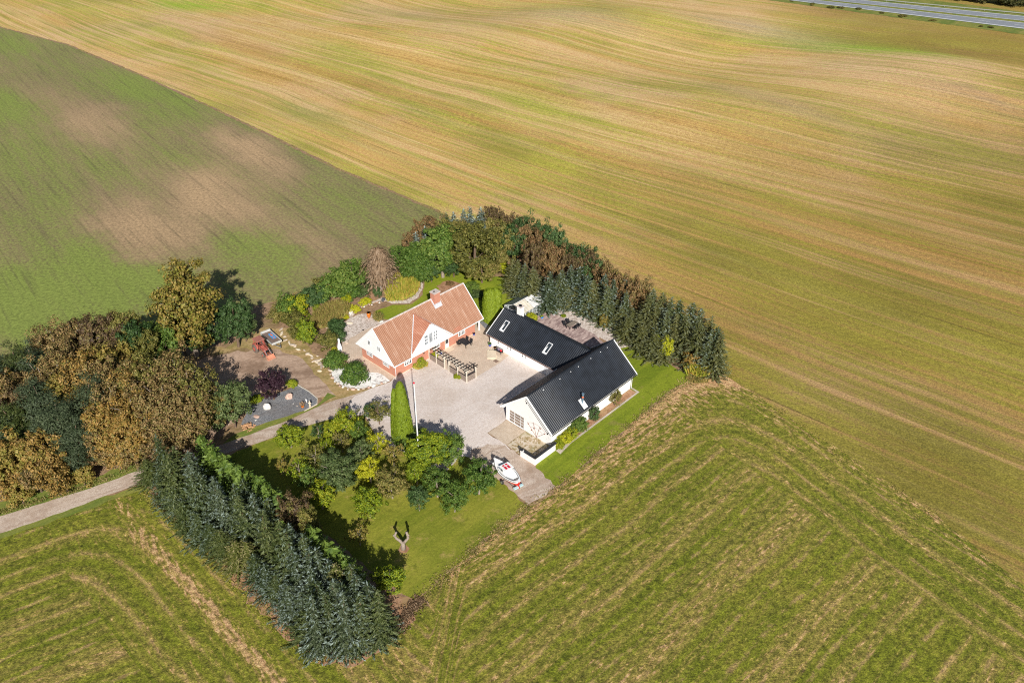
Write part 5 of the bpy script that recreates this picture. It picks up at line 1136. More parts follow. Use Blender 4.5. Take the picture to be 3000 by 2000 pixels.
rp = psheet('drain_cover', [(1060, 967), (1064, 965.5), (1068, 967.5), (1064, 969.5)], .05, MT['iron'], jit=0)
# slate bed kerb
kb = empty('bed_kerb', U(787, 1162), 0, 'thin timber kerb round the slate bed', 'kerb'); o0 = kb.location.copy()
kp = [U(*p)-o0 for p in [(735, 1183), (787, 1162)]]; m = MB(); m.bar(kp[0]+V3((0, 0, .06)), kp[1]+V3((0, 0, .06)), .1, .14); m.build('board', MT['wood_pale'], kb)
kp = [U(*p)-o0 for p in [(874, 1129), (905, 1147), (930, 1168), (929, 1184), (892, 1204)]]
for a_, b_ in zip(kp, kp[1:]): MB().bar(a_+V3((0, 0, .06)), b_+V3((0, 0, .06)), .09, .14).build('board', MT['wood_pale'], kb)
# pollarded trunk
pt = empty('pollarded_tree', U(1181.5, 1607), 0, 'bare grey pollarded trunk forking in two on the orchard lawn', 'tree')
m = MB(); rgt = V3((1, 0, 0)); m.tube([(0, 0, -.05), (.02, 0, .5), (0, .05, .95), (-.05, .1, 1.1)], [.36, .28, .27, .2], 9); m.build('trunk', MT['bark_pale'], pt, smooth=True)
m = MB(); m.tube([(-.02, .06, .85), (-.35, .12, 1.35), (-.82, .18, 1.75), (-.95, .2, 2.2), (-.72, .22, 2.75)], [.2, .19, .17, .15, .13], 8); m.tube([(-.85, .18, 1.85), (-1.15, .2, 2.25)], [.13, .1], 7)
m.tube([(.02, .06, .85), (.4, .1, 1.4), (.72, .15, 1.85), (.62, .2, 2.35), (.52, .22, 2.8)], [.2, .18, .17, .16, .14], 8); m.tube([(.66, .2, 2.2), (.85, .2, 2.35)], [.1, .08], 6); m.build('branch', MT['bark_pale'], pt, smooth=True)
psheet('mulch_ring', [(1165, 1612), (1172, 1598), (1190, 1596), (1200, 1606), (1192, 1618), (1175, 1621)], .03, MT['litter'], jit=.1, step=.4)

# ------------------------------------------------------------------ boat on its trailer
bow, stn = U(1447, 1343, 1.55), U(1519, 1411, 1.45); bd = (bow-stn); BL = math.hypot(bd.x, bd.y); ba = math.atan2(bd.y, bd.x); bc = (bow+stn)/2
bt = empty('small_boat', (bc.x, bc.y, 0), ba, 'white and red cabin boat standing on a trailer at the end of the yard', 'boat')
BW = 1.12; NS = 22
def half(t): return BW*(max(0, math.sin(math.pi*min(1, t*.92+.07)))**.72)*(1-.25*(t > .55)*(t-.55)/.45)
def hull_sec(t): s_ = half(t); sh = 1.42+.30*max(0, (t-.45)/.55)**2+.10*max(0, (.3-t)/.3); kz = .48+.45*max(0, (t-.7)/.3)**2+.15*max(0, (.1-t)/.1); return s_, sh, kz
levels = [(0., 0.), (.5, .22), (.84, .5), (.97, .76), (1., 1.)]
def loft(m, ls):
    idx = []
    for i in range(NS+1):
        t = i/NS; x = (t-.5)*BL; s_, sh, kz = hull_sec(t); row = []
        for sg in (-1, 1):
            col = []
            for (fw, fz) in ls: w__ = max(s_*fw, .012); m.v.append((x, sg*w__, kz+(sh-kz)*fz)); col.append(len(m.v)-1)
            row.append(col)
        idx.append(row)
    for i in range(NS):
        for sd in (0, 1):
            for j in range(len(ls)-1): m.f.append((idx[i][sd][j], idx[i+1][sd][j], idx[i+1][sd][j+1], idx[i][sd][j+1]))
    for i in (0, NS):
        m.f.append(tuple(idx[i][0]+idx[i][1][::-1]))
    return m
loft(MB(), levels[:4]).build('hull', MT['boat_red'], bt, smooth=True)
loft(MB(), levels[3:]).build('topsides', MT['boat_white'], bt, smooth=True)
m = MB()
for sg in (-1, 1):
    m.tube([((i/NS-.5)*BL, sg*(max(half(i/NS), .02)+.02), hull_sec(i/NS)[1]-.02) for i in range(NS+1)], .035, 6)
m.build('rubbing_strake', MT['boat_dark'], bt)
m = MB(); P = []   # deck with cockpit well
for i in range(NS+1):
    t = i/NS; x = (t-.5)*BL; s_, sh, kz = hull_sec(t); inn = max(0, s_-.22); fl_ = 1.42 if not (.1 < t < .88) else 1.05
    inn = inn if .06 < t < .93 else 0.01
    P.append([(x, -s_, sh), (x, -inn, sh+.01), (x, -inn*.95, fl_ if inn > .05 else sh+.01), (x, inn*.95, fl_ if inn > .05 else sh+.01), (x, inn, sh+.01), (x, s_, sh)])
for i in range(NS):
    for j in range(5): m.add([P[i][j], P[i+1][j], P[i+1][j+1], P[i][j+1]], [(0, 1, 2, 3)])
m.build('deck', MT['boat_white'], bt)
m = MB(); m.tube([((i/NS-.5)*BL, -max(0, half(i/NS)-.20), hull_sec(i/NS)[1]+.03) for i in range(2, 17)], .03, 5); m.tube([((i/NS-.5)*BL, max(0, half(i/NS)-.20), hull_sec(i/NS)[1]+.03) for i in range(2, 17)], .03, 5); m.build('coaming', MT['boat_dark'], bt)
m = MB(); m.box(.5, 2.35, -.62, .62, 1.04, 1.5); m.build('foredeck_box', MT['boat_white'], bt, bevel=.05)
m = MB(); m.box(-.2, .45, -.66, .66, 1.04, 2.15); cb = m.build('cabin', MT['boat_white'], bt, bevel=.04)
m = MB(); m.box(-.75, .6, -.78, .78, 2.15, 2.22); cr_ = m.build('cabin_roof', MT['boat_white'], bt, bevel=.02)
m = MB()
# red field of the painted flag, the white cross left bare
for (x0, x1) in ((.16, .44), (-.56, .06)):
    for (y0, y1) in ((-.42, -.07), (.07, .42)): m.box(x0, x1, y0, y1, 2.222, 2.227)
m.build('painted_flag', MT['flag_red'], cr_)
m = MB()
for y in (-.68, .66): m.box(-.12, .30, y, y+.02, 1.62, 1.98)
m.box(.452, .47, -.5, -.08, 1.62, 1.98); m.box(.452, .47, .08, .5, 1.62, 1.98); m.box(-.22, -.202, -.5, -.15, 1.6, 1.95); m.box(-.22, -.202, .1, .42, 1.6, 1.95); m.build('cabin_window', MT['glass'], cb)
MB().box(.5, 1.15, .1, .6, 1.5, 1.53).build('hatch', MT['boat_grey'], bt)
MB().box(-2.3, -2.05, -.45, .5, 1.25, 1.32).build('thwart', MT['taupe'], bt)
m = MB()
for sg in (-1, 1):
    m.tube([(BL*.5-.15, 0, 1.75), (BL*.5-.25, sg*.12, 2.25), (BL*.36, sg*.52, 2.2), (BL*.28, sg*.75, 2.1), (BL*.27, sg*.78, 1.6)], .02, 5); m.tube([(BL*.37, sg*.5, 1.6), (BL*.37, sg*.5, 2.2)], .02, 5)
m.build('pulpit_rail', MT['steel'], bt)
m = MB(); m.box(-BL/2-.12, -BL/2-.04, -.02, .02, .5, 1.5); m.box(-BL/2-.3, -BL/2-.1, -.03, .03, .42, .8); m.build('rudder', MT['boat_red'], bt)
tr = empty('boat_trailer', (bc.x, bc.y, 0), ba, 'galvanised boat trailer under the white and red boat', 'trailer')
m = MB(); m.bar((-2.6, -.55, .5), (1.4, -.55, .5), .08, .1); m.bar((-2.6, .55, .5), (1.4, .55, .5), .08, .1); m.bar((1.4, -.55, .5), (3.6, 0, .45), .08, .1); m.bar((1.4, .55, .5), (3.6, 0, .45), .08, .1); m.bar((-2.6, -.6, .5), (-2.6, .6, .5), .08, .1); m.bar((0, -.6, .5), (0, .6, .5), .08, .1)
m.build('frame', MT['steel'], tr)
for sg in (-1, 1):
    x, y = -.6, sg*1.12; m = MB(); m.tube([(x, y-.1, .33), (x, y+.1, .33)], .33, 18); wh = m.build('wheel', MT['rubber'], tr); m = MB(); m.tube([(x, y+sg*.09, .33), (x, y+sg*.115, .33)], .19, 14); m.build('rim', MT['steel'], wh)
m = MB(); m.bar((-.6, -1.1, .4), (-.6, 1.1, .4), .08, .08); m.build('axle', MT['steel'], tr)
m = MB(); m.box(-2.95, -2.62, -.75, .75, .45, .62); m.build('light_board', MT['pale_blue'], tr)
m = MB(); m.tube([(3.6, 0, .45), (3.85, 0, .48)], .06, 8); m.build('coupling', MT['iron'], tr); m = MB(); m.tube([(3.1, .15, 0), (3.1, .15, .6)], .04, 8); m.build('jockey_wheel', MT['iron'], tr)

# ------------------------------------------------------------------ red tractor with front loader
rr0, bb0 = U(751, 1000, .9), U(807, 1051, .2); td = bb0-rr0; ta = math.atan2(td.y, td.x)
rear = U(757, 993, 2.35)
tc = empty('old_red_tractor', (rear.x, rear.y, 0), ta, 'old faded red tractor with a square cab and a front loader bucket', 'tractor')
# local x forward, origin under the cab
def wheel(m_par, x, y, r, w_, mt, rimr):
    m = MB(); m.tube([(x, y-w_/2, r), (x, y-w_*.35, r), (x, y+w_*.35, r), (x, y+w_/2, r)], [r*.9, r, r, r*.9], 22)
    if r > .5:
        for k in range(22):
            a = 2*math.pi*k/22; c = V3((x+math.cos(a)*r, y, r+math.sin(a)*r)); m.bar(c+V3((0, -w_*.45, 0)), c+V3((math.cos(a+1.57)*.06, w_*.45, math.sin(a+1.57)*.06)), .05, .05, up=(math.cos(a), 0, math.sin(a)))
    wh = m.build('wheel', MT[mt], m_par); s = 1 if y > 0 else -1
    m = MB(); m.tube([(x, y+s*w_*.35, r), (x, y+s*(w_/2+.012), r)], [rimr, rimr*.92], 18); m.tube([(x, y+s*w_*.5, r), (x, y+s*(w_/2+.07), r)], [rimr*.35, rimr*.3], 10); m.build('rim', MT['tractor'], wh)
for s in (-1, 1): wheel(tc, -.15, s*.82, .74, .40, 'dusty_rubber', .42); wheel(tc, 2.0, s*.68, .40, .24, 'dusty_rubber', .22)
m = MB(); m.box(-.85, 1.0, -.32, .32, .55, .95); m.box(1.0, 2.35, -.2, .2, .5, .8); m.tube([(-.15, -.7, .74), (-.15, .7, .74)], .12, 8); m.tube([(2.0, -.62, .42), (2.0, .62, .42)], .07, 8); m.build('chassis', MT['rust'], tc)
m = MB(); m.prism([(.72, .85), (2.28, .8), (2.3, 1.3), (.72, 1.5)], lambda u, v, t: (u, t, v), -.27, .27); m.build('bonnet', MT['tractor'], tc, bevel=.04)
m = MB(); m.box(2.31, 2.36, -.22, .22, .8, 1.26); m.build('grille', MT['iron'], tc)
m = MB(); m.tube([(1.5, .1, 1.4), (1.5, .1, 2.0)], .035, 8); m.build('exhaust', MT['rust'], tc)
for s in (-1, 1):
    m = MB(); pts = [(-.95, 1.15), (-.75, 1.5), (-.15, 1.62), (.4, 1.45), (.62, 1.0), (.5, .98), (.3, 1.38), (-.15, 1.54), (-.68, 1.43), (-.86, 1.12)]; m.prism(pts, lambda u, v, t: (u, t, v), s*.55-.15+s*.15, s*.55+.15+s*.15); m.build('mudguard', MT['tractor'], tc)
m = MB()
for x in (-.72, .62):
    for y in (-.62, .62): m.bar((x, y, 1.0), (x*.95, y, 2.3), .06, .06)
m.bar((.62, -.62, 1.65), (.62, .62, 1.65), .05, .05); m.bar((-.72, -.62, 1.5), (-.72, .62, 1.5), .05, .05); m.box(-.76, -.71, -.6, .6, .95, 1.5); m.build('cab_frame', MT['tractor'], tc)
m = MB(); m.prism([(-.9, 2.28), (.78, 2.28), (.74, 2.42), (-.86, 2.42)], lambda u, v, t: (u, t, v), -.74, .74); m.build('cab_roof', MT['tractor_roof'], tc, bevel=.03)
m = MB(); m.box(-.45, -.05, -.22, .22, 1.0, 1.12); m.box(-.52, -.44, -.22, .22, 1.1, 1.5); m.build('seat', MT['iron'], tc)
m = MB(); m.tube([(.5, 0, 1.15), (.3, 0, 1.45)], .025, 6); m.tube([(.3+.08*math.sin(t), .2*math.cos(t), 1.45+.17*math.sin(t)) for t in [2*math.pi*i/12 for i in range(13)]], .018, 5); m.build('steering_wheel', MT['iron'], tc)
m = MB()
for s in (-1, 1):
    y = s*.46; m.bar((.68, y, .7), (.68, y, 1.55), .1, .12); m.bar((.68, y, 1.5), (2.0, y, 1.22), .09, .14); m.bar((2.0, y, 1.22), (3.05, y, .32), .09, .14)
m.bar((2.05, -.46, 1.18), (2.05, .46, 1.18), .09, .09); m.bar((2.7, -.46, .62), (2.7, .46, .62), .08, .08); m.build('loader_arm', MT['tractor'], tc)
m = MB()
for s in (-1, 1): y = s*.4; m.tube([(.9, y, .95), (1.9, y, 1.1)], .045, 8); m.tube([(2.1, y, 1.35), (2.95, y, .72)], .04, 8)
m.build('hydraulic_ram', MT['steel'], tc)
m = MB()
bk = [(3.0, .62), (3.06, .66), (3.06, .12), (3.66, .06), (3.66, .02), (3.0, .05)]
m.prism(bk, lambda u, v, t: (u, t, v), -.68, .68)
for y in (-.68, .64): m.prism([(3.03, .08), (3.62, .06), (3.1, .62), (3.03, .62)], lambda u, v, t: (u, t, v), y, y+.04)
m.build('bucket', MT['bucket'], tc)
# ------------------------------------------------------------------ flat bed trailer with a printed board lying on it
ca, cb_, cc, cd_ = U(762.5, 976.6, .95), U(791, 963.7, .95), U(824.5, 995.4, .95), U(797, 1006.5, .95)
tl = (cd_-ca+cc-cb_)/2; TL = tl.length; TW = ((cb_-ca)+(cc-cd_)).length/2; cen = (ca+cb_+cc+cd_)/4; ang = math.atan2(tl.y, tl.x)
fb = empty('flatbed_trailer', (cen.x, cen.y, 0), ang, 'grey metal flatbed trailer with low sides and brown floor beside the tractor', 'trailer')
m = MB(); m.box(-TL/2+.05, TL/2-.05, -TW/2+.05, TW/2-.05, .66, .72); m.build('bed', MT['ply'], fb)
m = MB(); hh = .95
m.box(-TL/2, TL/2, -TW/2, -TW/2+.06, .6, hh); m.box(-TL/2, TL/2, TW/2-.06, TW/2, .6, hh); m.box(-TL/2, -TL/2+.07, -TW/2+.06, TW/2-.06, .6, hh+.18); m.box(TL/2-.07, TL/2, -TW/2+.06, TW/2-.06, .6, hh); m.build('side_board', MT['alu'], fb)
m = MB(); m.bar((TL/2, -.5, .58), (TL/2+1.15, 0, .5), .07, .09); m.bar((TL/2, .5, .58), (TL/2+1.15, 0, .5), .07, .09); m.tube([(TL/2+1.1, 0, .5), (TL/2+1.4, 0, .5)], .05, 8); m.box(-TL/2+.1, TL/2-.1, -.5, -.42, .5, .6); m.box(-TL/2+.1, TL/2-.1, .42, .5, .5, .6); m.build('drawbar', MT['steel'], fb)
for x in (-.4, .4):
    for s in (-1, 1):
        m = MB(); y = s*(TW/2-.2); m.tube([(x, y-.09, .29), (x, y+.09, .29)], .29, 16); wh = m.build('wheel', MT['rubber'], fb); m = MB(); m.tube([(x, y+s*.08, .29), (x, y+s*.1, .29)], .16, 12); m.build('rim', MT['steel'], wh)
MB().tube([(TL/2+.9, .18, 0), (TL/2+.9, .18, .75)], .035, 8).build('jockey_wheel', MT['iron'], fb)
bp_ = empty('printed_board', (cen.x, cen.y, .725), ang, 'blue board with orange shapes lying on the flatbed trailer', 'board'); 
m = MB(); m.box(-TL*.30, TL*.14, TW*.02, TW*.40, 0, .03); m.build('sheet', MT['sheet_blue'], bp_)
m = MB(); m.prism([(-TL*.26, TW*.2), (-TL*.22, TW*.30), (-TL*.10, TW*.32), (-TL*.05, TW*.22), (-TL*.12, TW*.12), (-TL*.22, TW*.12)], lambda u, v, t: (u, v, t), .031, .05); m.build('shape', MT['sheet_orange'], bp_)
m = MB(); m.prism([(.02*TL, TW*.22), (TL*.05, TW*.30), (TL*.12, TW*.22), (TL*.09, TW*.12), (TL*.03, TW*.12)], lambda u, v, t: (u, v, t), .031, .05); m.build('shape', MT['sheet_orange'], bp_)
exec_plants = True
# ------------------------------------------------------------------ planting
def cone_row(items, conv, h, w_, kind, mats, desc, where, group, sortdir, hv=.12, cat=None, name=None):
    """a row of trees placed by their tops; labels count along the row"""
    its = sorted(items, key=lambda p: V3(top(conv(p[0], p[1]), h)+(0,)).dot(sortdir)); out = []
    for i, it in enumerate(its):
        x, y = it[:2]; mt = it[2] if len(it) > 2 else mats[i % len(mats)]; hh = h*random.uniform(1-hv, 1+hv*.6)
        if len(it) > 3: hh = it[3]
        lab = f"{desc[mt] if isinstance(desc, dict) else desc}, {ordn(i)} {where}"
        p = top(conv(x, y), hh); out.append(plant(kind, p, hh, w_*random.uniform(.88, 1.12), mt, lab, group, cat=cat, name=name))
    return out
along = V3((.73, -.68, 0))
D_SP = dict(belt='Grey-green spruce', belt_olive='Olive tinted spruce', spruce='Blue-grey spruce', spruce_grn='Dark green spruce', spruce_yel='Yellowing spruce', bluesp='Frosty blue spruce', cypress='Light green cypress', brown='Brown leafed tree', orange='Orange leafed tree', rustred='Rust leafed tree', maroon='Dark russet tree', olive='Olive green tree', green='Green leafed tree', dkgreen='Dark green tree', gold='Yellow-brown tree', pine='Blue-green pine', twig='Brown twiggy tree')
# lower left spruce belt, three rows deep
outer = [(60, 230), (150, 330), (230, 400), (300, 500), (400, 580), (480, 650), (560, 700), (640, 760, 'spruce_yel'), (740, 760, 'spruce_yel'), (780, 850, 'spruce'), (850, 920, 'bluesp'), (920, 990), (1000, 1060, 'bluesp'), (1080, 1110, 'bluesp')]
cone_row(outer, z8, 4.6, 4.4, 'spruce', ['spruce_grn', 'spruce', 'spruce'], D_SP, 'from the drive in the field side row of the lower belt', 'spruces in the lower left belt, field side row', along, hv=.12)
mid_ = [(130, 90), (200, 200), (250, 130, 'spruce_grn'), (330, 160, 'bluesp'), (350, 290), (420, 330), (480, 350, 'bluesp'), (560, 390), (640, 400), (690, 370), (700, 470), (760, 460, 'bluesp'), (850, 490), (840, 600, 'spruce_grn'), (920, 660), (1000, 700), (1030, 640, 'bluesp'), (1110, 700), (1050, 800, 'bluesp'), (1140, 830), (1220, 810, 'bluesp')]
cone_row(mid_, z8, 9.4, 4.9, 'spruce', ['spruce', 'spruce', 'spruce_grn', 'bluesp'], D_SP, 'from the drive in the middle row of the lower belt', 'spruces in the lower left belt, middle row', along, hv=.08)
tipg = [(1150, 930, 'bluesp'), (1190, 1040), (1280, 900, 'bluesp'), (1340, 910, 'spruce_yel'), (1420, 930), (1300, 1000, 'bluesp'), (1400, 1030), (1480, 990), (1540, 1050), (1595, 1090, 'spruce_grn'), (1160, 1150, 'bluesp'), (1260, 1110), (1370, 1120, 'bluesp'), (1460, 1120), (1210, 1260, 'spruce', 4.6), (1330, 1270, 'spruce', 4.6), (1440, 1270, 'spruce_grn', 4.6), (1540, 1220, 'spruce', 4.8), (1130, 1230, 'spruce_grn', 4.6)]
cone_row(tipg, z8, 8.6, 5.0, 'spruce', ['spruce', 'bluesp', 'spruce'], D_SP, 'from the left in the clump ending the lower belt', 'spruces in the clump at the end of the lower left belt', V3((1, 0, 0)), hv=.07)
inner = [(440, 70), (475, 150), (525, 160), (580, 200), (620, 240), (680, 260), (740, 300), (800, 340), (850, 385), (905, 430), (950, 460), (1160, 670), (1210, 720), (1260, 775), (1310, 810), (1360, 850), (1410, 880), (1445, 905)]
cone_row(inner, z8, 7.2, 3.6, 'cypress', ['cypress'], D_SP, 'from the drive in the row along the orchard', 'cypresses on the orchard side of the lower left belt', along, hv=.08)
for p, mt, h, w_, lab in [((1030, 455), 'maroon', 8, 4.6, 'russet broadleaf tree between cypresses on the orchard side of the lower belt'), ((1110, 530), 'olive', 7.4, 4, 'olive broadleaf tree beside the russet one in the lower belt'), ((1065, 590), 'rustred', 6, 3.2, 'small rusty tree squeezed between the spruces of the lower belt')]:
    plant('mid', top(z8(*p), h), h, w_, mt, lab)
# woodland on the left
W = [('big', 560, 330, 'maroon', 12, 8), ('big', 450, 360, 'brown', 12, 7), ('bare', 330, 390, 'brown', 12, 8), ('bare', 230, 440, 'brown', 11, 6), ('big', 750, 300, 'olive', 12, 7), ('big', 690, 330, 'maroon', 12, 6), ('big', 840, 380, 'dkgreen', 11, 6), ('mid', 960, 360, 'green', 9, 5.5), ('mid', 1010, 400, 'green', 9, 5), ('big', 890, 420, 'olive', 10, 5.5),
     ('big', 640, 520, 'gold', 11, 7), ('mid', 740, 505, 'gold', 10, 4.5), ('big', 440, 600, 'orange', 12, 7.5), ('big', 540, 610, 'orange', 11.5, 6), ('bare', 330, 560, 'brown', 12, 7), ('bare', 230, 630, 'brown', 11, 6), ('pine', 60, 520, 'spruce_grn', 12, 6), ('pine', 140, 520, 'pine', 12, 5), ('pine', -60, 560, 'pine', 12, 6), ('big', 30, 700, 'brown', 11, 7), ('big', -100, 700, 'orange', 11, 7), ('big', 90, 760, 'maroon', 10, 6),
     ('pine', 190, 735, 'pine', 12, 6.2), ('pine', 505, 745, 'pine', 12, 6.5), ('pine', 320, 870, 'pine', 11.5, 6.2), ('pine', 60, 880, 'spruce_grn', 10, 6.5), ('pine', -60, 900, 'pine', 10, 6), ('pine', 450, 990, 'pine', 9, 5), ('pine', 250, 960, 'pine', 9.5, 5), ('big', 330, 720, 'gold', 10.5, 6), ('big', 640, 620, 'brown', 12, 7), ('bare', 740, 660, 'orange', 12, 7), ('bare', 860, 660, 'brown', 12, 7), ('big', 810, 640, 'olive', 12, 5.5), ('bare', 930, 620, 'olive', 12, 7),
     ('bare', 1080, 590, 'brown', 13, 8), ('bare', 1170, 640, 'olive', 12, 7), ('bare', 1190, 760, 'brown', 10, 6.5), ('bare', 1000, 740, 'brown', 12, 7), ('bare', 660, 760, 'brown', 11.5, 6.5), ('bare', 800, 790, 'orange', 11.5, 7), ('bare', 920, 830, 'brown', 11, 7), ('bare', 1080, 830, 'brown', 10, 7), ('big', 660, 900, 'orange', 10, 6.5), ('big', 780, 960, 'orange', 9, 6.5), ('bare', 920, 970, 'brown', 8.5, 6.5), ('mid', 1050, 950, 'brown', 8, 6), ('mid', 1150, 920, 'brown', 8, 5.5), ('big', 620, 1010, 'brown', 8, 5), ('mid', 700, 1090, 'orange', 6, 5), ('mid', 820, 1100, 'brown', 6, 4.6), ('mid', 590, 860, 'gold', 9, 4),
     ('mid', 100, 1090, 'orange', 8.5, 6), ('mid', 240, 1090, 'orange', 8.5, 6), ('mid', 20, 1130, 'gold', 8.5, 6), ('mid', -80, 1130, 'orange', 8, 6), ('pine', 430, 1120, 'pine', 7, 4.6), ('shrub', 520, 1165, 'rustred', 4.5, 3.6), ('mid', 60, 1230, 'orange', 6, 5), ('mid', 180, 1230, 'brown', 6, 4.6), ('mid', 300, 1230, 'orange', 6.5, 4.6), ('mid', -30, 1280, 'orange', 6, 5), ('shrub', 380, 1300, 'gold', 4, 3.4), ('shrub', 90, 1370, 'gold', 4, 3.6), ('shrub', 500, 1280, 'gold', 3.4, 3), ('pine', 130, 1000, 'spruce_grn', 8, 5), ('mid', 250, 1170, 'gold', 7, 4.5)]
DW = {'big': 'tall', 'bare': 'thin branched', 'mid': 'medium', 'pine': 'bushy', 'shrub': 'low'}
CN = dict(maroon='dark russet', brown='brown', olive='olive green', dkgreen='dark green', green='green', gold='yellow-brown', orange='orange', pine='blue-green', spruce_grn='dark green', rustred='rust red', twig='brown')
def wpos(x, y):
    u = 'at the very left' if x < 120 else 'left of centre' if x < 420 else 'in the centre' if x < 760 else 'right of centre' if x < 1020 else 'at the right edge'
    v = 'by the green field' if y < 480 else 'upper part' if y < 700 else 'middle' if y < 930 else 'lower part' if y < 1110 else 'by the drive'
    return u, v
cnt = {}
for t in W:
    k = (t[0], t[3])+wpos(t[1], t[2]); cnt.setdefault(k, []).append(t)
for k, ts in cnt.items():
    ts.sort(key=lambda t: t[1])
    for i, t in enumerate(ts):
        what = 'pine' if t[0] == 'pine' else 'bush' if t[0] == 'shrub' else 'tree'
        pre = '' if len(ts) == 1 else (('left ', 'right ') if len(ts) == 2 else ('left ', 'middle ', 'right ', 'far right '))[i]
        lab = f"{pre}{DW[t[0]]} {CN[t[3]]} {what} in the left wood, {k[2]}, {k[3]}"
        plant(t[0], top(z7(t[1], t[2]), t[4]), t[4], t[5], t[3], lab, 'trees of the left wood', bark='bark_pale' if t[0] == 'bare' else 'bark', name='woodland_pine' if t[0] == 'pine' else 'woodland_tree')
# single trees round the dirt yard
plant('big', U(577, 1042), 17, 10.5, 'gold', 'tallest tree, tan and olive crown, standing between the wood and the tractor', bark='bark_pale')
plant('mid', U(612, 1036), 6, 5, 'dkgreen', 'low dark green tree at the foot of the tallest tree'); plant('mid', U(545, 1040), 7, 5, 'dkgreen', 'dark green tree left of the tallest tree')
plant('big', U(700, 1016), 9, 6.4, 'dkgreen', 'dark glossy green tree right of the tallest tree, above the tractor'); plant('mid', U(722, 1000), 5.5, 4, 'bluegreen', 'smaller green tree leaning over the tractor yard')
plant('mid', U(690, 1252), 7.6, 5.6, 'bluegreen', 'blue-green tree at the left end of the slate bed'); plant('mid', U(664, 1248), 6, 4, 'olive', 'olive tree behind the blue-green tree at the slate bed')
plant('mid', U(803, 1170), 5.4, 4.5, 'purple', 'round purple leafed tree at the back of the slate bed', pi=0)
for p, s_, lab in [((856, 1133), 1.9, 'round bright green bush right of the purple tree'), ((752, 1180), 2.0, 'round bright green bush left of the slate bed'), ((768, 1168), 1.0, 'small green bush between the purple tree and the rounder bush'), ((778, 1164), 1.0, 'small green bush touching the purple tree'), ((606, 1252), 2.0, 'green bush in the shade left of the blue-green tree'), ((628, 1240), 1.7, 'smaller green bush in the shade left of the blue-green tree'), ((646, 1228), 1.3, 'tiny green bush under the olive tree')]:
    plant('bush', U(*p), s_*.75, s_, 'yelgreen' if s_ != 1.3 else 'green', lab)
# bushes at the house corner
plant('bush', U(982, 1076), 3.0, 4.3, 'green', 'large round green bush at the left of the terrace'); plant('bush', U(1038, 1122), 3.6, 5.0, 'green', 'largest clipped green bush on the white gravel bed')
plant('shrub', U(984, 1002), 2.6, 3.4, 'dkgreen', 'dark bush beside the white barbecue'); plant('shrub', U(962, 1018), 3.0, 3.8, 'olive', 'olive bush left of the white barbecue'); plant('shrub', U(990, 975), 2.8, 3.2, 'dkgreen', 'dark green bush at the left edge of the pebbles')
plant('shrub', U(980, 1030), .9, 1.2, 'bright', 'small yellow and orange bush at the foot of the barbecue')
plant('shrub', U(906, 1012), 5.0, 3.6, 'yelgreen', 'tall bright green bush in the middle of the dry bank', pi=0)
# garden shrubs north west of the house
NW = [((842, 935), 4.6, 5, 'green', 'shrub', 'yellow-green laurel at the left end of the garden hedge'), ((870, 930), 4.8, 4.8, 'yelgreen', 'shrub', 'bright tipped shrub second in the garden hedge'), ((862, 962), 3.6, 4.4, 'olive', 'shrub', 'olive shrub in front of the laurel'), ((815, 945), 3, 4, 'olive', 'shrub', 'low olive shrub at the field corner above the trailer'),
      ((905, 905), 4.4, 4.4, 'dkgreen', 'shrub', 'dark shrub behind the tawny reeds, left'), ((932, 895), 4.2, 4.2, 'dkgreen', 'shrub', 'dark willowy shrub behind the tawny reeds, middle'), ((880, 1000), 3.2, 3.4, 'olive', 'shrub', 'brownish olive shrub on the dry bank left of the bright green bush'), ((965, 880), 5, 5.5, 'green', 'shrub', 'green hedge shrub behind the tawny reeds, right'),
      ((1000, 868), 6, 6.2, 'green', 'mid', 'broad green hedge tree at the field, left of the brown weeping tree'), ((1040, 852), 6.6, 6.4, 'green', 'mid', 'tall green hedge tree next to the brown weeping tree'), ((1028, 872), 3.4, 4.5, 'green', 'shrub', 'low green hedge shrub in front of the tall hedge trees'), ((1062, 868), 2.2, 3.6, 'bluegreen', 'shrub', 'spreading green bush above the yellow plant'),
      ((1088, 845), 2.4, 2.2, 'dkgreen', 'shrub', 'small dark bush between the forks of the bare path'), ((1108, 872), 2.4, 1.7, 'dkgreen', 'shrub', 'narrow dark bush right of the bare path'), ((946, 872), 4.2, 4.5, 'olive', 'shrub', 'olive hedge shrub on the field edge behind the reeds')]
for p, h, w_, mt, kd, lab in NW: plant(kd, U(*p), h, w_, mt, lab, name='hedge_shrub' if kd == 'shrub' else 'hedge_tree')
for p, h, w_, lab in [((1041, 918), 1.6, 1.9, 'bright yellow shrub right of the grey boulder'), ((1071, 893), 1.5, 2.2, 'yellow shrub below the spreading green bush'), ((1011, 931), .5, 1.7, 'low yellow cushion plant on the pebble edge'), ((1018, 885), 1.4, 2.4, 'yellow-green shrub behind the tawny reeds'), ((942, 958), .6, 1., 'small yellow plant by the pale flat stones'), ((929, 912), 1.5, 1.6, 'lime green plant left of the tawny reeds'), ((907, 944), 1.4, 1.5, 'lime green plant above the tall bright green bush')]:
    plant('shrub', U(*p), h, w_, 'bright' if 'lime' not in lab else 'yelgreen', lab, name='yellow_shrub')
# weeping brown tree
wt = empty('weeping_tree', (U(1117, 852)).to_tuple(), 0, 'brown weeping tree of drooping twigs at the back of the garden', 'tree')
o = bpy.data.objects.new('crown', weeping_crown('crown', 3.9, 9.4, 620)); COL.objects.link(o); o.parent = wt; o.data.materials[0] = L['twig']
me_ = trunk_mesh(8.4, .2, 9, .4); me_.materials[0] = MT['bark_pale']; o = bpy.data.objects.new('trunk', me_); COL.objects.link(o); o.parent = wt
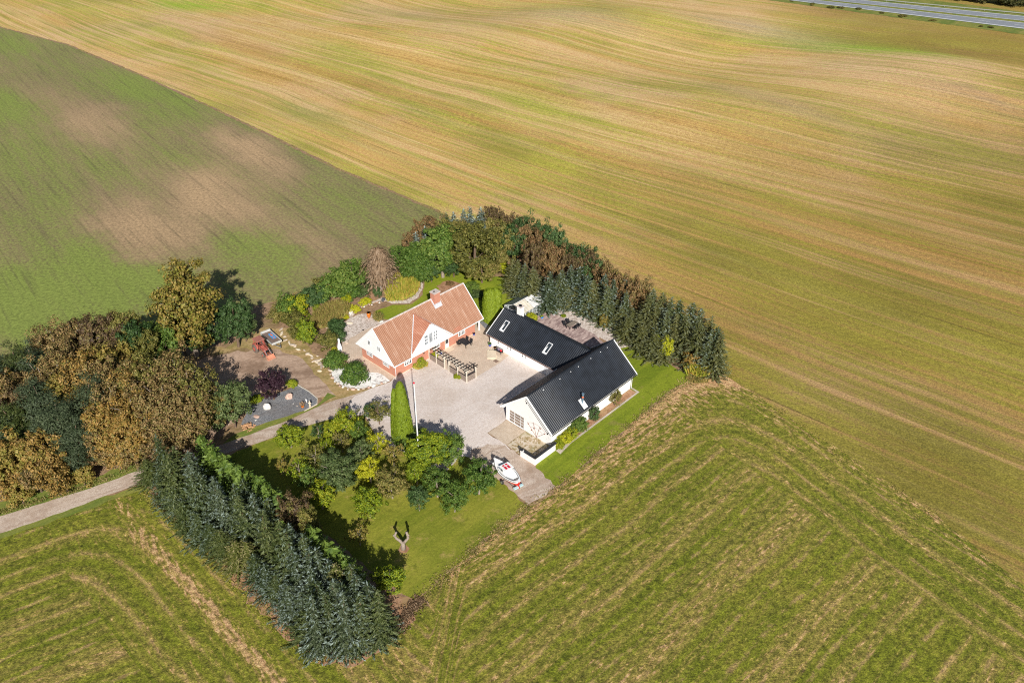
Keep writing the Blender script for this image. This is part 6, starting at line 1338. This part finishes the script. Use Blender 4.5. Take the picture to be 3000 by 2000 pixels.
# reeds
def reed(px, n, h0, h1, mt, label, name='reed_bed', cat='reeds', wd=.07, lean=.3):
    c = U(*px[0]) if False else None; P = [U(*p) for p in px]; cen = sum(P, V3())/len(P); tri = tessellate_polygon([[V3((p.x, p.y, 0)) for p in P]])
    ar = np.array([abs((P[b]-P[a]).cross(P[c_]-P[a]).z) for a, b, c_ in tri]); ch_ = rng.choice(len(tri), n, p=ar/ar.sum()); pts = []
    for k in ch_:
        a, b, c_ = tri[k]; r1, r2 = rng.random(2)
        if r1+r2 > 1: r1, r2 = 1-r1, 1-r2
        q = P[a]+(P[b]-P[a])*float(r1)+(P[c_]-P[a])*float(r2); pts.append((q.x-cen.x, q.y-cen.y))
    me = grass_blades(name, pts, h0, h1, wd, lean); me.materials[0] = L[mt]; o = bpy.data.objects.new(name, me); COL.objects.link(o); o.location = (cen.x, cen.y, 0); return tag(o, label, cat, kind='stuff')
reed([(905, 968), (928, 925), (965, 900), (1000, 895), (1022, 905), (1016, 925), (990, 945), (965, 962), (935, 962)], 9000, .8, 1.9, 'reed', 'tawny reed bed on the dry pond left of the pebbles')
reed([(1135, 885), (1138, 840), (1150, 820), (1190, 812), (1222, 815), (1228, 845), (1212, 868), (1180, 880)], 8000, .8, 2.0, 'reedy', 'yellow-green reed bed behind the brick house')
reed([(1097, 936), (1108, 928), (1120, 935), (1112, 943)], 500, .8, 1.7, 'reed', 'tuft of thin grass beside the orange jar', 'grass_tuft', 'grass', .05, .5)
reed([(2010, 1098), (2030, 1075), (2070, 1085), (2075, 1102), (2050, 1108)], 1500, 1.2, 2.3, 'reedy', 'tall green grass clump below the orange shrub at the belt end', 'grass_clump', 'grass', .1, .4)
reed([(2010, 1110), (2040, 1104), (2075, 1108), (2070, 1120), (2035, 1122)], 1200, .4, .9, 'reed', 'pale straw litter at the foot of the tall green grass', 'dry_straw', 'straw', .06, .8)
# plants around the house
reed([(1212, 1078), (1222, 1070), (1243, 1066), (1246, 1073), (1225, 1082)], 700, .5, 1.1, 'reedy', 'lime green leafy plants against the brick front wall', 'wall_plants', 'plants', .14, .6)
plant('shrub', U(1233, 1068), 1.5, 1.6, 'yelgreen', 'thin yellow-green climber on the brick wall by the pergola')
plant('shrub', U(1342, 1107), .7, 1.6, 'yelgreen', 'small green weed cushion at the foot of the pergola boards'); plant('shrub', U(1275, 1052), 1.3, 1.3, 'bright', 'orange and yellow plant inside the pergola by the house')
wl_ = empty('wall_lamp', hp(6.6, ov+.08, 1.9), TH, 'small black lantern on the brick wall beside the pergola', 'lamp'); MB().tube([(0, 0, .2), (0, -.25, .25), (0, -.25, .1)], .02, 5).build('bracket', MT['iron'], wl_); MB().lathe([(.03, 0), (.09, .03), (.1, .2), (.02, .28)], (0, -.25, -.15), 8).build('lantern', MT['iron'], wl_)
# shrubs between the house and the thuja
for p, h, w_, mt, lab in [((1385, 848), 1.6, 3, 'green', 'leafy green shrub right of the farmhouse roof'), ((1398, 872), 1.4, 2.8, 'bluegreen', 'low green shrub below the flat pink stone'), ((1378, 862), 1.2, 1.8, 'green', 'small green shrub touching the farmhouse corner'), ((1318, 835), .8, 1.6, 'rustred', 'round brown tuft in the bare patch behind the chimney')]: plant('shrub', U(*p), h, w_, mt, lab)
# the columnar thujas
def thuja(px, R, h, lab, twin=None, n=9000, mt='thuja', leaf=.13, taper=.62):
    e = empty('columnar_thuja', U(*px), 0, lab, 'thuja'); o = bpy.data.objects.new('crown', column_crown('crown', R, h, n, leaf, twin, taper)); COL.objects.link(o); o.parent = e; o.data.materials[0] = L[mt]
    MB().tube([(0, 0, -.05), (0, 0, h*.8)], [R*.12, .04], 7).build('trunk', MT['bark'], e); return e
thuja((1437, 936), 1.55, 6.3, 'broad yellow-green thuja column between the farmhouse and the low barn', n=11000, twin=(.95, .25, 1.25, 6.25, 8000), taper=.3)
thuja((1184, 1290), 1.62, 10.6, 'tall tapering yellow-green thuja beside the flagpole', twin=(-.95, .25, 1.0, 9.2, 5000), n=15000, taper=.72)
# behind the house
BK = [('mid', 730, 450, 'rustred', 7, 3.6, 'rusty tree at the field edge left of the small frosty spruce'), ('spruce', 805, 440, 'frost', 7.5, 4.0, 'small frosty spruce at the field edge behind the garden'), ('spruce', 920, 385, 'frost', 8.5, 3.8, 'slender frosty spruce left of the big green tree'), ('mid', 945, 275, 'rustred', 8.5, 5.4, 'rust brown tree rising at the field corner'), ('mid', 860, 330, 'rustred', 7.5, 4.4, 'smaller rust brown tree left of the field corner'),
      ('spruce', 1130, 250, 'spruce', 9, 5, 'grey-green spruce at the field corner'), ('spruce', 1225, 225, 'frost', 9.6, 5, 'frosty spruce left in the pale group behind the garden'), ('spruce', 1300, 215, 'frost', 9.6, 4.6, 'frosty spruce in the middle of the pale group behind the garden'), ('spruce', 1385, 180, 'frost', 10.4, 5.4, 'tallest frosty spruce behind the garden'), ('spruce', 1470, 190, 'frost', 10, 5, 'frosty spruce right in the pale group behind the garden'), ('spruce', 1450, 290, 'frost', 9, 5, 'frosty spruce in front of the tallest frosty spruce'), ('spruce', 1530, 360, 'frost', 7.5, 4, 'small frosty spruce right of the wide olive tree'),
      ('big', 1120, 330, 'olive', 9, 6, 'olive brown tree behind the big green tree, left'), ('big', 1250, 330, 'olive', 9, 6, 'olive brown tree behind the big green tree, middle'), ('big', 1370, 350, 'olive', 9, 6, 'olive brown tree behind the big green tree, right'), ('mid', 1010, 380, 'brown', 8, 5, 'brown tree behind the slender frosty spruce'),
      ('mid', 640, 600, 'green', 6, 5, 'green tree right of the brown weeping tree, at the field'), ('big', 760, 600, 'green', 7.5, 6.5, 'green tree behind the yellow-green reed bed'), ('mid', 860, 680, 'green', 6.5, 5, 'lower green tree right of the yellow-green reed bed'), ('mid', 960, 760, 'dkgreen', 4.5, 4, 'dark green shrubby tree at the lawn corner'), ('mid', 740, 700, 'green', 5, 5, 'low green tree directly behind the yellow-green reed bed'), ('mid', 850, 790, 'green', 4, 3.6, 'low green bush at the top of the stony bank')]
for kd, x, y, mt, h, w_, lab in BK: plant(kd, top(z5(x, y), h), h, w_, mt, lab)
plant('big', U(1298, 812), 11, 8.4, 'green', 'big spreading green tree with a pale bare trunk behind the farmhouse', bark='bark_pale'); plant('big', U(1392, 815), 11, 10, 'olive', 'widest olive green tree behind the farmhouse'); plant('mid', U(1330, 812), 5, 4.5, 'dkgreen', 'dark green undergrowth tree between the two largest garden trees'); plant('mid', U(1412, 828), 5, 6.5, 'olive', 'low olive tree hanging over the back lawn'); plant('mid', U(1450, 800), 5.5, 5, 'olive', 'olive tree left of the bright yellow shrub'); plant('mid', U(1250, 812), 4.5, 4.6, 'dkgreen', 'dark green tree left of the pale trunk')
plant('shrub', U(1482, 806), 2.6, 2.8, 'bright', 'bright yellow shrub at the far end of the back lawn'); plant('shrub', U(1510, 812), 2.6, 2.8, 'gold', 'yellow-brown shrub right of the bright yellow shrub')
# north east belt
al2 = V3((.6, -.8, 0))
ob = [(1600, 175, 'maroon'), (1670, 190, 'maroon'), (1740, 230, 'maroon'), (1620, 290, 'olive'), (1690, 330, 'olive'), (1830, 290, 'maroon'), (1790, 400, 'olive'), (1870, 400, 'dkgreen'), (1900, 320, 'dkgreen'), (1980, 265, 'dkgreen'), (1960, 360, 'rustred'), (2060, 335, 'dkgreen'), (2120, 440, 'rustred'), (2200, 350, 'dkgreen'), (2290, 400, 'dkgreen'), (2180, 560, 'rustred'), (2050, 560, 'maroon'), (2290, 560, 'rustred')]
cone_row(ob, z5, 8.6, 5.4, 'mid', ['olive'], D_SP, 'from the garden end in the outer right belt', 'broadleaf trees in the outer row of the right belt', al2, hv=.08, name='belt_tree')
ob2 = [(560, 50, 'dkgreen'), (620, 75, 'dkgreen'), (660, 110, 'maroon'), (420, 120, 'rustred'), (520, 130, 'maroon'), (700, 100, 'dkgreen'), (740, 140, 'maroon'), (770, 190, 'dkgreen'), (830, 215, 'rustred'), (890, 225, 'brown'), (930, 285, 'rustred'), (1000, 320, 'brown'), (1060, 350, 'rustred'), (1130, 355, 'rustred'), (1180, 380, 'brown')]
cone_row(ob2, zb, 8.2, 4.6, 'mid', ['olive'], D_SP, 'from the top in the outer right belt beside the stubble', 'broadleaf trees along the stubble side of the right belt', al2, hv=.08, name='belt_tree')
ib = [(20, 190, 'belt_olive'), (60, 200), (110, 240, 'belt'), (170, 260, 'belt_olive'), (220, 290), (330, 320, 'bluesp'), (280, 350, 'belt_olive', 4.6), (420, 330), (400, 400, 'belt_olive', 4.6), (490, 290), (560, 250, 'bluesp'), (620, 265, 'bluesp'), (690, 340, 'bluesp'), (500, 420, 'belt_olive', 4.6), (600, 430, 'belt_olive', 4.6), (760, 380), (850, 320, 'bluesp'), (930, 375, 'bluesp'), (700, 470, 'belt_olive', 4.6), (800, 450, 'bluesp', 4.6), (880, 440), (970, 460, 'bluesp', 4.6), (1040, 400, 'bluesp'), (860, 540, 'belt_olive', 4.6), (960, 560, 'belt_olive', 4.6), (1060, 500), (1100, 560, 'belt_olive', 4.6), (1020, 630, 'belt_olive', 4.6), (1120, 660, 'belt_olive', 4.6), (1060, 720, 'belt_olive', 4.6)]
cone_row(ib[:15], zb, 7.8, 4.9, 'spruce', ['belt', 'belt_olive', 'belt'], D_SP, 'from the garden in the inner row behind the greenhouse', 'spruces in the inner row of the right belt, garden half', al2, hv=.16)
cone_row(ib[15:], zb, 7.8, 5.0, 'spruce', ['belt', 'belt_olive', 'belt'], D_SP, 'from the greenhouse in the inner row beyond the gravel strip', 'spruces in the inner row of the right belt, far half', al2, hv=.16)
eb = [(1230, 520, 'belt_olive'), (1320, 470), (1390, 490, 'belt_olive'), (1460, 540), (1560, 580, 'spruce'), (1650, 590), (1750, 640), (1830, 720), (1890, 790, 'spruce'), (1920, 880), (1340, 600, 'belt_olive'), (1430, 660), (1530, 700, 'belt_olive'), (1640, 700), (1740, 760, 'belt_olive'), (1820, 840), (1230, 700, 'belt_olive', 4.6), (1330, 760, 'belt_olive', 4.6), (1440, 800, 'belt_olive', 4.6), (1560, 820, 'belt_olive', 4.6), (1660, 820, 'belt_olive', 4.6), (1200, 800, 'belt_olive', 4.6), (1290, 870, 'belt_olive', 4.6), (1400, 900, 'belt_olive', 4.6)]
cone_row(eb, zb, 8.6, 5.4, 'spruce', ['belt', 'belt', 'belt_olive'], D_SP, 'from the top in the dense clump ending the right belt', 'spruces in the clump at the end of the right belt', V3((.7, -.7, 0)), hv=.07)
plant('shrub', top(zb(1690, 1000), 3.6), 3.6, 4.6, 'orange', 'orange and yellow shrub at the end of the right belt'); plant('shrub', top(zb(1440, 920), 4.4), 4.4, 2.2, 'bright', 'yellow creeper in the spruces of the right belt'); plant('shrub', top(zb(1350, 880), 4.), 4., 2., 'yelgreen', 'yellow-green bush left of the yellow creeper')
for (x, y, mt, lab) in [(850, 700, 'gold', 'yellowish bush at the foot of the right belt beside the gravel strip'), (500, 480, 'gold', 'yellowish bush at the foot of the right belt behind the greenhouse'), (50, 330, 'gold', 'yellow-brown bush at the garden end of the right belt'), (160, 370, 'yelgreen', 'small lime bush below the spruces at the back lawn')]: plant('shrub', top(zb(x, y), 2.6), 2.6, 2.0, mt, lab)
# behind the low barn
plant('bush', sp(.6, 10.9), 1.9, 2.3, 'bright', 'bright yellow bush behind the low barn chimney'); plant('bush', sp(-.1, 15.3), 1.1, 1.9, 'dkgreen', 'dark low bush at the corner of the greenhouse'); plant('bush', sp(3.6, 16.2), .5, 1.1, 'yelgreen', 'tiny green plant on the gravel above the brown table')
# bed along the barn
for a_, h, w_, mt, kd, lab in [(1.2, 1.5, 1.9, 'yelgreen', 'shrub', 'lime bush by the garden wall at the barn front'), (2.5, 1.9, 2.2, 'bright', 'shrub', 'yellow-green bush with white flowers along the barn front'), (3.9, 1.9, 2.1, 'yelgreen', 'shrub', 'lime and orange bush along the barn front'), (5.3, 2.3, 2.2, 'green', 'shrub', 'dark green bush along the barn front'), (6.4, 2.6, 2.2, 'green', 'shrub', 'tall green bush against the barn front'), (9.4, 2.7, 1.9, 'dkgreen', 'shrub', 'single green climber against the white barn front'), (14.6, 2.4, 1.7, 'olive', 'thin', 'thin small tree near the far end of the barn front')]:
    plant(kd, bpnt(a_, -.35 if a_ > 5 else -.45), h, w_, mt, lab)
plant('shrub', bpnt(15.8, .3), 2.2, 1.5, 'olive', 'wispy climber on the white wall near the barn downpipe')
# orchard
OR = [('mid', 215, 378, 'yelgreen', 3.9, 5.2, 'yellow-green fruit tree nearest the drive at the left of the orchard'), ('thin', 452, 318, 'dkgreen', 3.2, 2.6, 'small dark sapling with a pale stem by the drive'), ('mid', 690, 300, 'yelgreen', 5.2, 5.0, 'yellow topped fruit tree beside the drive'), ('mid', 585, 350, 'yelgreen', 4.2, 3.6, 'lime fruit tree left of the yellow topped one'), ('mid', 790, 330, 'green', 3.8, 3.6, 'green fruit tree right of the yellow topped one'), ('thin', 420, 560, 'olive', 4.6, 4.4, 'sparse olive fruit tree with a pale stem'),
      ('big', 640, 740, 'bluegreen', 6.8, 6.4, 'largest blue-green tree in the middle of the orchard'), ('mid', 810, 560, 'bluegreen', 4.8, 4.4, 'blue-green tree behind the largest one'), ('thin', 955, 440, 'bright', 4.2, 4.0, 'sparse pale yellow tree near the clipped thuja'), ('thin', 1085, 545, 'gold', 4.2, 3.8, 'sparse straw yellow tree by the bare path'), ('mid', 890, 680, 'bright', 4.4, 3.8, 'bright yellow fruit tree in the middle of the orchard'), ('mid', 1075, 810, 'olive', 5.2, 5.6, 'olive green fruit tree in the middle of the orchard'), ('mid', 890, 970, 'yelgreen', 5.0, 5.2, 'green and yellow fruit tree at the front of the orchard'),
      ('big', 1385, 570, 'yelgreen', 6.8, 7.2, 'widest yellow-green tree beside the flagpole'), ('mid', 1560, 540, 'green', 5.8, 5.6, 'darker green tree right of the widest yellow-green tree'), ('mid', 1285, 690, 'yelgreen', 4.2, 3.6, 'small yellow fruit tree below the flagpole'), ('mid', 1458, 800, 'green', 5.0, 5.2, 'dark green fruit tree left of the front pair'), ('mid', 1605, 925, 'green', 5.4, 4.4, 'green fruit tree at the front right of the orchard'), ('mid', 1303, 915, 'dkgreen', 4.2, 3.6, 'small dark green fruit tree at the orchard front'), ('mid', 1810, 775, 'green', 5.8, 5.8, 'round green fruit tree beside the boat'),
      ('thin', 300, 690, 'yelgreen', 4.6, 4, 'thin yellow-green tree half in the belt shadow'), ('thin', 370, 760, 'green', 4.2, 4, 'thin green tree in the belt shadow'), ('mid', 480, 900, 'yelgreen', 4.8, 4.4, 'yellow-green tree at the edge of the belt shadow'), ('thin', 150, 620, 'gold', 3.4, 2.6, 'sparse pale tree in the shadow near the drive'), ('thin', 800, 1210, 'gold', 3.4, 3.4, 'sparse brown tree in the shadow of the belt'), ('mid', 1060, 1620, 'yelgreen', 4.8, 4.4, 'lone yellow-green tree at the lower end of the spruce belt'), ('thin', 530, 480, 'yelgreen', 4, 3.2, 'thin lime tree behind the largest blue-green one'), ('thin', 650, 420, 'olive', 4, 3.4, 'thin olive tree behind the largest blue-green one')]
for kd, x, y, mt, h, w_, lab in OR: plant(kd, U(*z6(x, y)), h*.95, w_*.8, mt, lab, name='orchard_tree', bark='bark_pale')
plant('bush', U(1088, 1222), 2.4, 2.4, 'dkgreen', 'dark round bush where the drive meets the yard'); plant('thin', U(1112, 1242), 4, 4, 'olive', 'sparse grey-green bush beside the dark round bush', name='garden_shrub', cat='bush')
for p, s_, lab in [((1192, 1300), 4.6, 'spreading yellow-green juniper at the foot of the clipped thuja'), ((1222, 1285), 3.6, 'spreading juniper between the thuja and the flagpole')]: plant('juniper', U(*p), s_*.42, s_, 'cypress', lab)
# rough grass and weeds on field edges (nobody could count them)
def edge_weeds(name, line, n, h0, h1, wd_, mt, label, spread=.9):
    P = [U(*p) for p in line]; c = P[0].copy(); seg = [(b-a).length for a, b in zip(P, P[1:])]; cs = np.cumsum([0]+seg); pts = []
    clump = rng.uniform(0, cs[-1], max(8, n//30))
    for k in range(n):
        s_ = float(np.clip(clump[rng.integers(len(clump))]+rng.normal(0, .5), 0, cs[-1]-.01)); i = int(np.searchsorted(cs, s_, side='right'))-1; i = min(i, len(seg)-1)
        d = (P[i+1]-P[i])/seg[i]; q = P[i]+d*(s_-cs[i])+V3((-d.y, d.x, 0))*float(rng.normal(0, spread*.6)); pts.append((q.x-c.x, q.y-c.y))
    me = grass_blades(name, pts, h0*.7, h1*.62, wd_, .9); me.materials[0] = L[mt]; o = bpy.data.objects.new(name, me); COL.objects.link(o); o.location = (c.x, c.y, 0); tag(o, label, 'weeds', kind='stuff')
edge_weeds('rough_grass', [(1230, 1750), (1400, 1602), (1548, 1484)], 2200, .12, .45, .08, 'weeds', 'rough weeds between the orchard lawn and the meadow')
edge_weeds('rough_grass', [(1548, 1484), (1630, 1432), (1800, 1286), (1960, 1150), (2040, 1108)], 2600, .12, .5, .08, 'weeds', 'rough weeds between the east lawn and the meadow')
edge_weeds('rough_grass', [(2060, 1112), (2130, 1098), (2250, 1180), (2450, 1320), (2700, 1480), (2900, 1640)], 900, .1, .25, .08, 'reed', 'rough weeds between the meadow and the stubble', .8)
edge_weeds('rough_grass', [(430, 1440), (560, 1570), (700, 1712), (870, 1880), (960, 1932), (1050, 1928)], 3500, .1, .4, .08, 'reed', 'dry grass along the foot of the spruce belt', .9)
edge_weeds('rough_grass', [(0, 1500), (230, 1432), (410, 1365)], 2500, .1, .4, .08, 'weeds', 'grass along the wood side of the drive', .5)
edge_weeds('rough_grass', BND, 2500, .1, .3, .1, 'weeds', 'dark weedy line between crop and stubble', .35)
edge_weeds('rough_grass', [(800, 885), (900, 852), (1060, 790), (1200, 740)], 3000, .1, .5, .08, 'weeds', 'grass at the foot of the garden hedge', .8)
edge_weeds('brushwood', [(1165, 1850), (1190, 1800), (1235, 1755)], 1800, .2, .7, .06, 'twig', 'heap of brown brushwood at the lower corner of the orchard', .8)
# scrub beyond the motorway
SL = 'dark scrub bush beyond the motorway'
for i in range(46):
    t = i/45; px = 2470+t*640+random.uniform(-12, 12); py = -28+t*66-random.uniform(0, 34)*(1 if i % 2 else 0)-6
    plant('shrub', U(px, py), random.uniform(4, 6.5), random.uniform(8, 11), 'far', SL, 'scrub beyond the motorway', name='scrub_bush')
for i in range(14):
    t = random.random(); px = 2300+t*700; py = 2+t*88+random.uniform(-2, 7); plant('shrub', U(px, py), random.uniform(.4, .9), random.uniform(1.6, 4.), 'olive', 'low weedy tuft on the motorway verge', 'tufts on the motorway verge', name='verge_tuft', cat='tuft')
for root in [o for o in bpy.data.objects if o.parent is None and o.type == 'EMPTY' and 'label' in o]:
    if len(root['label']) and root['label'][0].islower(): root['label'] = root['label'][0].upper()+root['label'][1:]
